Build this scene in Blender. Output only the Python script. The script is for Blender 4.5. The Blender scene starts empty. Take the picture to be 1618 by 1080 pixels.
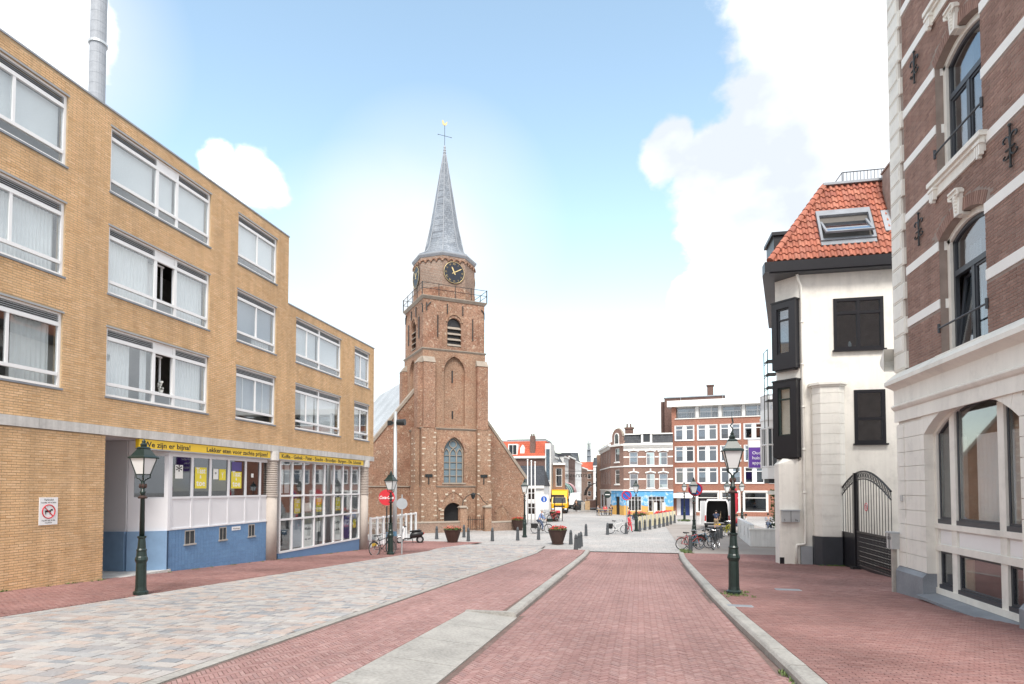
import bpy, bmesh, math, random
from mathutils import Vector, Matrix
random.seed(7)
PI = math.pi
sc = bpy.context.scene
COL = sc.collection
# ------------------------------------------------------------------ camera
FPX, CXP, PITCH, CAMZ = 970.0, 809.0, math.radians(2.0), 3.45
CYP = 770 - FPX * math.tan(PITCH)
YAW = math.atan(201 * math.cos(PITCH) / FPX)
SY, CYW = math.sin(YAW), math.cos(YAW)
cam = bpy.data.cameras.new('camera'); cam_o = bpy.data.objects.new('camera', cam); COL.objects.link(cam_o)
cam.sensor_width = 36; cam.lens = FPX / 1618 * 36; cam.shift_y = (CYP - 540) / 1618
cam.clip_start = .1; cam.clip_end = 3000
cam_o.location = (0, 0, CAMZ); cam_o.rotation_euler = (PI / 2 + PITCH, 0, YAW)
sc.camera = cam_o
# ------------------------------------------------------------------ sky, sun, exposure
SUN_EL, SUN_AZ = math.radians(52), math.radians(167)      # azimuth clockwise from +Y: behind the camera
w = bpy.data.worlds.new('World'); sc.world = w; w.use_nodes = True
nt = w.node_tree; N = nt.nodes; LK = nt.links; N.clear()
def wn(t, **k):
    n = N.new(t)
    for a, b in k.items(): setattr(n, a, b)
    return n
sky = wn('ShaderNodeTexSky', sky_type='NISHITA', sun_disc=False)
sky.sun_elevation = SUN_EL; sky.sun_rotation = SUN_AZ; sky.air_density = 1.0; sky.dust_density = .6; sky.ozone_density = 1.5
tc = wn('ShaderNodeTexCoord')
def wmath(op, a, b=None, clamp=False):
    n = wn('ShaderNodeMath', operation=op, use_clamp=clamp)
    for i, v in enumerate((a, b)):
        if v is None: continue
        if isinstance(v, (int, float)): n.inputs[i].default_value = v
        else: LK.new(v, n.inputs[i])
    return n.outputs[0]
mp = wn('ShaderNodeMapping'); mp.inputs['Scale'].default_value = (1, 1, 1.5); LK.new(tc.outputs['Generated'], mp.inputs[0])
n1 = wn('ShaderNodeTexNoise'); n1.inputs['Scale'].default_value = 4.5; n1.inputs['Detail'].default_value = 9; n1.inputs['Roughness'].default_value = .56
LK.new(mp.outputs[0], n1.inputs['Vector'])
def pix_dir(px, py):
    a = (px - CXP) / FPX; b = (CYP - py) / FPX
    f = math.cos(PITCH) - b * math.sin(PITCH); u = math.sin(PITCH) + b * math.cos(PITCH)
    return Vector((a * CYW - f * SY, a * SY + f * CYW, u))
def blob(px, py, r0, r1):      # a soft patch round one direction: cloud banks and the painted halo
    d = pix_dir(px, py).normalized()
    vm = wn('ShaderNodeVectorMath', operation='DISTANCE'); vm.inputs[1].default_value = d
    nz = wn('ShaderNodeVectorMath', operation='NORMALIZE'); LK.new(tc.outputs['Generated'], nz.inputs[0]); LK.new(nz.outputs[0], vm.inputs[0])
    mr = wn('ShaderNodeMapRange', clamp=True); LK.new(vm.outputs['Value'], mr.inputs[0])
    mr.inputs[1].default_value = r0; mr.inputs[2].default_value = r1; mr.inputs[3].default_value = 1; mr.inputs[4].default_value = 0
    return mr.outputs[0]
cov = None
for a in [(1400, 60, .10, .27), (1260, 240, .07, .22), (1150, 250, .02, .12), (1060, 225, .0, .085), (1230, 345, .04, .13), (10, 20, .05, .15), (345, 265, .0, .06), (400, 285, .0, .075), (1140, 500, .0, .10), (1850, 150, .25, .55)]:  # last bank, right of the frame, is added to whiten window reflections
    b = blob(*a); cov = b if cov is None else wmath('MAXIMUM', cov, b)
sx = wn('ShaderNodeSeparateXYZ'); nzz = wn('ShaderNodeVectorMath', operation='NORMALIZE'); LK.new(tc.outputs['Generated'], nzz.inputs[0]); LK.new(nzz.outputs[0], sx.inputs[0])
back = wn('ShaderNodeMapRange', clamp=True); LK.new(sx.outputs['Y'], back.inputs[0])     # the sky goes on cloudy behind the camera and to the sides
back.inputs[1].default_value = .55; back.inputs[2].default_value = .1; back.inputs[3].default_value = 0; back.inputs[4].default_value = .62
cov = wmath('MAXIMUM', cov, back.outputs[0])
s = wmath('ADD', cov, wmath('MULTIPLY', wmath('SUBTRACT', n1.outputs[0], .5), 1.5))
cl = wn('ShaderNodeMapRange', clamp=True, interpolation_type='SMOOTHSTEP'); LK.new(s, cl.inputs[0])
cl.inputs[1].default_value = .34; cl.inputs[2].default_value = .50
# thin bright haze: towards the horizon and in the veil painted as a bright halo round the tower
low = wn('ShaderNodeMapRange', clamp=True, interpolation_type='SMOOTHSTEP'); LK.new(sx.outputs['Z'], low.inputs[0])
low.inputs[1].default_value = .0; low.inputs[2].default_value = .33; low.inputs[3].default_value = .78; low.inputs[4].default_value = .0
halo_haze = None
for a in [(690, 370, .0, .20), (590, 470, .02, .22), (60, 40, .0, .16)]:  # two patches of painted tower halo, then the corner cloud's haze
    b = blob(*a); halo_haze = b if halo_haze is None else wmath('ADD', halo_haze, b)
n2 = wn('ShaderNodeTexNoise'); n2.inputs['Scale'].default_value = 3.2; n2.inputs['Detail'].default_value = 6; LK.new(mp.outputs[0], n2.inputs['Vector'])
halo_haze = wmath('ADD', halo_haze, wmath('MULTIPLY', wmath('MULTIPLY', wmath('SUBTRACT', n2.outputs[0], .5), 1.6), wmath('MINIMUM', halo_haze, 1.0)))
hz = wmath('ADD', wmath('MULTIPLY', low.outputs[0], .95), wmath('MULTIPLY', halo_haze, .8), True)
skyg = wn('ShaderNodeMixRGB', blend_type='MULTIPLY'); skyg.inputs[0].default_value = 1; LK.new(sky.outputs[0], skyg.inputs[1]); skyg.inputs[2].default_value = (3.0, 2.75, 2.15, 1)
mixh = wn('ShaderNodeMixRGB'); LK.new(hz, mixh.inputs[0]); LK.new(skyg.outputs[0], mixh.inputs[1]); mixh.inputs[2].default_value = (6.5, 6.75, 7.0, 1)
mixc = wn('ShaderNodeMixRGB'); LK.new(cl.outputs[0], mixc.inputs[0]); LK.new(mixh.outputs[0], mixc.inputs[1])
cr = wn('ShaderNodeValToRGB'); LK.new(n2.outputs[0], cr.inputs[0]); cr.color_ramp.elements[0].position = .36; cr.color_ramp.elements[0].color = (.50,.53,.57,1); cr.color_ramp.elements[1].position = .60; cr.color_ramp.elements[1].color = (1,1,1,1)
cm = wn('ShaderNodeMixRGB', blend_type='MULTIPLY'); cm.inputs[0].default_value = 1; LK.new(cr.outputs[0], cm.inputs[1]); cm.inputs[2].default_value = (10.6, 10.75, 10.9, 1); LK.new(cm.outputs[0], mixc.inputs[2])
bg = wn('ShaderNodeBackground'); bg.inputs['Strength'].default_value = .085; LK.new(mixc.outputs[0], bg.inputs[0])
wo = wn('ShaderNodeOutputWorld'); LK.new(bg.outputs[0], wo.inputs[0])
sl = bpy.data.lights.new('sun', 'SUN'); sl.energy = 2.2; sl.angle = math.radians(18); sl.color = (1, .95, .88)
so = bpy.data.objects.new('sun', sl); COL.objects.link(so)
sd = Vector((math.sin(SUN_AZ) * math.cos(SUN_EL), math.cos(SUN_AZ) * math.cos(SUN_EL), math.sin(SUN_EL)))
so.rotation_euler = sd.to_track_quat('Z', 'Y').to_euler(); so.location = (0, -20, 40)
vs = sc.view_settings; vs.view_transform = 'Standard'; vs.look = 'None'; vs.exposure = .95; vs.gamma = 1; vs.use_curve_mapping = False
# ------------------------------------------------------------------ helpers
def ray(px, py):
    d = pix_dir(px, py); return d
def gz(y): return max(0.0, 1.52 - .048 * y)
def ground(px, py, off=0):
    r = ray(px, py); d = 20.
    for i in range(120):
        d = .6 * d + .4 * ((gz(d * r.y) + off - CAMZ) / r.z)
    return Vector((d * r.x, d * r.y, gz(d * r.y) + off))
class MB:
    def __init__(s): s.v = []; s.f = []; s.M = None
    def add(s, vs, fs):
        b = len(s.v)
        if s.M is not None: vs = [tuple(s.M @ Vector(p)) for p in vs]
        s.v += vs; s.f += [tuple(b + i for i in f) for f in fs]; return s
    def box(s, x0, x1, y0, y1, z0, z1):
        return s.add([(x0,y0,z0),(x1,y0,z0),(x1,y1,z0),(x0,y1,z0),(x0,y0,z1),(x1,y0,z1),(x1,y1,z1),(x0,y1,z1)],
                     [(0,3,2,1),(4,5,6,7),(0,1,5,4),(1,2,6,5),(2,3,7,6),(3,0,4,7)])
    def hexa(s, b, t):      # bottom quad, top quad (ccw from above)
        return s.add(list(b) + list(t), [(3,2,1,0),(4,5,6,7),(0,1,5,4),(1,2,6,5),(2,3,7,6),(3,0,4,7)])
    def quad(s, *p): return s.add(list(p), [tuple(range(len(p)))])
    def lathe(s, prof, n=12, c=(0,0,0), sx=1, sy=1, rot=0, caps=True):
        vs = []; fs = []
        for r, z in prof:
            for k in range(n):
                a = rot + 2*PI*k/n; vs.append((c[0]+r*sx*math.cos(a), c[1]+r*sy*math.sin(a), c[2]+z))
        for i in range(len(prof)-1):
            for k in range(n):
                fs.append((i*n+k, i*n+(k+1)%n, (i+1)*n+(k+1)%n, (i+1)*n+k))
        if caps: fs.append(tuple(reversed(range(n)))); fs.append(tuple((len(prof)-1)*n+k for k in range(n)))
        return s.add(vs, fs)
    def tube(s, pts, r, n=6, closed=False):
        pts = [Vector(p) for p in pts]; m = len(pts); vs = []; fs = []
        rs = r if isinstance(r, (list, tuple)) else [r]*m
        up = None
        for i, p in enumerate(pts):
            a = pts[i-1] if (i > 0 or closed) else p; b = pts[(i+1) % m] if (i < m-1 or closed) else p
            t = (b - a); t = t.normalized() if t.length > 1e-9 else Vector((0,0,1))
            if up is None: up = Vector((0,0,1)) if abs(t.z) < .9 else Vector((1,0,0))
            x = t.cross(up)
            if x.length < 1e-6: x = t.cross(Vector((0,1,0)))
            x.normalize(); y = x.cross(t).normalized(); up = y
            for k in range(n):
                q = p + (x*math.cos(2*PI*k/n) + y*math.sin(2*PI*k/n))*rs[i]; vs.append(tuple(q))
        for i in range(m if closed else m-1):
            j = (i+1) % m
            for k in range(n): fs.append((i*n+k, i*n+(k+1)%n, j*n+(k+1)%n, j*n+k))
        if not closed: fs.append(tuple(reversed(range(n)))); fs.append(tuple((m-1)*n+k for k in range(n)))
        return s.add(vs, fs)
    def prism(s, poly, y0, y1):     # polygon in xz extruded along y
        n = len(poly)
        return s.add([(x,y0,z) for x,z in poly]+[(x,y1,z) for x,z in poly],
            [tuple(range(n)), tuple(reversed(range(n,2*n)))]+[((i+1)%n, i, n+i, n+(i+1)%n) for i in range(n)])
    def prismz(s, poly, z0, z1):    # polygon in xy extruded along z
        n = len(poly)
        return s.add([(x,y,z0) for x,y in poly]+[(x,y,z1) for x,y in poly],
            [tuple(reversed(range(n))), tuple(range(n,2*n))]+[(i,(i+1)%n, n+(i+1)%n, n+i) for i in range(n)])
    def ball(s, c, r, n=8, sx=1, sy=1, sz=1):
        m = max(4, n//2+1)
        return s.lathe([(max(1e-4, r*math.sin(PI*i/m)), -sz*r*math.cos(PI*i/m)) for i in range(m+1)], n, c, sx, sy)
def mesh(name, mb, mat):
    me = bpy.data.meshes.new(name); me.from_pydata(mb.v, [], mb.f)
    if mat: me.materials.append(M[mat])
    return me
def obj(name, mb, mat, parent=None, smooth=False, fix=True):
    me = mesh(name, mb, mat)
    if fix and len(me.polygons) < 60000:
        bm = bmesh.new(); bm.from_mesh(me); bmesh.ops.recalc_face_normals(bm, faces=bm.faces); bm.to_mesh(me); bm.free()
    if smooth:
        for p in me.polygons: p.use_smooth = True
    o = bpy.data.objects.new(name, me); COL.objects.link(o); o.parent = parent
    return o
def inst(name, me, parent, loc, rz=0, scale=None):
    o = bpy.data.objects.new(name, me); COL.objects.link(o); o.parent = parent; o.location = loc; o.rotation_euler = (0, 0, rz)
    if scale: o.scale = scale
    return o
def tag(o, label=None, cat=None, group=None, kind=None):
    for k, v in (('label', label), ('category', cat), ('group', group), ('kind', kind)):
        if v: o[k] = v
    return o
def thing(name, label, cat, loc=(0,0,0), rz=0, group=None):
    o = bpy.data.objects.new(name, None); COL.objects.link(o); o.empty_display_size = .2
    o.location = loc; o.rotation_euler = (0, 0, rz); return tag(o, label, cat, group)
def copy_thing(root, loc, rz=0, label=None, scale=None):
    def rec(o, par):
        c = o.copy(); COL.objects.link(c); c.parent = par
        for ch in o.children: rec(ch, c)
        return c
    r = rec(root, None); r.location = loc; r.rotation_euler = (0, 0, rz)
    if label: r['label'] = label
    if scale: r.scale = (scale,)*3
    return r
class Frame:       # turns photo pixels into a facade's own x, z
    def __init__(s, ox, oy, rz): s.o = (ox, oy); s.c = math.cos(rz); s.s = math.sin(rz); s.rz = rz
    def px(s, px, py, y=0):
        r = ray(px, py); nx, ny = -s.s, s.c
        px0, py0 = s.o[0] + nx*y, s.o[1] + ny*y
        d = (nx*px0 + ny*py0) / (nx*r.x + ny*r.y)
        X, Y = d*r.x - s.o[0], d*r.y - s.o[1]
        return X*s.c + Y*s.s, CAMZ + d*r.z
def text_mb(txt, size, shear=0, bold=0, depth=.004, align='LEFT', width=None):
    cu = bpy.data.curves.new('t', 'FONT'); cu.body = txt; cu.size = size; cu.shear = shear; cu.extrude = depth; cu.offset = bold; cu.resolution_u = 2
    cu.align_x = align
    o = bpy.data.objects.new('t', cu); COL.objects.link(o)
    dg = bpy.context.evaluated_depsgraph_get(); dg.update(); me = bpy.data.meshes.new_from_object(o.evaluated_get(dg))
    vs = [tuple(v.co) for v in me.vertices]; fs = [tuple(p.vertices) for p in me.polygons]
    bpy.data.objects.remove(o); bpy.data.curves.remove(cu); bpy.data.meshes.remove(me)
    if width and vs:
        x0 = min(v[0] for v in vs); x1 = max(v[0] for v in vs); k = width/max(1e-6, x1-x0); vs = [((v[0]-x0)*k, v[1], v[2]) for v in vs]
    return vs, fs
def put_text(mb, txt, x, y, z, size, **k):   # lettering on a wall whose outward side is -y
    vs, fs = text_mb(txt, size, **k); mb.add([(x+a, y-c, z+b) for a, b, c in vs], fs); return mb
# ------------------------------------------------------------------ materials
M = {}
def nodes(name):
    m = bpy.data.materials.new(name); m.use_nodes = True; t = m.node_tree; t.nodes.clear(); M[name] = m
    o = t.nodes.new('ShaderNodeOutputMaterial'); b = t.nodes.new('ShaderNodeBsdfPrincipled'); t.links.new(b.outputs[0], o.inputs[0])
    return m, t, b, o
def nn(t, ty, **k):
    n = t.nodes.new(ty)
    for a, b in k.items(): setattr(n, a, b)
    return n
def mixcol(t, fac, a, b, mode='MIX'):
    n = nn(t, 'ShaderNodeMixRGB', blend_type=mode)
    for i, v in enumerate((fac, a, b)):
        if isinstance(v, (int, float)): n.inputs[i].default_value = v
        elif isinstance(v, tuple): n.inputs[i].default_value = (*v, 1) if len(v) == 3 else v
        else: t.links.new(v, n.inputs[i])
    return n.outputs[0]
def noise(t, scale, detail=4, rough=.55, vec=None):
    n = nn(t, 'ShaderNodeTexNoise'); n.inputs['Scale'].default_value = scale; n.inputs['Detail'].default_value = detail; n.inputs['Roughness'].default_value = rough
    if vec is None:
        c = nn(t, 'ShaderNodeTexCoord'); vec = c.outputs['Object']
    t.links.new(vec, n.inputs['Vector']); return n.outputs[0]
def ramp(t, fac, stops):
    r = nn(t, 'ShaderNodeValToRGB'); e = r.color_ramp.elements
    while len(e) < len(stops): e.new(.5)
    for i, (p, c) in enumerate(stops): e[i].position = p; e[i].color = (*c, 1)
    t.links.new(fac, r.inputs[0]); return r.outputs[0]
def bump(t, b, h, strength, dist=.01):
    n = nn(t, 'ShaderNodeBump'); n.inputs['Strength'].default_value = strength; n.inputs['Distance'].default_value = dist
    t.links.new(h, n.inputs['Height']); t.links.new(n.outputs[0], b.inputs['Normal'])
def P(name, col, rough=.6, metal=0, var=.12, scale=3, bmp=0, spec=.5, fine=0, grime=None):
    m, t, b, o = nodes(name)
    dark = tuple(c*(1-var) for c in col); lite = tuple(min(1, c*(1+var*.6)) for c in col)
    n = noise(t, scale, 5)
    c = ramp(t, n, [(.3, dark), (.7, lite)])
    if fine:
        c = mixcol(t, fine, c, ramp(t, noise(t, scale*14, 3), [(.35, tuple(x*.6 for x in col)), (.65, lite)]))
    if grime:
        gm = nn(t, 'ShaderNodeNewGeometry'); c = streaks((4,4,.3), grime, 1.02)(t, c, gm.outputs['Position'])
    t.links.new(c, b.inputs['Base Color'])
    b.inputs['Roughness'].default_value = rough; b.inputs['Metallic'].default_value = metal; b.inputs['Specular IOR Level'].default_value = spec
    if bmp: bump(t, b, noise(t, scale*10, 4), bmp)
    return m
def island(name, cols, rough=.8, stain=.25, sscale=.35, bmp=.3, extra=None):
    # pieces told apart: one colour per piece, worn by slow stains that have shapes of their own
    m, t, b, o = nodes(name)
    g = nn(t, 'ShaderNodeNewGeometry'); oi = nn(t, 'ShaderNodeObjectInfo')
    ad = nn(t, 'ShaderNodeMath', operation='ADD'); t.links.new(g.outputs['Random Per Island'], ad.inputs[0]); t.links.new(oi.outputs['Random'], ad.inputs[1])
    fr = nn(t, 'ShaderNodeMath', operation='FRACT'); t.links.new(ad.outputs[0], fr.inputs[0])
    k = len(cols); c = ramp(t, fr.outputs[0], [((i+.5)/k, cc) for i, cc in enumerate(cols)])
    pos = g.outputs['Position']
    st = ramp(t, noise(t, sscale, 5, .6, pos), [(.35, (1-stain,)*3), (.62, (1.0,)*3)])
    c = mixcol(t, 1, c, st, 'MULTIPLY')
    fg = ramp(t, noise(t, 28, 3, .6, pos), [(.3, (.86,)*3), (.7, (1.06,)*3)])
    c = mixcol(t, 1, c, fg, 'MULTIPLY')
    if extra: c = extra(t, c, pos)
    t.links.new(c, b.inputs['Base Color']); b.inputs['Roughness'].default_value = rough; b.inputs['Specular IOR Level'].default_value = .3
    if bmp: bump(t, b, noise(t, 70, 3, .6, pos), bmp, .004)
    return m
def streaks(scale, lo, hi):
    # long runs of dirt: rain on walls, wheels on the road
    def f(t, c, pos):
        mp_ = nn(t, 'ShaderNodeMapping'); mp_.inputs['Scale'].default_value = scale; t.links.new(pos, mp_.inputs[0])
        c = mixcol(t, 1, c, ramp(t, noise(t, 1.0, 5, .6, mp_.outputs[0]), [(.36, (lo,)*3), (.60, (hi,)*3)]), 'MULTIPLY')
        return mixcol(t, 1, c, ramp(t, noise(t, 1.7, 6, .7, pos), [(.30, (.86,)*3), (.5, (1.0,)*3)]), 'MULTIPLY')
    return f
def brickmat(name, c1, c2, mortar, bw=.22, bh=.063, ms=.011, rough=.85, stain=.3, sscale=.3, flat=False, pale=None, off=.5, blotch=None):
    m, t, b, o = nodes(name)
    c = nn(t, 'ShaderNodeTexCoord'); s = nn(t, 'ShaderNodeSeparateXYZ'); t.links.new(c.outputs['Object'], s.inputs[0])
    cb = nn(t, 'ShaderNodeCombineXYZ')
    if flat: t.links.new(s.outputs['X'], cb.inputs[0]); t.links.new(s.outputs['Y'], cb.inputs[1])
    else:
        a = nn(t, 'ShaderNodeMath', operation='ADD'); t.links.new(s.outputs['X'], a.inputs[0]); t.links.new(s.outputs['Y'], a.inputs[1])
        t.links.new(a.outputs[0], cb.inputs[0]); t.links.new(s.outputs['Z'], cb.inputs[1])
    br = nn(t, 'ShaderNodeTexBrick'); br.offset = off; t.links.new(cb.outputs[0], br.inputs['Vector'])
    br.inputs['Scale'].default_value = 1; br.inputs['Brick Width'].default_value = bw; br.inputs['Row Height'].default_value = bh; br.inputs['Mortar Size'].default_value = ms
    br.inputs['Color1'].default_value = (*c1, 1); br.inputs['Color2'].default_value = (*c2, 1); br.inputs['Mortar'].default_value = (*mortar, 1); br.inputs['Bias'].default_value = 0
    col = br.outputs['Color']
    if blotch:
        for (sc_, lo, hi, bc, amt) in blotch:
            f = ramp(t, noise(t, sc_, 6, .65), [(lo, (0,0,0)), (hi, (amt,)*3)]); col = mixcol(t, f, col, bc)
    st = ramp(t, noise(t, sscale, 5, .6), [(.35, (1-stain,)*3), (.65, (1.05,)*3)]); col = mixcol(t, 1, col, st, 'MULTIPLY')
    f2 = ramp(t, noise(t, 9, 4, .7), [(.3, (.62,)*3), (.7, (1.22,)*3)]); col = mixcol(t, 1, col, f2, 'MULTIPLY')
    t.links.new(col, b.inputs['Base Color']); b.inputs['Roughness'].default_value = rough; b.inputs['Specular IOR Level'].default_value = .25
    iv = nn(t, 'ShaderNodeMath', operation='SUBTRACT'); iv.inputs[0].default_value = 1; t.links.new(br.outputs['Fac'], iv.inputs[1])
    bump(t, b, iv.outputs[0], .5, .01)
    return m
def glassmat(name, tint, refl=.10, rough=.02):
    m, t, b, o = nodes(name); t.nodes.remove(b)
    tr = nn(t, 'ShaderNodeBsdfTransparent'); tr.inputs[0].default_value = (*tint, 1)
    gl = nn(t, 'ShaderNodeBsdfGlossy'); gl.inputs['Roughness'].default_value = rough; gl.inputs[0].default_value = (.95, .97, 1, 1)
    lw = nn(t, 'ShaderNodeLayerWeight'); lw.inputs[0].default_value = .5
    pw = nn(t, 'ShaderNodeMath', operation='POWER'); t.links.new(lw.outputs['Facing'], pw.inputs[0]); pw.inputs[1].default_value = 4
    ml = nn(t, 'ShaderNodeMath', operation='MULTIPLY'); t.links.new(pw.outputs[0], ml.inputs[0]); ml.inputs[1].default_value = .8
    ad = nn(t, 'ShaderNodeMath', operation='ADD', use_clamp=True); t.links.new(ml.outputs[0], ad.inputs[0]); ad.inputs[1].default_value = .05+refl
    mx = nn(t, 'ShaderNodeMixShader'); t.links.new(ad.outputs[0], mx.inputs[0]); t.links.new(tr.outputs[0], mx.inputs[1]); t.links.new(gl.outputs[0], mx.inputs[2])
    t.links.new(mx.outputs[0], o.inputs[0])
    return m
YB = [(min(1,c[0]*1.07), c[1]*1.03, c[2]*1.08) for c in [(.70,.475,.25), (.76,.525,.29), (.67,.445,.225), (.78,.555,.315), (.64,.415,.205), (.74,.51,.275), (.72,.485,.25)]]
island('yellow_brick', YB, .85, .16, .3, .25, streaks((3,3,.22), .88, 1.04))
P('yellow_mortar', (.46,.335,.205), .95, var=.2, scale=2)
BB = [(c[0]*1.0, c[1]*.95, c[2]*.9) for c in [(.34,.22,.19), (.39,.255,.22), (.30,.195,.17), (.375,.24,.205), (.43,.29,.25), (.35,.235,.205)]]
island('brown_brick', BB, .9, .18, .4, .25, streaks((3,3,.25), .84, 1.04))
P('brown_mortar', (.31,.25,.22), .95, var=.2, scale=3)
RB = [(c[0]*1.0, c[1]*1.07, c[2]*1.1) for c in [(.365,.20,.18), (.41,.235,.21), (.335,.18,.165), (.39,.215,.195), (.44,.265,.24), (.35,.205,.19)]]
island('red_paving', RB, .8, .2, .22, .3, streaks((1.1,.07,1), .90, 1.06))
island('red_paving_walk', [(c[0]*.86, c[1]*.78, c[2]*.76) for c in RB], .82, .38, .3, .3)
P('paving_joint', (.17,.115,.10), .95, var=.3, scale=5)
island('grey_paving', [(.34,.31,.29), (.40,.36,.34), (.30,.27,.26), (.37,.33,.30)], .85, .2, .3, .3)
PV = [tuple(v*.78 for v in c) for c in [(.58,.55,.52), (.52,.50,.49), (.60,.49,.43), (.40,.41,.43), (.62,.59,.56), (.57,.44,.38), (.47,.47,.48), (.60,.56,.53), (.50,.44,.41), (.36,.37,.39)]]
island('mixed_paver', PV, .8, .16, .25, .3)
P('paver_joint', (.24,.23,.22), .95, var=.25, scale=4)
brickmat('square_paving', (.48,.465,.45), (.41,.395,.385), (.34,.33,.32), .3, .2, .012, .8, .18, .09, flat=True, blotch=[(.5, .5, .7, (.58,.50,.46), .5)])
brickmat('red_paving_far', (.375,.20,.18), (.335,.175,.16), (.26,.155,.14), .2, .067, .008, .8, .2, .2, flat=True)
P('concrete_kerb', (.36,.345,.32), .85, var=.3, scale=1.6, bmp=.25, fine=.4)
P('concrete_beam', (.62,.60,.57), .85, var=.15, scale=1.1, bmp=.1, fine=.15, grime=.8)
P('concrete_column', (.50,.44,.39), .85, var=.12, scale=1.5, fine=.15)
P('white_paint', (.82,.82,.82), .4, var=.04, scale=1)
P('shop_white', (.74,.74,.76), .45, var=.05, scale=1)
P('cream_stucco', (.82,.79,.73), .8, var=.07, scale=.6, bmp=.15, grime=.94)
P('cream_paint', (.82,.80,.74), .6, var=.05, scale=.7, bmp=.08, grime=.96)
P('white_stone', (.84,.83,.80), .6, var=.05, scale=.8)
P('bluestone', (.24,.26,.29), .6, var=.25, scale=2, fine=.2)
P('black_paint', (.012,.012,.016), .35, var=.1)
P('grey_frame', (.045,.05,.06), .4, var=.1)
P('dark_green', (.012,.026,.022), .35, var=.25, scale=6)
P('dark_iron', (.02,.024,.026), .45, var=.2, scale=5)
P('steel_grey', (.42,.45,.48), .4, .3, var=.08)
P('galvanised', (.55,.57,.58), .4, .6, var=.1)
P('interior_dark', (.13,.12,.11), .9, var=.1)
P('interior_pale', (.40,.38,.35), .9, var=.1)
P('curtain_white', (.84,.85,.86), .9, var=.06, scale=2)
P('blind_grey', (.78,.80,.82), .8, var=.03, scale=1)
P('blind_blue', (.36,.40,.46), .7, var=.05, scale=1)
P('louvre', (.36,.37,.38), .5, var=.08)
glassmat('glass', (.93,.95,.95), .05)
glassmat('glass_bright', (.6,.66,.7), .5)
glassmat('glass_dark', (.45,.48,.5), .06)
glassmat('glass_sky', (.6,.66,.7), .12)
m, t, b, o = nodes('lamp_glass'); b.inputs['Base Color'].default_value = (.80,.82,.82,1); b.inputs['Roughness'].default_value = .25; b.inputs['Transmission Weight'].default_value = .15
island('blue_tile', [(.15,.285,.49), (.16,.30,.51), (.145,.27,.465), (.165,.31,.52)], .28, .1, .5, 0)
P('tile_grout', (.20,.32,.48), .8, var=.1)
P('sign_yellow', (.80,.53,.03), .45, var=.04)
P('poster_yellow', (.76,.64,.05), .6, var=.05)
P('poster_white', (.78,.78,.74), .6, var=.05)
P('poster_purple', (.09,.07,.25), .6, var=.1)
P('ink', (.02,.02,.02), .6, var=.05)
P('sign_red', (.60,.03,.045), .4, var=.05)
P('sign_blue', (.03,.13,.52), .4, var=.05)
P('sign_white', (.82,.82,.82), .4, var=.02)
P('lead', (.33,.35,.38), .6, var=.15, scale=2, fine=.2)
RT = [(c[0]*1.0, c[1]*.88, c[2]*.9) for c in [(.46,.18,.115), (.50,.21,.135), (.41,.16,.105), (.54,.25,.165), (.44,.20,.14), (.38,.15,.105)]]
island('clay_tile', RT, .7, .3, 1.2, .2)
P('ridge_clay', (.53,.19,.10), .7, var=.2, scale=4)
brickmat('tower_brick', (.41,.19,.115), (.25,.095,.055), (.42,.31,.23), .22, .065, .014, .9, .3, .3,
         blotch=[(.55, .52, .66, (.25,.105,.065), .55), (.8, .56, .70, (.42,.27,.17), .5), (4.5, .56, .66, (.56,.48,.38), .6), (3.0, .58, .70, (.16,.07,.045), .5)])
brickmat('tower_brick_pale', (.44,.235,.145), (.30,.135,.08), (.45,.34,.25), .22, .065, .014, .9, .3, .35,
         blotch=[(.7, .5, .66, (.27,.12,.07), .5), (4.5, .57, .67, (.56,.48,.38), .5), (3.0, .58, .70, (.17,.08,.05), .4)])
brickmat('tower_grey', (.36,.225,.165), (.27,.155,.11), (.36,.29,.24), .22, .065, .014, .9, .25, .25, blotch=[(.9, .55, .7, (.32,.16,.10), .5)])
P('tower_stone', (.34,.29,.24), .9, var=.25, scale=2, fine=.3)
P('tower_stone_white', (.58,.50,.40), .85, var=.15, scale=3)
brickmat('slate', (.30,.33,.37), (.23,.26,.30), (.15,.165,.19), .28, .19, .012, .5, .25, .45, blotch=[(1.1, .5, .68, (.40,.43,.46), .6)])
brickmat('slate_pale', (.50,.52,.54), (.44,.46,.48), (.36,.38,.40), .3, .22, .012, .6, .2, .3)
brickmat('slate_dark', (.085,.09,.10), (.06,.065,.075), (.03,.03,.035), .3, .22, .014, .6, .25, .4)
brickmat('red_brick', (.41,.175,.12), (.36,.145,.10), (.34,.21,.16), .22, .063, .010, .9, .15, .2)
brickmat('corner_brick', (.34,.19,.15), (.27,.145,.115), (.33,.25,.21), .22, .063, .011, .9, .2, .3)
brickmat('far_brick', (.30,.17,.12), (.25,.135,.095), (.28,.22,.18), .22, .065, .011, .9, .2, .3)
brickmat('far_brick_dark', (.20,.11,.09), (.16,.085,.07), (.2,.15,.13), .22, .065, .011, .9, .2, .3)
brickmat('red_roof', (.55,.13,.07), (.49,.11,.06), (.30,.07,.045), .25, .3, .02, .8, .2, .3)
P('white_render', (.78,.78,.77), .75, var=.06, scale=.5, grime=.85)
P('pale_render', (.66,.66,.65), .7, var=.1, scale=.5)
P('gold', (.72,.56,.28), .45, .4, var=.05)
P('clock_face', (.012,.016,.028), .5, var=.1)
P('corten', (.055,.028,.022), .7, var=.25, scale=3, fine=.2)
P('soil', (.05,.035,.025), .95, var=.3)
P('leaf_green', (.09,.16,.035), .6, var=.35, scale=9)
P('grass_green', (.12,.18,.05), .7, var=.35, scale=9)
P('flower_red', (.60,.035,.03), .6, var=.3, scale=8)
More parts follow.
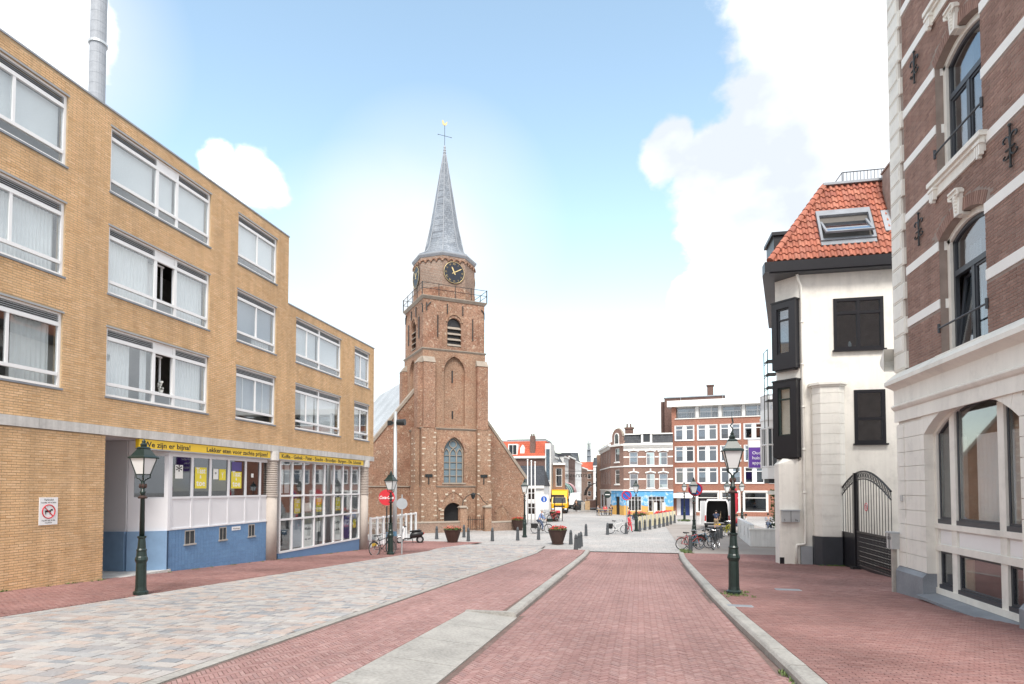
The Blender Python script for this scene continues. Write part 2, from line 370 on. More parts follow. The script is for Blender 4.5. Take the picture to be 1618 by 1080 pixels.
P('flower_pink', (.62,.16,.12), .6, var=.3, scale=8)
P('bollard_grey', (.065,.072,.08), .5, var=.15, scale=3)
P('rubber', (.014,.014,.015), .75, var=.1)
P('chrome', (.62,.63,.65), .22, .9, var=.05)
P('truck_yellow', (.84,.44,.015), .3, var=.04)
P('vehicle_white', (.80,.81,.82), .28, var=.03)
P('vehicle_black', (.02,.021,.023), .4, var=.1)
P('windscreen', (.03,.035,.04), .08, var=.05)
P('headlight', (.75,.77,.78), .15, var=.03)
P('tail_red', (.45,.02,.02), .25, var=.05)
P('bike_black', (.02,.02,.023), .35, var=.1); P('bike_red', (.40,.05,.045), .35, var=.1); P('bike_blue', (.10,.20,.30), .35, var=.1); P('bike_white', (.74,.74,.72), .35, var=.05); P('bike_yellow', (.62,.58,.04), .35, var=.05)
P('skin', (.52,.31,.22), .6, var=.05); P('hair_dark', (.025,.018,.014), .7, var=.2); P('hair_grey', (.42,.40,.38), .7, var=.2)
P('cloth_blue', (.20,.28,.48), .85, var=.2, scale=8); P('cloth_navy', (.018,.03,.065), .85, var=.2); P('cloth_dark', (.03,.028,.03), .85, var=.2)
P('cloth_red', (.58,.05,.07), .85, var=.15); P('cloth_khaki', (.33,.25,.16), .85, var=.15); P('cloth_white', (.72,.72,.71), .85, var=.06); P('cloth_jeans', (.09,.12,.19), .85, var=.2); P('cloth_grey', (.30,.31,.34), .85, var=.2)
P('wood', (.46,.32,.18), .7, var=.2, scale=6); P('wood_grey', (.42,.39,.35), .8, var=.2, scale=6)
P('windbreak_cream', (.72,.65,.44), .8, var=.08, scale=3)
P('awning_green', (.015,.16,.12), .7, var=.1); P('awning_red', (.52,.06,.10), .7, var=.1); P('awning_white', (.76,.76,.75), .7, var=.05); P('awning_grey', (.36,.38,.40), .7, var=.1)
P('door_blue', (.015,.035,.16), .35, var=.1); P('banner_purple', (.10,.035,.26), .7, var=.06); P('flag_red', (.55,.03,.05), .7, var=.08)
P('hedge', (.05,.10,.03), .8, var=.4, scale=10); P('ivy', (.06,.14,.03), .7, var=.4, scale=10)
m, t, b, o = nodes('mural')
c = nn(t, 'ShaderNodeTexCoord'); s = nn(t, 'ShaderNodeSeparateXYZ'); t.links.new(c.outputs['Object'], s.inputs[0])
ad = nn(t, 'ShaderNodeMath', operation='ADD'); t.links.new(s.outputs['Z'], ad.inputs[0])
nz = nn(t, 'ShaderNodeMath', operation='MULTIPLY'); t.links.new(noise(t, 1.2, 4), nz.inputs[0]); nz.inputs[1].default_value = .5; t.links.new(nz.outputs[0], ad.inputs[1])
c1 = ramp(t, ad.outputs[0], [(.0, (.62,.40,.15)), (.1, (.60,.38,.14))])
mr = nn(t, 'ShaderNodeMapRange', clamp=True); t.links.new(ad.outputs[0], mr.inputs[0]); mr.inputs[1].default_value = 1.36; mr.inputs[2].default_value = 1.46
sk = mixcol(t, ramp(t, noise(t, 1.6, 5, .6), [(.50, (0,0,0)), (.66, (1,1,1))]), (.11,.37,.66), (.62,.74,.82))
t.links.new(mixcol(t, mr.outputs[0], (.62,.36,.10), sk), b.inputs['Base Color']); b.inputs['Roughness'].default_value = .7
# ------------------------------------------------------------------ ground
def sheet(name, xl, xr, y0, y1, off, mat, step=1.0, kind='structure', parent=None):
    # a strip of ground that follows the slope of the street; xl, xr are numbers or functions of y
    fl = xl if callable(xl) else (lambda y: xl); fr_ = xr if callable(xr) else (lambda y: xr)
    ys = sorted(set([y0, y1] + [y for y in ([31.667, 11.9985, 12.0] + [y0 + step*i for i in range(int((y1-y0)/step)+1)]) if y0 < y < y1]))
    mb = MB()
    for y in ys: mb.v += [(fl(y), y, gz(y)+off), (fr_(y), y, gz(y)+off)]
    mb.f = [(2*i, 2*i+1, 2*i+3, 2*i+2) for i in range(len(ys)-1)]
    o = obj(name, mb, mat, parent, fix=False)
    if kind: o['kind'] = kind
    return o
sheet('ground', -400, 400, -30, 900, -.12, 'square_paving', 10)
def interp(pts):
    def f(y):
        if y <= pts[0][0]: return pts[0][1]
        for (a, b), (c, d) in zip(pts, pts[1:]):
            if y <= c: return b + (d-b)*(y-a)/(c-a)
        return pts[-1][1]
    return f
KR_in = interp([(-8,1.86),(8.2,1.84),(10.1,1.80),(13.3,1.73),(16.7,1.71),(24.9,1.79),(29,1.86),(33.4,2.0)])
KR_out = lambda y: KR_in(y) + .24
KL_in = interp([(-8,-2.32),(11.6,-2.38),(34,-2.67)])
LX = interp([(-8,-11.3),(25,-11.2),(33,-11.15),(38,-9.4),(41,-8.8)])
OFF_ROAD, OFF_L, OFF_R = -.06, .04, .06
road = sheet('road', lambda y: KL_in(y)-.02, lambda y: KR_in(y)+.02, -8, 33.9, OFF_ROAD-.012, 'red_paving_far')
lpav = sheet('pavement_left', -17.6, LX, -8, 37.5, OFF_L-.014, 'red_paving_far')
pband = sheet('plaza_paving', LX, -5.42, -8, 36, OFF_L-.014, 'paver_joint')
rstrip = sheet('red_strip', -5.24, lambda y: -3.40 if y < 11.999 else KL_in(y)-.2, -8, 34.0, OFF_L-.014, 'red_paving_far')
rpav = sheet('pavement_right', lambda y: KR_out(y)-.02, 9.6, -8, 33.2, OFF_R-.014, 'red_paving_far')
gpav = sheet('forecourt', 2.3, 10.5, 33.2, 60, -.02, 'grey_paving')
sq = sheet('square', -30, 30, 33.9, 220, -.035, 'square_paving', 4)
for (par, a, b, o_) in ((road, lambda y: KL_in(y), lambda y: KR_in(y), OFF_ROAD), (rstrip, -5.24, lambda y: -3.40 if y < 11.999 else KL_in(y)-.2, OFF_L), (rpav, lambda y: KR_out(y), lambda y: 6.8 if y < 17.6 else 8.3, OFF_R), (lpav, -15, LX, OFF_L)):
    sheet('bedding', a, b, -8, 33.6 if par in (road, rstrip) else (29 if par is rpav else 33), o_-.0085, 'paving_joint', kind=None, parent=par)
def box5(cx, cy, z, l, wd, h, ang, tilt=0):
    c, s_ = math.cos(ang), math.sin(ang); l /= 2; wd /= 2; bv = .005
    q = []
    for (hx, hy, zz) in ((l, wd, -h), (l-bv*.4, wd-bv*.4, 0)):
        for sx_, sy_ in ((-1,-1),(1,-1),(1,1),(-1,1)):
            x, y = hx*sx_, hy*sy_; X, Y = cx+x*c-y*s_, cy+x*s_+y*c
            q.append((X, Y, (z if zz == 0 else z-h) + 0*tilt))
    return q
F5 = [(4,5,6,7),(0,1,5,4),(1,2,6,5),(2,3,7,6),(3,0,4,7)]
def pieces(parent, items, mat, name, n_single=300):
    """items: (distance, cx, cy, ztop, length, width, angle): nearest ones in view singly, the rest joined"""
    items.sort(key=lambda i: i[0]); cache = {}
    far = MB()
    for k, (d, cx, cy, z, l, wd, a) in enumerate(items):
        if k < n_single:
            key = (round(l, 3), round(wd, 3))
            if key not in cache:
                mb = MB(); mb.v = box5(0, 0, 0, key[0], key[1], .03, 0); mb.f = F5; cache[key] = mesh(name, mb, mat)
            o = inst(name, cache[key], parent, (cx, cy, z), a); o.rotation_euler = (-.048 if cy < 31.6 else 0, 0, a)
        else:
            b = len(far.v); q = box5(cx, cy, z, l, wd, .03, a); q = [(x, y, zz + (gz(y)-gz(cy))) for x, y, zz in q]
            far.v += q; far.f += [tuple(b+i for i in f) for f in F5]
    if far.v:
        o = obj(name + '_field', far, mat, parent, fix=False); o['kind'] = 'stuff'
def inview(x, y): 
    if y < 3: return False
    xc = x*CYW + y*SY; d = -x*SY + y*CYW
    return d > 1 and abs(xc/d) < .86 and (CAMZ - gz(y))/d < .36
def herring(parent, xl, xr, y0, y1, off, mat, L=.165, n=3, ang=PI/4):
    fl = xl if callable(xl) else (lambda y: xl); fr_ = xr if callable(xr) else (lambda y: xr)
    W = L/n; c, s_ = math.cos(ang), math.sin(ang); its = []
    cx0, cy0 = (fl(y0)+fr_(y0))/2, (y0+y1)/2; R = int((y1-y0)/W*1.1)+20
    for k in range(-R, R):
        for j in range(-R//(2*n)-2, R//(2*n)+3):
            for (bx, by, vert) in ((k+2*n*j+n/2, k+.5, 0), (k+2*n*j+n+.5, k+1-n/2, 1)):
                x, y = bx*W, by*W; X, Y = cx0+x*c-y*s_, cy0+x*s_+y*c
                if not (y0 < Y < y1) or not (fl(Y)+.05 < X < fr_(Y)-.05) or not inview(X, Y): continue
                its.append((math.hypot(X, Y), X, Y, gz(Y)+off+random.uniform(-.0025,.0025), L-.008, W-.008, ang+(PI/2 if vert else 0)))
    pieces(parent, its, mat, 'brick')
def rows(parent, xl, xr, y0, y1, off, mat, L, W, name, vary=0, gap=.008):
    fl = xl if callable(xl) else (lambda y: xl); fr_ = xr if callable(xr) else (lambda y: xr); its = []; r = 0; y = y0
    while y < y1:
        ww = W if not vary else random.choice(W)
        x = fl(y) + (0 if not r % 2 else -(L if not vary else .15)/2)
        while x < fr_(y):
            ll = L if not vary else random.choice(L)
            a, b = max(x, fl(y)), min(x+ll, fr_(y))
            if b-a > .05 and inview((a+b)/2, y+ww/2):
                its.append((math.hypot((a+b)/2, y), (a+b)/2, y+ww/2, gz(y+ww/2)+off+random.uniform(-.003,.003), b-a-gap, ww-gap, 0))
            x += ll
        y += ww; r += 1
    pieces(parent, its, mat, name)
herring(road, lambda y: KL_in(y)+.02, lambda y: KR_in(y)-.02, 4.5, 33.6, OFF_ROAD, 'red_paving')
herring(rstrip, -5.24, lambda y: -3.42 if y < 11.999 else KL_in(y)-.24, 5, 33.6, OFF_L, 'red_paving')
rows(rpav, lambda y: KR_out(y)+.02, lambda y: 6.8 if y < 17.6 else 8.3, 5, 29, OFF_R, 'red_paving_walk', .18, .06, 'brick')
rows(lpav, -15, lambda y: LX(y)-.03, 8, 33, OFF_L, 'red_paving_walk', .18, .06, 'brick')
rows(pband, lambda y: LX(y)+.02, -5.44, 5, 35.5, OFF_L, 'mixed_paver', [.14,.21,.28,.35], [.14,.21], 'paver', vary=1)
for (a, b) in ((-5.42,-5.25),):
    y = -8.0
    while y < 34:
        mb = MB(); y2 = min(y+1.0, 34.0)
        mb.hexa([(a,y,gz(y)-.1),(b,y,gz(y)-.1),(b,y2-.008,gz(y2)-.1),(a,y2-.008,gz(y2)-.1)], [(a,y,gz(y)+OFF_L+.004),(b,y,gz(y)+OFF_L+.004),(b,y2-.008,gz(y2)+OFF_L+.004),(a,y2-.008,gz(y2)+OFF_L+.004)])
        obj('edge_stone', mb, 'concrete_kerb', pband, fix=False); y += 1.0
# kerbs and the sloping concrete slabs
kl = tag(obj('kerb_left', MB().hexa([(-3.42,11.9,.7),(-2.6,11.9,.7),(-2.6,12.04,.7),(-3.42,12.04,.7)], [(-3.42,11.9,gz(11.9)+OFF_L+.01),(-2.6,11.9,gz(11.9)+OFF_L+.012),(-2.6,12.04,gz(12.04)+OFF_L+.012),(-3.42,12.04,gz(12.04)+OFF_L+.01)]), 'concrete_kerb'), kind='structure')
def kerb_run(parent, fin, fout, y0, y1, zroad, ztop, L=1.0):
    y = y0
    while y < y1-.05:
        y2 = min(y+L, y1)-.014; mb = MB()
        def sec(yy):
            g = gz(yy); a, b = fin(yy), fout(yy); s_ = 1 if b > a else -1; dz = random.uniform(-.003,.003)
            return [(a,yy,g+zroad-.1),(a,yy,g+ztop-.05),(a+.03*s_,yy,g+ztop-.012),(a+.05*s_,yy,g+ztop+dz),(b,yy,g+ztop+dz),(b,yy,g+zroad-.1)]
        A, B = sec(y), sec(y2); n = len(A)
        mb.add(A+B, [tuple(range(n)), tuple(range(n,2*n))]+[(i,(i+1)%n,n+(i+1)%n,n+i) for i in range(n)])
        obj('kerb_stone', mb, 'concrete_kerb', parent); y += L
kerb_run(kl, KL_in, lambda y: KL_in(y)-.22, 11.9, 34.0, OFF_ROAD, OFF_L+.012)
kr = tag(obj('kerb_right', MB().box(2.05,2.3,33.45,33.75,-.05,.03), 'concrete_kerb'), kind='structure')
kerb_run(kr, KR_in, KR_out, -7.5, 33.4, OFF_ROAD, OFF_R+.012)
sl_ = tag(obj('sloping_kerb', MB().box(-3.4,-2.34,-8.2,-8,1.7,1.75), 'concrete_kerb'), kind='structure')
y = -8.0
while y < 11.7:
    y2 = min(y+1.32, 11.9)-.02; mb = MB()
    xl0, xl1 = (-3.395, -3.395); xr = -2.36
    if y2 > 11.6: y2 = 11.89
    mb.hexa([(xl0,y,gz(y)-.2),(xr,y,gz(y)-.2),(xr,y2,gz(y2)-.2),(xl1,y2,gz(y2)-.2)],
            [(xl0,y,gz(y)+OFF_L+.004),(xr,y,gz(y)+OFF_ROAD+.016),(xr,y2,gz(y2)+OFF_ROAD+.016),(xl1,y2,gz(y2)+OFF_L+.004)])
    obj('slab', mb, 'concrete_kerb', sl_, fix=False); y += 1.32
# iron covers in the pavement
for (px, py, a, b, lab) in ((1245,931.5,.62,.34,'grey iron inspection cover in the red pavement before the dark gate'), (1168,957,.55,.3,'small iron drain cover in the red pavement beside the kerb')):
    p = ground(px, py, OFF_R); t_ = thing('manhole_cover', lab, 'manhole cover', (p.x, p.y, p.z+.004))
    mb = MB(); mb.box(-a/2,a/2,-b/2,b/2,-.02,.004); obj('frame', mb, 'lead', t_).rotation_euler = (-.048,0,0)
    mb = MB(); mb.box(-a/2+.03,a/2-.03,-b/2+.03,b/2-.03,.005,.009); obj('lid', mb, 'bluestone', t_).rotation_euler = (-.048,0,0)
# ------------------------------------------------------------------ wall builders
def holed(mb, x0, x1, z0, z1, holes, y0, y1):
    """a wall slab with rectangular openings, cut into cells that butt end to end"""
    zs = sorted(set([z0, z1] + [z for h in holes for z in (h[2], h[3]) if z0 < z < z1]))
    for za, zb in zip(zs, zs[1:]):
        zm = (za+zb)/2; cuts = sorted((max(x0,h[0]), min(x1,h[1])) for h in holes if h[2] < zm < h[3] and h[1] > x0 and h[0] < x1)
        x = x0
        for a, b in cuts:
            if a > x+1e-4: mb.box(x, a, y0, y1, za, zb)
            x = max(x, b)
        if x < x1-1e-4: mb.box(x, x1, y0, y1, za, zb)
    return mb
def brick_field(parent, x0, x1, z0, z1, holes, y, mat, L=.215, H=.053, J=.0115, proud=.006, n_single=300, skip=None, near='x0', zslope=None):
    course = H+J; its = []; r = 0; z = z0
    while z+H <= z1+.001:
        zm = z+H/2
        cuts = sorted((h[0], h[1]) for h in holes if h[2]-.02 < zm < h[3]+.02)
        x = x0 - (L/2 if r % 2 else 0)
        while x < x1:
            a, b = max(x, x0), min(x+L, x1); x += L+J
            segs = [(a, b)]
            for (c, d) in cuts:
                ns = []
                for (p, q) in segs:
                    if d <= p or c >= q: ns.append((p, q)); continue
                    if c-p > .02: ns.append((p, c))
                    if q-d > .02: ns.append((d, q))
                segs = ns
            for p, q in segs:
                if q-p < .03: continue
                if skip and skip((p+q)/2, zm): continue
                if zslope and zslope((p+q)/2) > zm: continue
                its.append((p, q, z))
        z += course; r += 1
    key = (lambda i: i[0]) if near == 'x0' else (lambda i: -i[0])
    its.sort(key=lambda i: (key(i) if near else 0) + abs(i[2]-3.5)*.15)
    cache = {}; far = MB()
    def bx(a, b, z, yy): return [(a,yy+proud+.012,z),(b,yy+proud+.012,z),(b,yy+proud+.012,z+H),(a,yy+proud+.012,z+H),(a+.003,yy,z+.003),(b-.003,yy,z+.003),(b-.003,yy,z+H-.003),(a+.003,yy,z+H-.003)]
    FF = [(4,5,6,7),(0,1,5,4),(1,2,6,5),(2,3,7,6),(3,0,4,7)]
    for k, (p, q, z) in enumerate(its):
        yy = y - proud + random.uniform(-.0025,.0025)
        if k < n_single:
            l = round(q-p, 2)
            if l not in cache:
                mb = MB(); mb.v = bx(0, l, 0, 0); mb.f = FF; cache[l] = mesh('brick', mb, mat)
            inst('brick', cache[l], parent, (p, yy, z))
        else:
            b = len(far.v); far.v += bx(p, q, z, yy); far.f += [tuple(b+i for i in f) for f in FF]
    if far.v: o = obj('brick_field', far, mat, parent, fix=False); o['kind'] = 'stuff'
def curtain(parent, x0, x1, z0, z1, y, mat='curtain_white', fold=.11, amp=.025, name='curtain'):
    mb = MB(); n = max(4, int((x1-x0)/fold*6)); 
    for i in range(n+1):
        x = x0+(x1-x0)*i/n; yy = y+amp*math.sin(2*PI*(x-x0)/fold + .8*math.sin(5*x))
        mb.v += [(x,yy,z0),(x,yy,z1)]
    mb.f = [(2*i,2*i+2,2*i+3,2*i+1) for i in range(n)]
    return obj(name, mb, mat, parent, smooth=True, fix=False)
def sheetbox(parent, name, x0, x1, y0, y1, z0, z1, mat):
    return obj(name, MB().box(x0,x1,y0,y1,z0,z1), mat, parent)
def rect_window(parent, x0, x1, z0, z1, y=.06, fw=.06, vs=(), hs=(), frame='white_paint', glass='glass', bar=.05, d=.08, sill=None, panes=True, name='window', pane_parent=None):
    """a glazed window: frame with bars, each pane a piece of its own"""
    mb = MB(); mb.box(x0,x0+fw,y,y+d,z0,z1); mb.box(x1-fw,x1,y,y+d,z0,z1); mb.box(x0+fw,x1-fw,y,y+d,z0,z0+fw); mb.box(x0+fw,x1-fw,y,y+d,z1-fw,z1)
    xs = [x0+fw]; 
    for v in vs: mb.box(v-bar/2,v+bar/2,y+.004,y+d-.004,z0+fw,z1-fw); xs += [v-bar/2, v+bar/2]
    xs.append(x1-fw); zs = [z0+fw]
    for h in hs:
        for i in range(0, len(xs), 2): mb.box(xs[i],xs[i+1],y+.008,y+d-.008,h-bar/2,h+bar/2)
        zs += [h-bar/2, h+bar/2]
    zs.append(z1-fw)
    o = obj(name, mb, frame, parent)
    if panes:
        for i in range(0, len(xs), 2):
            for j in range(0, len(zs), 2):
                obj('pane', MB().box(xs[i],xs[i+1],y+d*.45,y+d*.55,zs[j],zs[j+1]), glass, parent if pane_parent else o)
    if sill: obj('sill', MB().box(x0-.06,x1+.06,y-sill,y+.0,z0-.06,z0-.002), frame if sill < .2 else frame, o)
    return o
# ------------------------------------------------------------------ left: yellow brick block with the snack bar
LB = thing('apartment_block', 'long yellow brick apartment block with white window bands above a snack bar', 'building', (-14.8, 0, 0), PI/2)
rows_z = [(6.05,8.02), (9.0,10.95), (11.95,13.84)]
cols = {'A': (9.2,13.26), 'B': (14.62,18.83), 'C': (20.35,22.9), 'D': (24.41,28.6), 'E': (30.12,31.95)}
wl = []
for r, (za, zb) in enumerate(rows_z):
    for k in 'ABCDE':
        if r == 2 and k in 'DE': continue
        wl.append((k, r, *cols[k], za, zb))
holes = [(a,b,c,d) for _,_,a,b,c,d in wl]
XS, XM, XE = 2.0, 23.77, 32.55
Zlow, Zhigh = 11.38, 14.30
wall = MB(); holed(wall, XS, XM, 5.2, Zhigh, holes, 0, .28); holed(wall, XM, XE, 5.2, Zlow, holes, 0, .28)
lw = obj('wall', wall, 'yellow_mortar', LB)
brick_field(lw, XS+5.5, XM, 5.21, Zhigh-.02, [(a-.0,b+.0,c-.06,d+.05) for a,b,c,d in holes], 0, 'yellow_brick')
brick_field(lw, XM+.006, XE, 5.21, Zlow-.02, [(a,b,c-.06,d+.05) for a,b,c,d in holes], 0, 'yellow_brick', n_single=0)
gw = obj('ground_floor_wall', MB().box(XS, 14.66, .001, .4, .3, 4.93), 'yellow_mortar', LB)
brick_field(gw, XS+5.5, 14.66, .72, 4.93, [], 0, 'yellow_brick', zslope=lambda x: gz(x)+.03)
# bricks round the corner of the pier, on its side to the recess
mb = MB(); z = .75; r = 0
while z < 4.9:
    mb.box(14.655, 14.668, .01 if r % 2 else .01, .19 if r % 2 else .39, z, z+.053)
    if r % 2: mb.box(14.655, 14.668, .2, .39, z, z+.053)
    z += .0645; r += 1
o = obj('brick_return', mb, 'yellow_brick', gw); o['kind'] = 'stuff'
# end wall and the stepped side, roofs, slabs, back
mb = MB(); mb.box(XE-.28, XE+.001, .281, 10, 4.9, Zlow-.001); mb.box(XM-.28, XM, .281, 10, Zlow-.3, Zhigh); mb.box(XS, XS+.25, .281, 10, .3, Zhigh); mb.box(XS, XE, 10.0, 10.25, 0, Zlow); mb.box(XS, XM, 10.0, 10.25, Zlow, Zhigh)
obj('side_wall', mb, 'far_brick', LB)
mb = MB(); mb.box(XS+.26, XM-.3, .29, 9.98, Zhigh-.28, Zhigh-.16); mb.box(XM+.01, XE-.3, .29, 9.98, Zlow-.28, Zlow-.16); obj('roof', mb, 'lead', LB)
mb = MB(); mb.box(XS-.02, XM+.03, -.03, .32, Zhigh+.001, Zhigh+.05); mb.box(XM+.031, XE+.03, -.03, .32, Zlow+.001, Zlow+.05); mb.box(XE-.3, XE+.03, .321, 10, Zlow+.001, Zlow+.05); mb.box(XM-.3, XM+.03, .321, 10, Zhigh+.001, Zhigh+.05)
obj('parapet_cap', mb, 'lead', LB)
mb = MB()
for z in (5.2, 8.3, 11.2): mb.box(XS+.3, (XM if z > 11 else XE)-.3, .3, 9.9, z+.0, z+.18)
ip = MB(); ip.box(XS+.3, XE-.3, 2.4, 2.5, 5.38, 8.29); ip.box(XS+.3, XE-.3, 2.4, 2.5, 8.49, 11.19); ip.box(XS+.3, XM-.3, 2.4, 2.5, 11.39, 13.9); obj('inner_wall', ip, 'interior_pale', LB)
obj('floor_slab', mb, 'interior_dark', LB)
# concrete string course, cut into its cast lengths
x = XS
while x < XE:
    l = random.choice([1.75,1.9]) ; x2 = min(x+l, XE+.03); obj('string_course_block', MB().box(x+.005, x2-.005, -.05, .5, 4.94, 5.195), 'concrete_beam', LB); x = x2
obj('soffit', MB().box(14.66, XE, .5, 4, 4.94, 5.1), 'shop_white', LB)
def flat_window(k, r, x0, x1, z0, z1):
    y, fw, d = .05, .075, .08
    zr, zl = z0+.36, z1-.30
    mb = MB(); mb.box(x0,x0+fw,y,y+d,z0,z1); mb.box(x1-fw,x1,y,y+d,z0,z1); mb.box(x0+fw,x1-fw,y,y+d,z0,z0+.07); mb.box(x0+fw,x1-fw,y,y+d,z1-.05,z1)
    mb.box(x0+fw,x1-fw,y-.01,y+d-.01,zr-.045,zr+.045); mb.box(x0+fw,x1-fw,y-.006,y+d-.01,zl-.05,zl+.05)
    W_ = x1-x0
    full = {'B': [x0+W_*.43, x0+W_*.63], 'D': [x0+W_*.50]}.get(k, [])
    half = {'A': [x1-W_*.34, x0+W_*.33], 'C': [x0+W_*.5], 'D': [x0+W_*.24], 'E': [x0+W_*.46]}.get(k, [])
    for v in full:
        mb.box(v-.055,v+.055,y+.002,y+d-.002,z0+.07,zr-.045); mb.box(v-.055,v+.055,y+.002,y+d-.002,zr+.045,zl-.05); mb.box(v-.055,v+.055,y+.002,y+d-.002,zl+.05,z1-.05)
    for v in half: mb.box(v-.035,v+.035,y+.006,y+d-.006,zr+.045,zl-.05)
    wdw = obj('window', mb, 'white_paint', LB)
    xs = sorted([x0+fw, x1-fw] + [q for v in full for q in (v-.055, v+.055)])
    hx = sorted([x0+fw, x1-fw] + [q for v in full for q in (v-.055, v+.055)] + [q for v in half for q in (v-.035, v+.035)])
    opened = k == 'B' and r < 2
    for i in range(0, len(xs), 2):
        obj('lower_pane', MB().box(xs[i],xs[i+1],y+.035,y+.045,z0+.07,zr-.045), 'glass', wdw)
        lv = MB(); n = 4
        if k == 'B' and i == 2: lv.box(xs[i],xs[i+1],y+.02,y+.05,zl+.05,z1-.05)
        else:
            for q in range(n):
                zz = zl+.05+(z1-zl-.10)*q/n; lv.hexa([(xs[i],y+.012,zz),(xs[i+1],y+.012,zz),(xs[i+1],y+.05,zz+.03),(xs[i],y+.05,zz+.03)], [(xs[i],y+.012,zz+.012),(xs[i+1],y+.012,zz+.012),(xs[i+1],y+.05,zz+.042),(xs[i],y+.05,zz+.042)])
        obj('vent_grille', lv, 'louvre' if not (k == 'B' and i == 2) else 'white_paint', wdw)
    for i in range(0, len(hx), 2):
        a, b = hx[i], hx[i+1]
        if opened and i == 2:
            c = obj('casement', MB().box(a,a+.05,y+.1,y+.14,zr+.05,zl-.05).box(b-.22,b-.17,y+.3,y+.34,zr+.05,zl-.05).box(a+.05,b-.22,y+.2,y+.24,zl-.1,zl-.05).box(a+.05,b-.22,y+.2,y+.24,zr+.05,zr+.1), 'white_paint', wdw); continue
        obj('pane', MB().box(a,b,y+.035,y+.045,zr+.045,zl-.05), 'glass', wdw)
    obj('sill', MB().box(x0-.03,x1+.03,-.035,.055,z0-.055,z0-.003), 'bluestone', wdw)
    obj('lintel', MB().box(x0-.03,x1+.03,-.02,.05,z1+.003,z1+.05), 'louvre', wdw)
    # what hangs behind the glass
    top = zl-.02; bot = z0+.08
    def hang(a, b, kind):
        if kind == 'blind': obj('blind', MB().box(a,b,y+.16,y+.165,zr,top), 'blind_grey', wdw)
        elif kind == 'blue': obj('blind', MB().box(a,b,y+.16,y+.165,zr,top), 'blind_blue', wdw)
        else: curtain(wdw, a, b, bot, top, y+.22, fold=random.uniform(.10,.15), amp=.02)
    if k == 'A':
        if r == 0: hang(x0+.1,x0+1.2,'c'); hang(x0+2.9,x1-.15,'c')
        elif r == 1: hang(x0+.1,x1-.1,'c')
        else: hang(x0+.1,x1-.1,'blind')
    elif k == 'B':
        m1, m2 = full
        if r == 2: hang(x0+.1,m1-.06,'blind'); hang(m1+.06,m2-.06,'blind'); hang(m2+.06,x1-.1,'blind')
        elif r == 1: hang(x0+.1,m1-.1,'c'); hang(m2+.06,x1-.1,'c'); curtain(wdw, m1+.1, m2-.3, bot, top, y+.5)
        else: hang(x0+.1,m1-.75,'c'); hang(m2+.06,x1-.1,'c'); hang(m1-.35,m1-.1,'c')
    elif k == 'C':
        if r == 2: hang(x0+.1,x1-.1,'blind')
        elif r == 1: hang(x0+.1,x1-.1,'blue'); hang(x0+1.3,x1-.1,'c')
        else:
            hang(x0+.1,x1-.1,'blue'); obj('blind_cord', MB().box(x0+.62,x0+.66,y+.13,y+.15,zr,top).box(x1-.66,x1-.62,y+.13,y+.15,zr,top), 'white_paint', wdw)
    elif k == 'D':
        if r == 1: hang(x0+.1,x0+2.0,'blind'); hang(x0+2.15,x1-.1,'blind')
        else: hang(x0+.9,x0+2.0,'c'); hang(x0+2.15,x1-.1,'c')
    else:
        if r == 1: hang(x0+.6,x1-.1,'blue')
        else: hang(x0+.1,x0+1.0,'c')
    return wdw
for a in wl: flat_window(*a)
# potted flowers on the sill of the opened window, lowest row
def potted(x, z, label):
    t_ = thing('potted_plant', label, 'plant', (-14.8-.25, x, z))
    obj('pot', MB().lathe([(.05,0),(.08,.14),(.085,.15)], 8), 'poster_white', t_)
    mb = MB()
    for i in range(14):
        a = random.uniform(0,6.3); rr = random.uniform(.02,.11); mb.ball((rr*math.cos(a), rr*math.sin(a), random.uniform(.2,.42)), .035, 5)
    obj('blossom', mb, 'poster_white', t_); obj('stem', MB().tube([(0,0,.14),(.01,0,.3)], .012), 'leaf_green', t_)
potted(16.95, 6.44, 'white potted flowers behind the open casement of the yellow block')
# no-dogs plate on the pier
t_ = thing('wall_sign', 'small white plate with a red prohibition ring on yellow brick', 'sign', (-14.8, 12.98, 2.85), PI/2)
obj('plate', MB().box(-.25,.25,-.03,-.012,-.35,.35), 'sign_white', t_)
mb = MB(); mb.tube([(.17*math.cos(2*PI*k/28), -.034, .17*math.sin(2*PI*k/28)-.01) for k in range(28)], .014, 6, True); mb.tube([(-.115,-.034,.105),(.115,-.034,-.125)], .012, 6); obj('prohibition_ring', mb, 'sign_red', t_)
mb = MB(); mb.box(-.10,.06,-.036,-.031,-.03,.02).box(.05,.11,-.036,-.031,.01,.05).box(-.09,-.07,-.036,-.031,-.08,-.03).box(.03,.05,-.036,-.031,-.08,-.03); obj('dog_mark', mb, 'ink', t_)
for tx, x_, z_, sz, wd_ in (('Verboden',-.13,.265,.075,.26),('honden uit te laten',-.2,.2,.06,.4),('Honden aan de lijn',-.18,-.255,.055,.36),('verplicht',-.1,-.31,.055,.2)): obj('lettering', put_text(MB(), tx, x_, -.031, z_, sz, width=wd_, depth=.001), 'ink', t_)
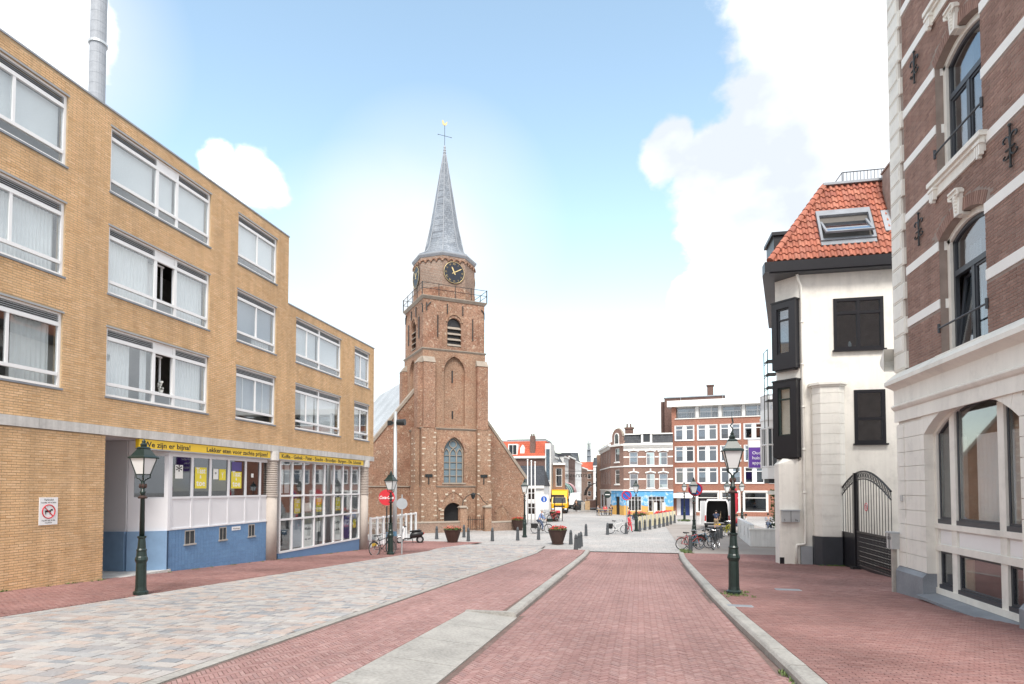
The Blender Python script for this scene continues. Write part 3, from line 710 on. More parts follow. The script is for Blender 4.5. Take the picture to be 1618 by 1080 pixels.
# snack bar under the block
SB = thing('snack_bar_front', 'white and blue tiled snack bar shopfront with yellow sign boards under the flats', 'shopfront', (-14.8, 0, 0), PI/2)
y0 = .16
ZB, ZP, ZW = 2.06, 3.11, 4.5
mull = [17.36, 18.33, 19.24, 20.23, 21.24, 22.17, 22.75]
def tiles(mb, x0, x1, z0f, z1, y, s=.148):
    z = z1
    while z > -.1:
        x = x0
        while x < x1-.01:
            b = min(x+s, x1)
            if z > z0f((x+b)/2): mb.box(x+.003, b-.003, y-.006, y+.004, z-s+.003, z-.003)
            x += s
        z -= s
obj('base_wall', MB().box(17.3, 22.62, y0, y0+.2, .2, ZB), 'tile_grout', SB)
vents = [(18.02,18.5),(19.75,20.15),(21.45,21.85)]
mb = MB(); tiles(mb, 17.3, 22.62, lambda x: gz(x)-.02, ZB-.003, y0)
o = obj('tile_field', mb, 'blue_tile', SB); o['kind'] = 'stuff'
for a, b in vents:
    f = obj('vent_window', MB().box(a,a+.03,y0-.012,y0+.03,1.55,ZB-.05).box(b-.03,b,y0-.012,y0+.03,1.55,ZB-.05).box(a+.03,b-.03,y0-.012,y0+.03,ZB-.09,ZB-.05).box(a-.04,b+.04,y0-.05,y0+.03,1.5,1.549).box((a+b)/2-.012,(a+b)/2+.012,y0-.012,y0+.0,1.55,ZB-.09), 'wood_grey', SB)
    obj('pane', MB().box(a+.03,b-.03,y0-.009,y0-.007,1.55,ZB-.09), 'windscreen', f)
mb = MB(); mb.box(20.45,20.95,y0-.02,y0-.007,1.84,1.98); nb = obj('street_name_plate', mb, 'sign_white', SB)
mb = MB(); put_text(mb, 'Weststraat', 20.5, y0-.021, 1.88, .08, width=.4, depth=.001); obj('lettering', mb, 'ink', nb)
mb = MB(); mb.box(17.3, 22.7, y0-.03, y0+.08, ZB+.001, ZB+.05); mb.box(17.3,22.7,y0-.02,y0+.06,ZP-.03,ZP+.04); mb.box(17.3,22.7,y0-.02,y0+.06,ZW-.03,ZW+.15)
for v in mull: mb.box(v-.05,v+.05,y0-.015,y0+.065,ZB+.05,ZP-.03); mb.box(v-.05,v+.05,y0-.015,y0+.065,ZP+.04,ZW-.03)
mb.box(17.2,17.31,y0-.04,y0+.08,ZB,ZW+.1)
obj('frame', mb, 'shop_white', SB)
for a, b in zip(mull, mull[1:]):
    obj('panel', MB().box(a+.05,b-.05,y0+.01,y0+.04,ZB+.05,ZP-.03), 'shop_white', SB)
    p = obj('pane', MB().box(a+.05,b-.05,y0+.02,y0+.03,ZP+.04,ZW-.03), 'glass_dark', SB)
def poster(a, b, z0, z1, mat, y, lines=(), par=None):
    p = obj('poster', MB().box(a,b,y,y+.004,z0,z1), mat, par or SB)
    for (txt, fx, fz, sz, wd) in lines:
        mb = MB(); put_text(mb, txt, a+(b-a)*fx, y-.001, z0+(z1-z0)*fz, sz, width=(b-a)*wd, depth=.001, bold=.004)
        obj('lettering', mb, 'sign_white' if mat == 'poster_yellow' else 'ink', p)
    return p
TT = [('Tast', .1, .72, .28, .8), ('&', .4, .48, .16, .15), ('toe', .12, .12, .3, .76)]
poster(17.55,17.9,3.75,4.2,'poster_white',y0+.008,[('*',.1,.2,.5,.8)])
poster(18.48,19.05,3.42,4.15,'poster_yellow',y0+.008,TT)
poster(19.4,19.68,3.75,4.12,'poster_white',y0+.008,[('o',.3,.5,.15,.3)]); poster(19.72,20.08,3.72,4.12,'poster_yellow',y0+.008,[('Y',.35,.2,.3,.3)])
poster(20.4,21.0,3.42,4.05,'poster_yellow',y0+.008,TT); poster(20.42,21.0,4.08,4.42,'poster_purple',y0+.008)
poster(21.6,21.75,3.85,4.0,'poster_white',y0+.008)
# the shopfront turns back into the porch
p0, p1, p2 = (17.25, y0), (16.6, 1.05), (16.55, 3.4)
def skew(mb, a, b, z0, z1, t0, t1): # slab along the line a-b, t offsets to the outside
    dx, dy = b[0]-a[0], b[1]-a[1]; l = math.hypot(dx, dy); nx, ny = dy/l, -dx/l
    if ny > 0 and False: nx, ny = -nx, -ny
    q = lambda p, t: (p[0]+nx*t, p[1]+ny*t)
    A0, B0, A1, B1 = q(a,t0), q(b,t0), q(a,t1), q(b,t1)
    mb.hexa([(*A0,z0),(*B0,z0),(*B1,z0),(*A1,z0)], [(*A0,z1),(*B0,z1),(*B1,z1),(*A1,z1)])
def lerp(a, b, f): return (a[0]+(b[0]-a[0])*f, a[1]+(b[1]-a[1])*f)
mb = MB(); skew(mb, p0, p1, .4, ZB, 0, -.15); skew(mb, p1, p2, .4, ZB, 0, -.15); 
for pa, pb in ((p0,p1),(p1,p2)):
    l = math.hypot(pb[0]-pa[0], pb[1]-pa[1]); n = int(l/.148); z = ZB
    tm = MB()
    while z > .55:
        for i in range(n): skew(tm, lerp(pa,pb,i/n+.003), lerp(pa,pb,(i+1)/n-.003), z-.145, z-.003, -.006, .006)
        z -= .148
    o = obj('tile_field', tm, 'blue_tile', SB); o['kind'] = 'stuff'
obj('porch_base', mb, 'tile_grout', SB)
mb = MB(); skew(mb, p0, p1, ZB, ZP, 0, -.06); skew(mb, p0, p1, ZW-.03, 4.93, 0, -.06); skew(mb, p0, lerp(p0,p1,.1), ZP, ZW, .01, -.06); skew(mb, lerp(p0,p1,.86), p1, ZP, ZW, .01, -.06); skew(mb, p0, p1, ZP-.03, ZP+.04, .02, -.01); skew(mb, p0, p1, ZB, ZB+.05, .03, -.01)
skew(mb, p1, p2, ZB, 4.93, 0, -.08); obj('porch_wall', mb, 'shop_white', SB)
mb = MB(); skew(mb, lerp(p0,p1,.1), lerp(p0,p1,.86), ZP+.04, ZW-.03, -.02, -.03); obj('pane', mb, 'glass_dark', SB)
obj('porch_wall', MB().box(14.68, 16.6, 3.4, 3.5, .4, 4.93), 'shop_white', SB); obj('porch_floor', MB().box(14.67,17.3,.05,3.4,.5,gz(16)+OFF_L+.03), 'concrete_beam', SB)
# second bay: tall white glazed grid
GX0, GX1 = 23.55, 31.1; GB, G1, G2, GT = .66, 2.08, 3.1, 4.62
mb = MB(); n = 8; xs = [GX0+(GX1-GX0)*i/n for i in range(n+1)]
for v in xs:
    for a, b in ((GB+.08,G1-.04),(G1+.04,G2-.04),(G2+.04,GT-.05)): mb.box(v-.05,v+.05,y0-.04,y0+.06,a,b)
for z, h in ((GB+.04,.04),(G1,.04),(G2,.04),(GT,.05)): mb.box(GX0-.05,GX1+.05,y0-.045,y0+.065,z-h,z+h)
gr = obj('glazing_frame', mb, 'white_paint', SB)
for a, b in zip(xs, xs[1:]):
    for z0_, z1_ in ((GB+.08,G1-.04),(G1+.04,G2-.04),(G2+.04,GT-.05)): obj('pane', MB().box(a+.05,b-.05,y0+.005,y0+.012,z0_,z1_), 'glass', SB)
obj('base_wall', MB().box(GX0-.1, GX1+.05, y0-.02, y0+.2, -.3, GB-.001), 'blue_tile', SB)
for i, spec in enumerate([None,'poster_yellow',None,'poster_yellow',None,'poster_yellow',None,None]):
    if spec: poster(xs[i]+.25, xs[i+1]-.2, 2.3, 2.95, spec, y0+.02, TT)
poster(xs[2]+.2,xs[3]-.2,2.35,2.75,'poster_white',y0+.02); poster(xs[1]+.06,xs[2]-.08,.8,2.0,'blind_blue',y0+.03)
poster(xs[2]+.12,xs[3]-.12,.75,1.75,'poster_white',y0+.02,[('Menu',.1,.75,.2,.8),('kip saté',.15,.3,.12,.7)]); poster(xs[3]+.3,xs[4]-.3,1.35,1.85,'poster_white',y0+.02)
poster(xs[5]+.1,xs[6]-.15,.8,2.0,'poster_white',y0+.02,[('Softijs',.1,.7,.2,.8),('& koffie',.1,.4,.18,.8)]); poster(xs[6]+.1,xs[7]-.1,.8,2.0,'poster_purple',y0+.02); poster(xs[7]+.3,xs[8]-.3,1.3,1.75,'poster_yellow',y0+.02)
for a, b in ((xs[0]+.1, xs[1]-.1), (xs[1]+.05, xs[2]-.5)): curtain(SB, a, b, 3.2, 4.5, y0+.4)
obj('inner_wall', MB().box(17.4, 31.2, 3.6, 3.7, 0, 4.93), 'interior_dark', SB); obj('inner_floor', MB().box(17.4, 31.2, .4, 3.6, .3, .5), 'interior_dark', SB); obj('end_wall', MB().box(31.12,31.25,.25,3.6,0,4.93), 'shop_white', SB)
# sign boards with their wording
for (a, b, words) in ((15.85,22.58,[('We zijn er bijna!',.15,2.0),('Lekker eten voor zachte prijzen!',2.95,3.6)]), (23.2,31.25,[('Koffie - Gebak - Patat - Snacks - Broodjes - Burgers - Div. Schotels',.2,7.55)])):
    s_ = obj('sign_board', MB().box(a,b,-.02,.12,4.655,4.925), 'sign_yellow', SB)
    obj('sign_edge', MB().box(a,b,-.025,.12,4.615,4.652), 'louvre', s_)
    for tx, off, wd in words: obj('lettering', put_text(MB(), tx, a+off, -.022, 4.705, .225, width=wd, bold=.004, depth=.002), 'ink', s_)
for cx in (22.93, 31.7):
    t_ = thing('column', 'stone column with ribbed upper drum at the ' + ('middle of the snack bar front' if cx < 25 else 'far corner of the snack bar'), 'column', (-14.8-.22, cx, gz(cx)-.05), PI/2, 'columns under the flats')
    zt = 4.94-gz(cx)+.05; z3 = 3.12-gz(cx)+.05
    obj('shaft', MB().lathe([(.3,0),(.3,z3-.04)], 20), 'concrete_column', t_, True)
    obj('band', MB().lathe([(.33,z3-.04),(.33,z3+.04)], 20), 'concrete_column', t_)
    pr = []; z = z3+.04
    while z < zt-.42: pr += [(.27,z),(.315,z+.02),(.315,z+.06),(.27,z+.085)]; z += .09
    obj('ribbed_drum', MB().lathe(pr, 20), 'concrete_column', t_)
    obj('capital', MB().lathe([(.3,zt-.4),(.36,zt-.36),(.36,zt-.002)], 20), 'concrete_beam', t_)
t_ = thing('flue', 'tall grey metal flue rising behind the yellow brick block', 'chimney', (-62.9, 60, 0))
mb = MB(); pr = []
for i in range(60): pr += [(.86,i*1.25),(.86,i*1.25+1.18),(.84,i*1.25+1.2)]
obj('shaft', MB().lathe(pr, 20), 'lead', t_); obj('collar', MB().lathe([(1.0,56.2),(1.0,56.5)], 20), 'galvanised', t_); obj('rim', MB().lathe([(1.1,74.6),(1.1,75.2)], 20), 'galvanised', t_)
# ------------------------------------------------------------------ arches
def arch_pts(x0, x1, spring, rise, n=14, pointed=False):
    cx = (x0+x1)/2; h = (x1-x0)/2; pts = []
    if pointed:      # two arcs
        R = (h*h+rise*rise)/(2*h)
        for i in range(n//2+1):
            a = math.asin(min(1, rise/R))*i/(n//2); pts.append((x0+R-R*math.cos(a), spring+R*math.sin(a)))
        return pts + [(2*cx-x, z) for x, z in reversed(pts[:-1])]
    R = (h*h+rise*rise)/(2*rise); a0 = math.asin(min(1, h/R)) if rise < h else PI/2
    for i in range(n+1):
        a = -a0+2*a0*i/n; pts.append((cx+R*math.sin(a), spring+rise-R+R*math.cos(a)))
    return pts
def arch_panel(mb, x0, x1, z0, z1, hx0, hx1, hz0, spring, rise, y, depth, pointed=False, back=True):
    """wall front with an arched opening, its reveal and (for a niche) its back"""
    ap = arch_pts(hx0, hx1, spring, rise, 14, pointed)
    q = mb.quad
    q((x0,y,z0),(hx0,y,z0),(hx0,y,z1),(x0,y,z1)); q((hx1,y,z0),(x1,y,z0),(x1,y,z1),(hx1,y,z1))
    if hz0 > z0: q((hx0,y,z0),(hx1,y,z0),(hx1,y,hz0),(hx0,y,hz0))
    for (a, za), (b, zb) in zip(ap, ap[1:]):
        q((a,y,za),(b,y,zb),(b,y,z1),(a,y,z1)); q((a,y,za),(a,y+depth,za),(b,y+depth,zb),(b,y,zb))
    q((hx0,y,hz0),(hx0,y,spring),(hx0,y+depth,spring),(hx0,y+depth,hz0)); q((hx1,y,hz0),(hx1,y+depth,hz0),(hx1,y+depth,spring),(hx1,y,spring)); q((hx0,y,hz0),(hx0,y+depth,hz0),(hx1,y+depth,hz0),(hx1,y,hz0))
    if back: mb.add([(hx0,y+depth,hz0),(hx1,y+depth,hz0)]+[(a,y+depth,za) for a, za in reversed(ap)], [tuple(range(len(ap)+2))])
    return ap
def arch_ring(mb, hx0, hx1, spring, rise, t0, t1, y0, y1, n=14, pointed=False):
    """a band following an arch, from t0 to t1 outside the intrados"""
    ap = arch_pts(hx0, hx1, spring, rise, n, pointed); cx = (hx0+hx1)/2
    def offs(t):
        out = []
        for i, (x, z) in enumerate(ap):
            a = ap[max(0,i-1)]; b = ap[min(len(ap)-1,i+1)]; dx, dz = b[0]-a[0], b[1]-a[1]; l = math.hypot(dx, dz); out.append((x-dz/l*t, z+dx/l*t))
        return out
    A, B = offs(t0), offs(t1)
    for i in range(len(ap)-1):
        mb.hexa([(A[i][0],y0,A[i][1]),(A[i+1][0],y0,A[i+1][1]),(A[i+1][0],y1,A[i+1][1]),(A[i][0],y1,A[i][1])],
                [(B[i][0],y0,B[i][1]),(B[i+1][0],y0,B[i+1][1]),(B[i+1][0],y1,B[i+1][1]),(B[i][0],y1,B[i][1])])
def arch_fill(mb, hx0, hx1, z0, spring, rise, y0, y1, inset=0, pointed=False, xa=None, xb=None):
    ap = arch_pts(hx0+inset, hx1-inset, spring, max(.02, rise-inset*.6), 14, pointed)
    if xa is not None:
        def zat(x):
            for (a, za), (b, zb) in zip(ap, ap[1:]):
                if a <= x <= b: return za+(zb-za)*(x-a)/max(1e-6,b-a)
            return spring
        ap = [(xa, zat(xa))]+[p for p in ap if xa < p[0] < xb]+[(xb, zat(xb))]
    mb.prism([(ap[0][0], z0)] + ap + [(ap[-1][0], z0)], y0, y1); return mb
# ------------------------------------------------------------------ right: brown brick town house with white bands
RR = thing('town_house', 'tall brown brick town house with white stone bands and rusticated cream ground floor', 'building', (6.65, 0, 0), -PI/2)
RX0, RX1 = -17.70, -5.0     # local x = -Y
WC = [-14.37, -10.15]        # window centres
TOP = 18.5
wh = .94
wz = {1: (6.4, 8.98, .25), 2: (10.38, 12.95, .25), 3: (14.4, 16.95, .25)}
mb = MB()
xcuts = [RX0, (WC[0]+WC[1])/2, RX1]
for (a, b), c in zip(zip(xcuts, xcuts[1:]), WC):
    zz = [6.1, 10.0, 14.0, TOP]
    for k, (za, zb) in enumerate(zip(zz, zz[1:])):
        s0, sp, ri = wz[k+1]; arch_panel(mb, a, b, za, zb, c-wh, c+wh, s0, sp, ri, 0, .30, back=False)
mb.box(RX0, RX0+.3, .3, 9, .3, TOP); mb.box(RX0, RX1, 8.7, 9, .3, TOP); mb.box(RX1-.3, RX1, .3, 9, .3, TOP); mb.box(RX0, RX1, .3, 9, TOP-.2, TOP)
for z in (6.05, 10.0, 14.0): mb.box(RX0+.3, RX1-.3, .5, 8.6, z-.2, z-.05)
rw = obj('wall', mb, 'brown_mortar', RR, fix=False)
bands = [(7.47,7.68), (8.78,8.99), (10.13,10.33), (11.47,11.67), (12.79,13.0), (14.12,14.33), (15.48,15.68), (16.8,17.0)]
rholes = []
for c in WC:
    for k, (s0, sp, ri) in wz.items(): rholes.append((c-wh, c+wh, s0-.3, sp))
def infan(x, z):
    for c in WC:
        for s0, sp, ri in wz.values():
            R = (wh*wh+ri*ri)/(2*ri); dz = z-(sp+ri-R); d = math.hypot(x-c, dz)
            if z > sp-.03 and d < R+.31 and abs(x-c) < wh+.24: return True
    return False
prev = 6.44
for i, (za, zb) in enumerate(bands + [(TOP-.05, TOP)]):
    brick_field(rw, RX0+.72, RX1, prev+.008, za-.004, rholes, 0, 'brown_brick', near='x1v', n_single=100 if i < 4 else 0, skip=lambda x, z: infan(x, z) or x > -11.6)
    prev = zb
for za, zb in bands:            # bands stop at window openings
    cuts = [RX0+.70]
    for c in WC:
        for s0, sp, ri in wz.values():
            if s0 < (za+zb)/2 < sp+.1: cuts += [c-wh, c+wh]
    cuts.append(RX1)
    for i in range(0, len(cuts), 2): obj('stone_band', MB().box(cuts[i]+.002, cuts[i+1]-.002 + (.0), -.022, .1, za, zb), 'white_stone', RR)
    for c in WC:
        for s0, sp, ri in wz.values():
            if s0 < (za+zb)/2 < sp+.1:
                for sgn in (-1, 1): obj('band_return', MB().box(*sorted((c+sgn*wh-.006*sgn, c+sgn*(wh-.008))), .1, .298, za, zb), 'white_stone', RR)
# soldier bricks of the arches
me_v = mesh('brick', MB().box(-.031,.031,-.006,.03,0,.26), 'brown_brick')
for c in WC:
    for s0, sp, ri in wz.values():
        R = (wh*wh+ri*ri)/(2*ri); a0 = math.asin(wh/R); n = int(2*a0*R/.073)
        if c < -12:
            for i in range(n):
                a = -a0+2*a0*(i+.5)/n; o = inst('brick', me_v, rw, (c+R*math.sin(a), -.004, sp+ri-R+R*math.cos(a))); o.rotation_euler = (0, a, 0)
# brick reveals are the panel's own; quoins, zig-zag wide and narrow
z = 6.45; i = 0
while z < TOP:
    wq = .62 if i % 2 else .74
    mb = MB(); mb.box(RX0-.05, RX0-.05+wq, -.06, .3, z+.008, z+.43); mb.box(RX0-.01, RX0-.05+wq-.05, -.075, -.06, z+.05, z+.39)
    obj('quoin_block', mb, 'cream_paint', RR); z += .44; i += 1
obj('quoin_backing', MB().box(RX0-.03, RX0+.56, -.035, .25, 6.2, TOP), 'cream_paint', RR)
def scroll_anchor(x, z):
    mb = MB(); y = -.05
    mb.tube([(x,y,z-.34),(x,y,z+.36)], .02, 6); mb.tube([(x-.14,y,z-.02),(x+.14,y,z-.02)], .02, 6)
    for sx_ in (-1, 1):
        for up in (1, -.75):
            pts = []
            for k in range(15):
                a = k/14; rr = .085*(1-a*.75); th = PI*1.0-a*4.2
                pts.append((x+sx_*(.10+rr*math.cos(th))*1.5, y, z+up*(.16+rr*math.sin(th)*1.1)))
            mb.tube([(x, y, z+up*.0)] + pts, .017, 5)
    mb.ball((x,y,z+.4), .035, 6); mb.ball((x,y,z-.36), .03, 6); mb.tube([(x,y,z),(x,.0,z)], .015, 5)
    obj('wall_anchor', mb, 'dark_iron', RR)
for x, z in ((-16.22,13.62),(-16.18,9.62),(-12.47,9.6),(-12.47,13.6)): scroll_anchor(x, z)
def house_window(c, k):
    s0, sp, ri = wz[k]; yb = .16
    # stone sill with consoles
    if k > 1:
        obj('sill', MB().box(c-wh-.18,c+wh+.18,-.16,.3,s0-.10,s0-.002).box(c-wh-.12,c+wh+.12,-.10,-.02,s0-.17,s0-.101), 'cream_paint', RR)
        obj('apron', MB().box(c-wh-.1,c+wh+.1,-.05,-.0,s0-.38,s0-.171), 'cream_paint', RR)
        for sgn in (-1, 1):
            mb = MB()
            for j in range(3): mb.box(c+sgn*(wh+.02)-.1+.07*j,c+sgn*(wh+.02)-.045+.07*j,-.13,-.05,s0-.45-(.05 if j == 1 else 0),s0-.172)
            mb.box(c+sgn*(wh+.02)-.13,c+sgn*(wh+.02)+.13,-.15,-.05,s0-.235,s0-.172); obj('console', mb, 'cream_paint', RR)
    else: obj('sill', MB().box(c-wh-.05,c+wh+.05,-.12,.3,s0-.09,s0-.002), 'cream_paint', RR)
    kz = sp+ri
    mb = MB(); mb.hexa([(c-.10,-.07,kz-.06),(c+.10,-.07,kz-.06),(c+.10,.02,kz-.06),(c-.10,.02,kz-.06)], [(c-.16,-.07,kz+.36),(c+.16,-.07,kz+.36),(c+.16,.02,kz+.36),(c-.16,.02,kz+.36)])
    mb.box(c-.2,c+.2,-.12,.02,kz+.361,kz+.43); mb.box(c-.17,c+.17,-.16,-.02,kz+.431,kz+.47)
    for j in range(5): mb.ball((c,-.075,kz+.03+.07*j), .035+.008*j, 6)
    for sx_ in (-1, 1): mb.tube([(c+sx_*.1,-.1,kz+.3),(c+sx_*.19,-.12,kz+.34),(c+sx_*.2,-.12,kz+.41),(c+sx_*.13,-.12,kz+.42)], .025, 5)
    obj('keystone', mb, 'cream_paint', RR)
    obj('keystone_soffit', MB().box(c-.10,c+.10,.02,.29,kz-.075,kz-.02), 'cream_paint', RR)
    # cream surround inside the reveal, dark frame
    mb = MB(); mb.box(c-wh+.005,c-wh+.13,yb,.3,s0,sp); mb.box(c+wh-.13,c+wh-.005,yb,.3,s0,sp); arch_ring(mb, c-wh, c+wh, sp, ri, -.13, -.004, yb, .3)
    wdw = obj('window', mb, 'cream_paint', RR)
    x0, x1 = c-wh+.13, c+wh-.13; tz = s0+1.75; mb = MB(); fw = .075; y = yb+.06
    mb.box(x0,x0+fw,y,y+.08,s0,sp); mb.box(x1-fw,x1,y,y+.08,s0,sp); arch_ring(mb, c-wh, c+wh, sp, ri, -.205, -.131, y, y+.08); mb.box(x0+fw,x1-fw,y,y+.08,s0,s0+fw); mb.box(x0+fw,x1-fw,y-.02,y+.08,tz-.06,tz+.06); mb.box(c-.055,c+.055,y-.01,y+.08,s0+fw,tz-.06)
    obj('frame', mb, 'grey_frame', wdw)
    tiltd = k == 1 and c < -12
    for sgn in (-1, 1):
        a, b = (x0+fw, c-.055) if sgn < 0 else (c+.055, x1-fw)
        mb = MB(); mb.box(a,a+.05,y+.01,y+.07,s0+fw,tz-.06); mb.box(b-.05,b,y+.01,y+.07,s0+fw,tz-.06); mb.box(a+.05,b-.05,y+.01,y+.07,s0+fw,s0+fw+.05); mb.box(a+.05,b-.05,y+.01,y+.07,tz-.11,tz-.06)
        ca = obj('casement', mb, 'grey_frame', wdw)
        gp = MB().box(a+.05,b-.05,y+.035,y+.045,s0+fw+.05,tz-.11)
        if tiltd and sgn < 0:
            ang = Matrix.Translation((0,y+.02,s0+fw)) @ Matrix.Rotation(-.10, 4, 'X') @ Matrix.Translation((0,-y-.02,-s0-fw))
            ca.data.transform(ang); gp.v = [tuple(ang @ Vector(p)) for p in gp.v]
        obj('pane', gp, 'glass_sky', wdw)
    mb = MB(); arch_fill(mb, c-wh, c+wh, tz+.06, sp, ri, y+.035, y+.045, .2); obj('pane', mb, 'glass_sky', wdw)
    obj('balcony_rail', MB().tube([(c-wh-.03,-.03,s0+.62),(c+wh+.03,-.03,s0+.62)], .022, 8).tube([(c-wh-.03,-.03,s0+.52),(c-wh-.03,-.03,s0+.72)], .03, 8).tube([(c+wh+.03,-.03,s0+.52),(c+wh+.03,-.03,s0+.72)], .03, 8), 'grey_frame', wdw)
    obj('back_wall', MB().box(c-1.3,c+1.3,1.6,1.7,s0-.3,sp+.6), 'interior_pale', wdw)
    if k == 1: curtain(wdw, x0+.05, x0+.55, s0, tz+.6, y+.3, 'curtain_white', .13)
    else: obj('blind', MB().box(x0+.02,x0+.5,y+.25,y+.26,s0,sp+.2), 'interior_pale', wdw)
for c in WC:
    for k in (1, 2, 3): house_window(c, k)
# cornice over the ground floor
prof = [(0,5.15),(-.05,5.15),(-.05,5.44),(-.09,5.47),(-.13,5.53),(-.13,5.56),(-.055,5.60),(-.055,5.98),(-.12,6.02),(-.26,6.09),(-.28,6.10),(-.28,6.20),(-.02,6.42),(0,6.42)]
def run(mb, prof, x0, x1):
    n = len(prof); mb.add([(x0,y,z) for y,z in prof]+[(x1,y,z) for y,z in prof], [tuple(range(n)),tuple(range(n,2*n))]+[(i,(i+1)%n,n+(i+1)%n,n+i) for i in range(n-1)])
mb = MB(); run(mb, [(y-.02,z) for y,z in prof], RX0-.08, RX1); obj('cornice', mb, 'cream_paint', RR)
# rusticated ground floor
GW = [(-16.22,-12.47), (-11.35,-7.6)]
mb = MB()
for (a, b), (h0, h1) in zip(((RX0,-11.9),(-11.9,RX1)), GW): arch_panel(mb, a, b, .3, 6.1, h0, h1, .3, 4.72, .62, .0, .34, back=False)
obj('ground_floor_wall', mb, 'cream_stucco', RR, fix=False)
zj = [1.43+.365*i for i in range(11)]
for (xa, xb) in ((RX0-.03, GW[0][0]), (GW[0][1], GW[1][0])):
    for za, zb in zip(zj, zj[1:]):
        if zb > 4.8: zb = min(zb, 5.12)
        # the corner pier steps forward a little
        if xa < -17: obj('stone_block', MB().box(xa, xa+.42, -.045, .3, za+.006, zb-.006), 'cream_paint', RR); obj('stone_block', MB().box(xa+.425, xb+.008, -.03, .335, za+.006, zb-.006), 'cream_paint', RR)
        else: obj('stone_block', MB().box(xa-.008, xb+.008, -.03, .335, za+.006, zb-.006), 'cream_paint', RR)
for (h0, h1) in GW:
    n = 13
    for i in range(n):      # voussoirs
        ap = arch_pts(h0, h1, 4.72, .62, n); (a, za), (b, zb) = ap[i], ap[i+1]; cx = (h0+h1)/2
        ta, tb = cx+(a-cx)*1.10, cx+(b-cx)*1.10; g_ = .004
        mb = MB(); mb.hexa([(a+g_,-.028,za-.008),(b-g_,-.028,zb-.008),(b-g_,.335,zb-.008),(a+g_,.335,za-.008)], [(ta+g_,-.028,5.43),(tb-g_,-.028,5.43),(tb-g_,.335,5.43),(ta+g_,.335,5.43)]); obj('voussoir', mb, 'cream_paint', RR)
    # joinery: mullions, sill panels and lower lights
    y = .18; ms = [h0+.06, h0+.86, h1-1.0, h1-.06]
    mb = MB()
    for j, v in enumerate(ms):
        wv = .06 if j in (0,3) else .11; ap = arch_pts(h0, h1, 4.72, .62, 14)
        zt = 4.72 if j in (0,3) else 5.12
        for za, zb in ((1.12,1.99),(2.14,2.5),(2.62,zt)): mb.box(v-wv,v+wv,y,y+.14,za,zb)
    for za, zb in ((.98,1.12),(1.99,2.14),(2.5,2.62)): mb.box(h0,h1,y-.025,y+.14,za,zb)
    arch_ring(mb, h0, h1, 4.72, .62, -.09, -.003, y-.01, y+.14)
    jf = obj('shop_window', mb, 'cream_paint', RR)
    for j in range(3):
        a = ms[j]+(.06 if j == 0 else .11); b = ms[j+1]-(.06 if j == 2 else .11)
        obj('panel', MB().box(a,b,y+.05,y+.09,2.14,2.5), 'white_paint', jf); obj('panel_moulding', MB().box(a+.05,b-.05,y+.03,y+.05,2.18,2.46), 'white_paint', jf)
        for (za, zb) in ((1.12,1.99),(2.62,None)):
            f = MB(); yy = y+.05
            if zb:
                f.box(a,a+.06,yy,yy+.07,za,zb); f.box(b-.06,b,yy,yy+.07,za,zb); f.box(a+.06,b-.06,yy,yy+.07,za+.09,za+.14); f.box(a-.0,b+.0,yy-.05,yy+.07,za,za+.09); f.box(a+.06,b-.06,yy,yy+.07,zb-.06,zb)
                obj('frame', f, 'grey_frame', jf); obj('pane', MB().box(a+.06,b-.06,yy+.03,yy+.04,za+.14,zb-.06), 'glass', jf)
            else:
                arch_fill(f, h0, h1, za+.10, 4.72, .62, yy, yy+.02, .09, xa=a, xb=a+.06); arch_fill(f, h0, h1, za+.10, 4.72, .62, yy, yy+.06, .09, xa=b-.06, xb=b); f.box(a+.06,b-.06,yy,yy+.07,za+.1,za+.15); f.box(a,b,yy-.05,yy+.07,za,za+.1)
                ap = [p for p in arch_pts(h0+.09, h1-.09, 4.72, .566, 30) if a+.06 < p[0] < b-.06]
                for p, q in zip(ap, ap[1:]): f.hexa([(p[0],yy,p[1]-.08),(q[0],yy,q[1]-.08),(q[0],yy+.07,q[1]-.08),(p[0],yy+.07,p[1]-.08)], [(p[0],yy,p[1]),(q[0],yy,q[1]),(q[0],yy+.07,q[1]),(p[0],yy+.07,p[1])])
                obj('frame', f, 'grey_frame', jf); g2 = MB(); arch_fill(g2, h0, h1, za+.15, 4.72, .62, yy+.03, yy+.04, .1, xa=a+.06, xb=b-.06); obj('pane', g2, 'glass', jf)
                curtain(jf, a+.1, b-.1, za+.1, 4.6, y+.4, 'curtain_white', .16, .03) if j == 1 else obj('blind', MB().box(a,b,y+.35,y+.36,za,4.6), 'interior_pale', jf)
    obj('room_back', MB().box(h0-.2,h1+.2,2.4,2.5,.4,5.9), 'interior_pale', jf); obj('room_floor', MB().box(h0-.2,h1+.2,.5,2.4,2.25,2.4), 'interior_dark', jf)
    obj('yellow_screen', MB().box(h0+.15,h0+.75,.6,.62,1.0,2.0), 'windbreak_cream', jf)
    obj('sill', MB().hexa([(h0-.02,-.26,.86),(h1+.02,-.26,.86),(h1+.02,.2,.86),(h0-.02,.2,.86)], [(h0-.02,-.26,.92),(h1+.02,-.26,.92),(h1+.02,.2,.979),(h0-.02,.2,.979)]), 'bluestone', jf)
    obj('plinth', MB().box(h0,h1,-.06,.2,.2,.859), 'bluestone', jf)
for (xa, xb) in ((RX0-.06, GW[0][0]), (GW[0][1], GW[1][0])):
    obj('plinth', MB().box(xa, xb+.01, -.12, .345, .2, 1.32).hexa([(xa,-.12,1.32),(xb+.01,-.12,1.32),(xb+.01,.345,1.32),(xa,.345,1.32)], [(xa,-.036,1.424),(xb+.01,-.036,1.424),(xb+.01,.345,1.424),(xa,.345,1.424)]), 'bluestone', RR)
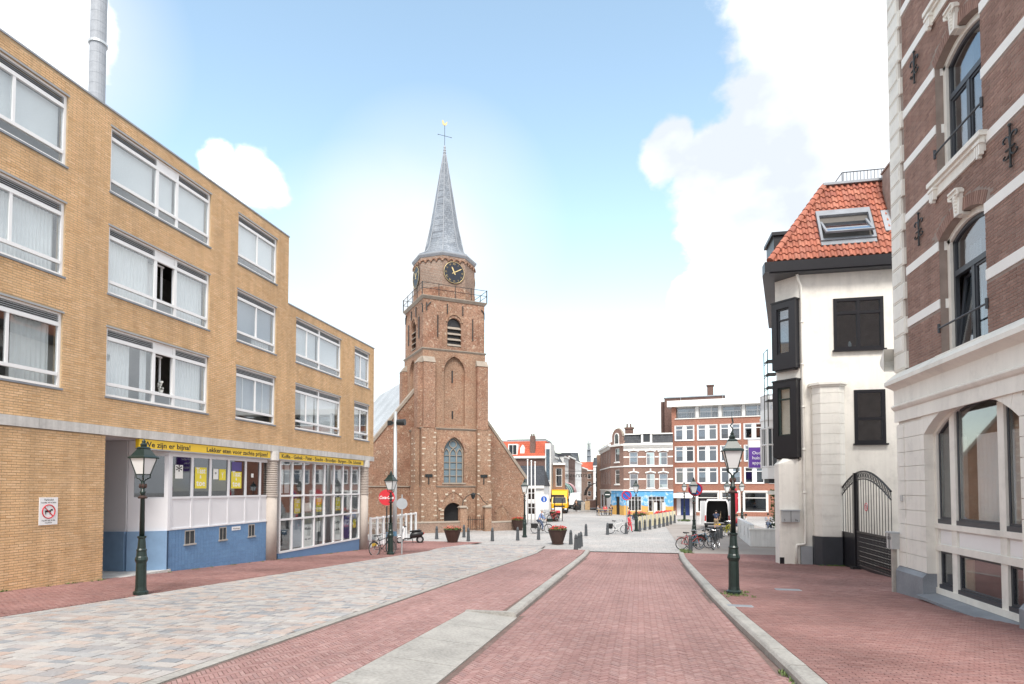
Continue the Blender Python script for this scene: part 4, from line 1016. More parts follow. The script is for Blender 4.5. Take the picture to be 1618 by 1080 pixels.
# side return with its small cornice, letter boxes, bell and number plate
mb = MB(); run(mb, [(y*1.2,z+.3) for y,z in [(0,6.2),(-.05,6.25),(-.12,6.3),(-.22,6.4),(-.24,6.52),(0,6.8)]], -.3, 1.2)
ret = obj('side_cornice', mb, 'cream_paint', RR); ret.location = (RX0-.06, .9, 0); ret.rotation_euler = (0,0,-PI/2)
obj('side_pier', MB().box(RX0-.14, RX0-.0601, .35, 1.0, .3, 6.45), 'cream_paint', RR)
t_ = thing('letter_box', 'pair of grey steel letter boxes at the corner of the cream ground floor', 'letterbox', (6.42, 17.86, 2.05), -PI/2, 'letter boxes')
obj('box', MB().box(-.17,.17,0,.2,-.2,.2), 'galvanised', t_); obj('flap', MB().box(-.19,.19,-.03,.2,.2,.24), 'steel_grey', t_); obj('divider', MB().box(-.006,.006,-.012,0,-.2,.2), 'ink', t_)
obj('post', MB().box(-.06,.06,.06,.16,-1.55,-.2), 'wood_grey', t_)
mb = MB(); put_text(mb, '12', -.12, -.004, .04, .11, depth=.002); put_text(mb, '8', .05, -.004, .04, .11, depth=.002); obj('lettering', mb, 'ink', t_)
obj('bell_plate', MB().box(-17.55,-17.42,-.07,-.03,3.1,3.25), 'galvanised', RR)
# ------------------------------------------------------------------ cream corner house with black bays and red tiled mansard
HY = 27.75
HH = thing('corner_house', 'cream rendered corner house with black window frames and steep red tiled roof', 'building', (0, HY, 0))
HX0, HX1 = 5.8, 15.0
fw_h = [(8.03,9.94,9.19,11.37), (8.76,9.94,5.27,7.5)]
mb = MB(); holed(mb, 6.68, HX1, .1, 12.55, fw_h, 0, .3)
mb.box(6.68, 6.98, .3, 1.2, 4.6, 12.55)
mb.prismz([(6.68,.0),(6.68,.3),(6.2,.9),(5.91,.77)], 4.62, 12.55)     # chamfered corner wall
mb.prismz([(5.91,.77),(6.2,.9),(8.1,9),(7.78,9)], .1, 12.55); mb.box(8.1, HX1, 8.7, 9, .1, 12.55); mb.box(HX1-.3, HX1, .3, 8.7, .1, 12.55)
obj('wall', mb, 'cream_stucco', HH)
mb = MB(); mb.box(5.78, 6.56, -.05, .8, .1, 4.45); mb.box(6.56,6.69,.02,.3,.1,4.6); mb.hexa([(5.78,-.05,4.45),(6.56,-.05,4.45),(6.56,.8,4.45),(5.78,.8,4.45)],[(6.0,.2,4.68),(6.56,-.02,4.68),(6.56,.8,4.68),(6.0,.8,4.68)]); obj('corner_pier', mb, 'cream_stucco', HH)
obj('plinth', MB().box(5.77,5.95,-.06,-.05,.1,.52), 'black_paint', HH); obj('meter_cupboard', MB().box(6.6,7.05,-.1,-.002,.15,1.0), 'steel_grey', HH)
for (x0, x1, z0, z1), vs_, hs_ in ((fw_h[0], (8.985,), (10.75,)), (fw_h[1], (), (6.3,))):
    o = rect_window(HH, x0, x1, z0, z1, -.04, .13, vs_ if not hs_ == (10.75,) else (8.985,), hs_, 'black_paint', 'glass_sky', .12, .14, panes=True)
    obj('sill', MB().box(x0-.06,x1+.06,-.14,.0,z0-.07,z0-.001), 'black_paint', o)
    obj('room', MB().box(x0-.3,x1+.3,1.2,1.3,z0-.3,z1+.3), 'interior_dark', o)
obj('pot', MB().lathe([(.06,9.34),(.07,9.5),(.03,9.62)], 8, (8.75,.35,0)), 'poster_white', HH)
# bays on the chamfer
ch = Frame(6.68, HY, 0)
BM = Matrix.Translation((6.66, -.06, 0)) @ Matrix.Rotation(math.radians(135), 4, 'Z') @ Matrix.Translation((0,0,0))
# local of bay: along +x from the front corner towards the side; outward = +y (rotated)
for (z0, z1) in ((8.45,11.42), (4.66,8.0)):
    L_ = 1.1; mb = MB(); mb.M = BM; fw = .15
    gz0, gz1 = z0+(.72 if z0 > 8 else 1.0), z1-.28
    d0, d1 = -.05, .26
    mb.box(0,L_,d0,d1,z0+.06,gz0); mb.box(0,L_,d0,d1,gz1,z1); mb.box(0,.28,d0,d1,gz0,gz1); mb.box(L_-.24,L_,d0,d1,gz0,gz1); mb.box(-.03,L_+.03,d0,d1+.03,z1+.001,z1+.06); mb.box(.1,L_-.1,d0,d1-.06,z0,z0+.06)
    bw = obj('bay_window', mb, 'black_paint', HH)
    mb = MB(); mb.M = BM; a, b = .28, L_-.24; tz = gz1-.5
    mb.box(a,a+.06,.1,.2,gz0,gz1); mb.box(b-.06,b,.1,.2,gz0,gz1); mb.box(a+.06,b-.06,.1,.2,tz-.03,tz+.03); mb.box(a+.06,b-.06,.1,.2,gz0,gz0+.06); mb.box(a+.06,b-.06,.1,.2,gz1-.06,gz1); obj('frame', mb, 'black_paint' if z0 > 8 else 'dark_green', bw)
    for za, zb in ((gz0+.06,tz-.03),(tz+.03,gz1-.06)):
        mb = MB(); mb.M = BM; mb.box(a+.06,b-.06,.13,.14,za,zb); obj('pane', mb, 'glass_sky' if z0 > 8 else 'glass', bw)
    if z0 > 8:
        mb = MB(); mb.M = BM; mb.box(a+.06,b-.06,.03,.04,gz0,tz+.2); obj('curtain', mb, 'curtain_white', bw)
# gutter / eaves
GZ0, GZ1 = 12.5, 12.95
mb = MB(); mb.box(5.25, HX1+.2, -.55, .0, GZ0+.02, GZ1); mb.hexa([(5.25,.001,GZ0+.02),(5.8,.001,GZ0+.02),(7.75,9.2,GZ0+.02),(7.3,9.2,GZ0+.02)],[(5.25,.001,GZ1-.001),(5.9,.001,GZ1-.001),(7.85,9.2,GZ1-.001),(7.3,9.2,GZ1-.001)]); obj('gutter', mb, 'black_paint', HH)
mb = MB(); mb.prismz([(5.45,-.45),(HX1,-.45),(HX1,9.1),(7.5,9.1)], GZ0-.02, GZ0+.018); obj('soffit', mb, 'grey_frame', HH)
# downpipes
mb = MB(); mb.tube([(6.58,-.25,12.45),(6.62,-.2,12.25),(6.76,-.08,12.0),(6.78,-.07,1.5),(6.78,-.07,1.12),(6.7,-.08,1.08),(6.45,-.09,1.05),(6.42,-.09,.95),(6.42,-.09,.15)], .055, 8)
for z in (3.2,5.0,6.8,8.6,10.4): mb.lathe([(.075,z),(.075,z+.08)], 8, (6.78,-.07,0))
obj('downpipe', mb, 'cream_paint', HH, True)
# half-octagon pier with pyramid cap
oc = [(7.10,.0),(7.10,-.25),(7.32,-.55),(8.02,-.62),(8.3,-.3),(8.3,.0)]
z = .95; 
def octs(o_, d): 
    cx, cy = 7.7, -.1; return [(cx+(x-cx)*(1+d), cy+(y-cy)*(1+d) if y < 0 else y) for x, y in o_]
z = 1.45; i = 0
while z < 7.55:
    obj('stone_block', MB().prismz(oc, z+.012, min(z+.42, 7.6)-.004), 'cream_paint', HH); z += .42
obj('pier_core', MB().prismz(octs(oc,-.04), .95, 7.6), 'cream_stucco', HH); obj('pier_plinth', MB().prismz(octs(oc,.05), .1, 1.44), 'grey_frame', HH)
mb = MB(); mb.prismz(octs(oc,.08), 7.6, 7.68); mb.prismz(octs(oc,.22), 7.681, 7.78)
top = [(7.7+(x-7.7)*.08, 0 if y > -.01 else -.03) for x, y in oc]; A = octs(oc,.19)
mb.add([(x,y,7.781) for x,y in A]+[(x,y,8.62) for x,y in top], [tuple(reversed(range(6))), tuple(range(6,12))]+[(j,(j+1)%6,6+(j+1)%6,6+j) for j in range(6)]); obj('pier_cap', mb, 'cream_paint', HH)
# mansard: core, then every tile
RYB, RYT, RZB, RZT = -.42, 1.45, 12.98, 16.85
HIPB, HIPT = 5.5, 8.2
mb = MB(); mb.add([(HIPB,RYB,RZB),(HX1,RYB,RZB),(HX1,9,RZB),(HIPB+2,9,RZB),(HIPT,RYT,RZT),(HX1-2,RYT,RZT),(HX1-2,7.2,RZT),(HIPT+1.2,7.2,RZT)], [(3,2,1,0),(4,5,6,7),(0,1,5,4),(1,2,6,5),(2,3,7,6),(3,0,4,7)]); rf = obj('roof', mb, 'ridge_clay', HH)
sl_len = math.hypot(RYT-RYB, RZT-RZB); tang = math.atan2(RZT-RZB, RYT-RYB); nrow = 12; rowh = sl_len/nrow; tw = .235
tv = MB(); K = 6
for e, (dy) in enumerate((0, 1)):
    for k in range(K+1):
        u = k/K; hgt = .045*math.sin(2*PI*u*.95+.3)+.03
        tv.v.append((u*tw*1.06, 0 if e == 0 else rowh*1.12, hgt + (.05 if e == 0 else .0)))
tv.f = [(k,k+1,K+2+k,K+1+k) for k in range(K)]
base = len(tv.v); tv.v += [(u/K*tw*1.06, 0, .045*math.sin(2*PI*u/K*.95+.3)+.03+.015) for u in range(K+1)]; tv.f += [(k+1,k,base+k,base+k+1) for k in range(K)]
tme = mesh('tile', tv, 'clay_tile')
for p in tme.polygons: p.use_smooth = False
skx = (7.55, 9.70, 13.75, 15.2)     # skylight hole: x range and z range
for r in range(nrow):
    f = r/nrow; zz = RZB+(RZT-RZB)*f; yy = RYB+(RYT-RYB)*f; xh = HIPB+(HIPT-HIPB)*((r+.5)/nrow)
    x = xh-.05+(0 if True else 0); x = math.floor(x/tw)*tw+tw*.5
    while x < 11.3:
        if not (skx[0]+.1 < x+tw/2 < skx[1]-.05 and skx[2] < zz+rowh*.45 < skx[3]):
            o = inst('tile', tme, rf, (x, yy-.02, zz)); o.rotation_euler = (tang+random.uniform(-.012,.012), 0, random.uniform(-.012,.012))
        x += tw
# hip tiles
for r in range(14):
    a = Vector((HIPB,RYB,RZB)).lerp(Vector((HIPT,RYT,RZT)), r/14); b = Vector((HIPB,RYB,RZB)).lerp(Vector((HIPT,RYT,RZT)), (r+1.12)/14)
    mb = MB(); mb.tube([tuple(a+Vector((-.02,-.03,.04))), tuple(b+Vector((-.02,-.03,.04)))], [.16,.12], 8); obj('hip_tile', mb, 'clay_tile', rf)
mb = MB(); mb.box(HIPT-.1, 11, RYT-.2, RYT+.3, RZT, RZT+.1); obj('ridge_flashing', mb, 'lead', rf)
# skylight: frame lying in the slope, sash tilted open
SM = Matrix.Translation((0, RYB, RZB)) @ Matrix.Rotation(tang, 4, 'X')
def sl(zz): return (zz-RZB)/(RZT-RZB)*sl_len
a, b = sl(skx[2])+.02, sl(skx[3])-.02; x0, x1 = skx[0]+.12, skx[1]-.1
mb = MB(); mb.M = SM; mb.box(x0-.1,x1+.1,a-.22,a-.001,.0,.10); mb.box(x0-.1,x0,a,b,.0,.16); mb.box(x1,x1+.1,a,b,.0,.16); mb.box(x0-.1,x1+.1,b,b+.2,.0,.15); mb.box(x0,x1,a,a+.1,.0,.16); mb.box(x0,x1,b-.1,b,.0,.16); sk_o = obj('roof_window', mb, 'bluestone', HH)
S2 = SM @ Matrix.Translation((0,(a+b)/2,.16)) @ Matrix.Rotation(math.radians(-22), 4, 'X')
h = (b-a)/2-.08; mb = MB(); mb.M = S2; mb.box(x0+.04,x0+.12,-h,h,-.03,.05); mb.box(x1-.12,x1-.04,-h,h,-.03,.05); mb.box(x0+.12,x1-.12,-h,-h+.1,-.03,.05); mb.box(x0+.12,x1-.12,h-.1,h,-.03,.05); obj('sash', mb, 'bluestone', sk_o)
mb = MB(); mb.M = S2; mb.box(x0+.12,x1-.12,-h+.1,h-.1,.0,.012); obj('pane', mb, 'glass_bright', sk_o)
mb = MB(); mb.M = SM; mb.box(x0,x1,a+.1,b-.1,.01,.03); obj('opening', mb, 'interior_dark', sk_o)
mb = MB(); mb.M = SM; mb.box(10.1,10.45,1.2,2.4,.05,.12); obj('lead_flashing', mb, 'lead', HH)
obj('dormer', MB().box(6.0,6.9,1.3,2.9,13.3,14.75).box(5.9,7.0,1.2,3.0,14.751,14.9), 'black_paint', HH)
mb = MB()
for i in range(16): mb.tube([(9.0+.14*i,RYT+.1,RZT+.1),(9.0+.14*i,RYT+.1,RZT+.62)], .012, 4)
mb.tube([(8.95,RYT+.1,RZT+.62),(11.3,RYT+.1,RZT+.62)], .022, 5); mb.tube([(8.95,RYT+.1,RZT+.1),(8.95,RYT+.1,RZT+.62)], .022, 5); mb.tube([(8.95,RYT+.1,RZT+.62),(8.9,RYT+1.6,RZT+.62)], .02, 5); obj('roof_railing', mb, 'grey_frame', HH)
obj('party_chimney', MB().box(10.4,10.75,.2,1.1,12.9,17.0).box(10.35,10.8,.15,1.15,17.001,17.08), 'brown_mortar', HH)
# side stair of black iron on the far side
mb = MB()
for z in (7.4,8.0,8.6,9.2): mb.box(5.72,6.2,1.6,2.4,z,z+.03); mb.tube([(5.72,1.6,z),(5.72,1.6,z+.5)], .02, 4); mb.tube([(5.72,2.4,z),(5.72,2.4,z+.5)], .02, 4); mb.tube([(5.72,1.6,z+.5),(5.72,2.4,z+.5)], .02, 4)
mb.tube([(5.72,1.6,6.2),(5.72,1.6,9.7)], .02, 4); mb.tube([(5.72,2.4,6.2),(5.72,2.4,9.7)], .02, 4); obj('balcony_railing', mb, 'dark_iron', HH)
t_ = thing('letter_box', 'two grey letter boxes side by side on the white corner pier', 'letterbox', (6.2, HY-.06, 2.25), 0, 'letter boxes')
obj('box', MB().box(-.35,.35,-.16,-.0,-.24,.22), 'galvanised', t_); obj('flap', MB().box(-.37,.37,-.2,0,.221,.27), 'steel_grey', t_); obj('divider', MB().box(-.008,.008,-.17,-.161,-.24,.22), 'ink', t_)
mb = MB(); put_text(mb, '5', -.28, -.164, -.2, .13, depth=.002); put_text(mb, '7a', .14, -.164, -.2, .13, depth=.002); obj('lettering', mb, 'ink', t_)
# gate
def gate_top(y): # y from 22.3 to 27.55
    u = (27.5-y)/5.2; return 3.0+1.05*math.sin(PI*min(1,max(0,u*.80+.10)))
GT_ = thing('driveway_gate', 'black double iron gate with vertical bars between the cream houses', 'gate', (8.1, 0, 0))
for (ya, yb, nm, solid) in ((25.75,27.45,'gate_leaf',True),(22.3,25.6,'gate_leaf',False)):
    n = int((yb-ya)/.25); zb_ = gz((ya+yb)/2)+.16; mid = zb_+1.25; mb = MB(); bars = []
    for i in range(n+1):
        yy = ya+(yb-ya)*i/n; bars.append(MB().tube([(0,yy,mid),(0,yy,gate_top(yy)-.02)], .012, 6))
    top_ = [(0, ya+(yb-ya)*i/16, gate_top(ya+(yb-ya)*i/16)) for i in range(17)]
    mb.tube(top_, .035, 6); mb.tube([(a,b,c-.28) for a,b,c in top_], .025, 6); mb.box(-.03,.03,ya,yb,mid-.04,mid+.03); mb.box(-.03,.03,ya,yb,zb_-.1,zb_)
    for i in range(n):
        yy = ya+(yb-ya)*(i+.5)/n; mb.tube([(0,yy+.055*math.cos(2*PI*k/10),gate_top(yy)-.14+.1*math.sin(2*PI*k/10)) for k in range(10)], .011, 4, True)
    lf = obj(nm, mb, 'black_paint', GT_); [obj('bar', q, 'black_paint', lf) for q in bars]
    if solid: obj('panel', MB().box(-.015,.015,ya,yb,zb_,mid-.04), 'black_paint', lf)
    else:
        mb = MB()
        for i in range(n*2+1):
            yy = ya+(yb-ya)*i/(n*2); mb.tube([(0,yy,zb_),(0,yy,mid-.04)], .012, 4)
        for i in range(n*2):
            for j in range(7):
                yy = ya+(yb-ya)*(i+.5)/(n*2); zz = zb_+.1+(mid-zb_-.2)*j/6; mb.tube([(.0,yy+.04*math.cos(2*PI*k/6+j),zz+.08*math.sin(2*PI*k/6+j)) for k in range(6)], .012, 4, True)
        obj('scrollwork', mb, 'black_paint', lf)
for yy, h in ((27.52,3.1),(25.68,3.72)): obj('post', MB().box(-.07,.07,yy-.06,yy+.06,gz(yy),gz(yy)+h), 'black_paint', GT_)
obj('stop_block', MB().box(-.2,.1,25.5,25.8,gz(25.6),gz(25.6)+.16), 'dark_iron', GT_)
t_ = thing('gate_sign', 'small round no parking disc hung on the gate bars', 'sign', (8.04, 24.35, 2.75), -PI/2)
obj('disc', MB().lathe([(.16,0),(.16,.012)], 20), 'sign_white', t_).rotation_euler = (PI/2,0,0); obj('ring', MB().tube([(.14*math.cos(2*PI*k/24),-.016,.14*math.sin(2*PI*k/24)) for k in range(24)], .014, 5, True).tube([(-.09,-.016,.09),(.09,-.016,-.09)], .008, 4), 'sign_red', t_)
mb = MB(); put_text(mb, 'P', -.055, -.016, -.07, .2, depth=.002); obj('lettering', mb, 'ink', t_)
# ------------------------------------------------------------------ church
CA = math.radians(37.1)
CH = thing('church', 'old brick church with square clock tower and tall grey slate spire', 'church', (-16.84, 46.2, 0), CA)
T = 5.4
def shell(mb, x0, x1, y0, y1, z0, z1): mb.quad((x1,y0,z0),(x1,y1,z0),(x1,y1,z1),(x1,y0,z1)); mb.quad((x1,y1,z0),(x0,y1,z0),(x0,y1,z1),(x1,y1,z1)); mb.quad((x0,y0,z1),(x1,y0,z1),(x1,y1,z1),(x0,y1,z1))
def swapped(fn):    # builds a panel and turns it on to the tower's left face
    mb = MB(); fn(mb); return [(p[1], T-p[0], p[2]) for p in mb.v], mb.f
# upper belfry stage
bel = MB(); arch_panel(bel, .05, T-.05, 14.6, 18.75, 2.07, 3.28, 14.95, 16.7, .62, .05, .45)
v, f = swapped(lambda m: arch_panel(m, .05, T-.05, 14.6, 18.75, 2.07, 3.28, 14.95, 16.7, .62, .05, .45)); bel.add(v, f); shell(bel, .05, T-.05, .05, T-.05, 14.6, 18.75)
obj('belfry_wall', bel, 'tower_brick', CH, fix=False)
for side in (0, 1):
    def place(mb):
        if side: mb.v = [(p[1], T-p[0], p[2]) for p in mb.v]
        return mb
    lv = MB()
    for i in range(4):
        z = 15.0+.46*i; lv.hexa([(2.09,.02,z),(3.26,.02,z),(3.26,.3,z+.2),(2.09,.3,z+.2)], [(2.09,.02,z+.06),(3.26,.02,z+.06),(3.26,.3,z+.26),(2.09,.3,z+.26)])
    obj('louvre_board', place(lv), 'tower_stone', CH)
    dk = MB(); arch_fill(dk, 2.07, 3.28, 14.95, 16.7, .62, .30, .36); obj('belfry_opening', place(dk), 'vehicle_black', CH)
    rg = MB(); arch_ring(rg, 2.07, 3.28, 16.95, .62, .0, .16, -.02, .05); obj('hood_arch', place(rg), 'tower_brick_pale', CH)
    an = MB()
    for x, z0, z1 in ((1.25,15.6,17.4),(4.28,15.6,17.4),(2.06,17.6,18.4),(3.4,17.6,18.4)): an.box(x-.035,x+.035,-.03,.045,z0,z1)
    an.tube([(.3,.0,18.3),(.3,.0,17.7)], .05, 5); an.tube([(.3,-.01,18.0),(.65,-.01,18.4)], .04, 5); an.tube([(5.05,-.01,18.3),(5.3,-.01,18.0),(5.3,-.01,17.5)], .04, 5)
    obj('wall_anchor', place(an), 'dark_iron', CH)
    # middle stage with blind niche
    md = MB(); arch_panel(md, 0, T, 8.2, 14.6, 1.78, 3.58, 8.5, 12.9, 1.25, 0, .22, pointed=True); obj('tower_wall', place(md), 'tower_brick_pale', CH, fix=False)
    rg = MB(); arch_ring(rg, 1.78, 3.58, 12.9, 1.25, 0, .17, -.03, .02, pointed=True); obj('hood_arch', place(rg), 'tower_brick', CH)
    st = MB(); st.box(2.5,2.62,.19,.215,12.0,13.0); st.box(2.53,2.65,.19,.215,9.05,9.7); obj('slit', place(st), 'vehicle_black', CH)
    # lower stage
    lo = MB()
    if side == 0:
        arch_panel(lo, -.15, T+.15, 3.55, 8.2, 1.73, 3.5, 3.85, 6.3, 1.25, -.15, .35, pointed=True)
        arch_panel(lo, -.15, T+.15, -.1, 3.55, 1.78, 3.35, 0, 1.55, .68, -.15, .6)
    else:
        lo.quad((-.15,-.15,-.1),(T+.15,-.15,-.1),(T+.15,-.15,8.2),(-.15,-.15,8.2))
    obj('tower_wall', place(lo), 'tower_brick_pale', CH, fix=False)
mb = MB(); shell(mb, 0, T, 0, T, 8.2, 14.6); shell(mb, -.15, T+.15, -.15, T+.15, -.1, 8.2); obj('tower_core', mb, 'tower_brick', CH, fix=False)
def ledge(z, o_, h=.12, out=.1):
    mb = MB(); a, b = -o_-out, T+o_+out; mb.hexa([(a+out,a+out,z-h),(b-out,a+out,z-h),(b-out,b-out,z-h),(a+out,b-out,z-h)], [(a,a,z),(b,a,z),(b,b,z),(a,b,z)]); mb.box(a,b,a,b,z,z+.05); obj('string_course', mb, 'tower_stone', CH)
ledge(14.6, .0); ledge(8.2, .15); ledge(3.55, .15, .1, .08); ledge(18.85, .0, .2, .14)
# buttresses: stepped, with weathered caps and pale corner stones
def butt(x0, x1, y0, y1, z0, z1, mat='tower_brick'):
    mb = MB(); mb.box(x0,x1,y0,y1,z0,z1); return mb
bs = [(-.02,.92,-.42,.02),(4.55,5.5,-.42,.02),(-.42,.02,-.02,.92),(-.42,.02,4.5,5.42)]
for i, (x0, x1, y0, y1) in enumerate(bs):
    b1 = obj('buttress', butt(x0,x1,y0,y1,8.2,13.45), 'tower_brick', CH)
    front = i < 2
    mb = MB()
    if front: mb.hexa([(x0-.04,y0-.04,13.45),(x1+.04,y0-.04,13.45),(x1+.04,y1,13.45),(x0-.04,y1,13.45)], [(x0,y1-.12,13.95),(x1,y1-.12,13.95),(x1,y1,13.95),(x0,y1,13.95)])
    else: mb.hexa([(x0-.04,y0-.04,13.45),(x1,y0-.04,13.45),(x1,y1+.04,13.45),(x0-.04,y1+.04,13.45)], [(x1-.12,y0,13.95),(x1,y0,13.95),(x1,y1,13.95),(x1-.12,y1,13.95)])
    obj('weathering', mb, 'tower_stone', b1)
    g = .22
    X0, X1, Y0, Y1 = (x0-g, x1+g*.4, y0-g, -.149) if front and i == 0 else (x0-.1, x1+g*.9, y0-g, -.149) if front else (x0-g, -.149, y0-(g*.0 if i == 2 else .1), y1+.2)
    b2 = obj('buttress', MB().box(X0,X1,Y0,Y1,-.1,3.5).box(X0+.06,X1-.06,Y0+.06,Y1,3.5,8.15), 'tower_brick_pale', CH)
    for lo_, hi_, ins in ((.3,3.3,0),(3.9,8.0,.06)):
        z = lo_; k = 0
        while z < hi_:
            for (xx, wd) in (((X0+ins, .15), (X1-ins-.2, .17)) if front else ()):
                wv = wd*(1 if k % 2 else 1.5); a = xx if xx < (X0+X1)/2 else X1-ins-wv
                zj_ = z+random.uniform(-.05,.05)
                if random.random() < .8: obj('corner_stone', MB().box(a-.004,a+wv*random.uniform(.8,1.2)+.004,Y0+ins-.012,Y0+ins+.05,zj_,zj_+.10), 'tower_stone_white', b2)
            if not front:
                for yy in (Y0+.06, Y1-.4): 
                    if random.random() < .7: obj('corner_stone', MB().box(X0+ins-.012,X0+ins+.05,yy,yy+.3,z,z+.1), 'tower_stone_white', b2)
            z += .43; k += 1
    if front: obj('wall_anchor', MB().box(X0+.3,X0+.9,Y0+.0,Y0+.04,4.28,4.5).box(X0+.55,X0+.63,Y0+.0,Y0+.04,3.7,4.28), 'dark_iron', b2)
# great window with tracery
tr = MB(); y = .05; mb = tr
arch_ring(mb, 1.73, 3.5, 6.3, 1.25, -.12, -.002, y, y+.14, pointed=True)
for v in (1.79, 2.32, 2.91, 3.44): mb.box(v-.045,v+.045,y,y+.12,3.85,6.25)
for a, b in ((1.83,2.28),(2.36,2.87),(2.95,3.4)): arch_ring(mb, a, b, 6.1, .5, -.02, .05, y+.01, y+.11, pointed=True)
mb.tube([(2.615+.3*math.cos(2*PI*k/16), y+.06, 6.97+.3*math.sin(2*PI*k/16)) for k in range(16)], .045, 5, True)
for v in (4.4, 4.95, 5.5, 6.05): mb.box(1.83,3.4,y+.03,y+.09,v-.02,v+.02)
tw_ = obj('tracery_window', tr, 'tower_stone', CH)
mb = MB(); arch_fill(mb, 1.73, 3.5, 3.85, 6.3, 1.25, y+.1, y+.11, .04, pointed=True); m_, t__, b_, o_ = nodes('lead_glass'); b_.inputs['Base Color'].default_value = (.16,.22,.26,1); b_.inputs['Roughness'].default_value = .12
obj('leaded_glass', mb, 'lead_glass', tw_); obj('sill', MB().box(1.6,3.6,-.22,.1,3.72,3.849), 'tower_stone', tw_)
mb = MB(); arch_ring(mb, 1.73, 3.5, 6.3, 1.25, .0, .22, -.19, -.12, pointed=True); obj('hood_arch', mb, 'tower_brick', CH)
# portal
mb = MB(); arch_fill(mb, 1.78, 3.35, 0, 1.55, .68, .38, .42); dr = obj('door', mb, 'vehicle_black', CH)
mb = MB(); arch_ring(mb, 1.55, 3.58, 1.75, 1.35, 0, .24, -.2, -.13, 12, pointed=True); obj('portal_arch', mb, 'tower_brick', CH)
for i, (x, z) in enumerate(arch_pts(1.43, 3.70, 1.75, 1.45, 12, True)):
    if i % 2 == 0: obj('portal_stone', MB().box(x-.12,x+.12,-.22,-.13,z-.07,z+.07), 'tower_stone_white', CH)
for z in (.3,.62,.94,1.26,1.58):
    for x in (1.5, 3.42): obj('portal_stone', MB().box(x-.05,x+.26,-.175,-.14,z,z+.12), 'tower_stone_white', CH)
mb = MB(); arch_fill(mb, 2.35, 2.8, 2.3, 2.85, .2, -.16, -.12); obj('portal_niche', mb, 'tower_brick', CH)
# octagon with clocks
OC = (T/2, T/2, 0); r8 = 2.62
oct_ = [(r8, 18.9), (r8, 22.55)]
obj('octagon_wall', MB().lathe(oct_, 8, OC, rot=PI/8), 'tower_grey', CH)
obj('octagon_base', MB().lathe([(r8+.03,18.9),(r8+.03,19.9)], 8, OC, rot=PI/8), 'tower_brick', CH)
cb = MB()
for s8 in range(8):
    a0 = PI/8+s8*PI/4; A = Vector((OC[0]+r8*math.cos(a0), OC[1]+r8*math.sin(a0))); B = Vector((OC[0]+r8*math.cos(a0+PI/4), OC[1]+r8*math.sin(a0+PI/4)))
    nrm = ((A+B)/2-Vector(OC[:2])).normalized()
    for k in range(4):
        p, q = A.lerp(B, k/4), A.lerp(B, (k+1)/4); c_ = (p+q)/2; e = (q-p)/2
        cb.tube([(*(c_+e*math.cos(PI*j/6)+nrm*.05), 22.02+.25*math.sin(PI*j/6)) for j in range(7)], .07, 5)
    
obj('corbel_arches', cb, 'tower_brick', CH)
obj('eaves', MB().lathe([(r8+.03,22.5),(r8+.14,22.66),(r8+.16,22.72),(r8+.16,22.78)], 8, OC, rot=PI/8), 'lead', CH)
obj('spire', MB().lathe([(r8+.14,22.78),(2.0,23.2),(1.66,23.75),(1.44,24.5),(1.2,25.84),(.83,28.1),(.42,30.5),(.12,32.3)], 8, OC, rot=PI/8), 'slate', CH)
hips = MB()
for k in range(8):
    a = PI/8+k*PI/4; hips.tube([(OC[0]+r*math.cos(a), OC[1]+r*math.sin(a), z) for r, z in [(r8+.14,22.8),(2.0,23.22),(1.66,23.77),(1.2,25.86),(.42,30.5),(.12,32.3)]], .035, 5)
obj('spire_hips', hips, 'lead', CH)
obj('finial', MB().lathe([(.13,32.2),(.09,32.35),(.15,32.45),(.08,32.55),(.13,32.68),(.07,32.8),(.11,32.92),(.04,33.1)], 8, OC), 'lead', CH)
mb = MB(); mb.tube([(OC[0],OC[1],33.0),(OC[0],OC[1],34.9)], .022, 5); mb.tube([(OC[0]-.6,OC[1],33.95),(OC[0]+.6,OC[1],33.95)], .018, 5)
for s_ in (-1, 1): mb.ball((OC[0]+s_*.6,OC[1],33.95), .045, 5)
obj('cross', mb, 'dark_iron', CH)
mb = MB(); mb.prism([(2.7+(x-2.7)*.75, 34.88+(z-36.25)*.75) for x, z in [(2.45,36.3),(2.6,36.25),(2.8,36.25),(2.95,36.4),(3.02,36.75),(2.9,36.7),(2.8,36.5),(2.65,36.5),(2.55,36.75),(2.42,36.85),(2.36,36.72)]], 2.68, 2.73); obj('weathercock', mb, 'gold', CH)
ap8 = r8*math.cos(PI/8)
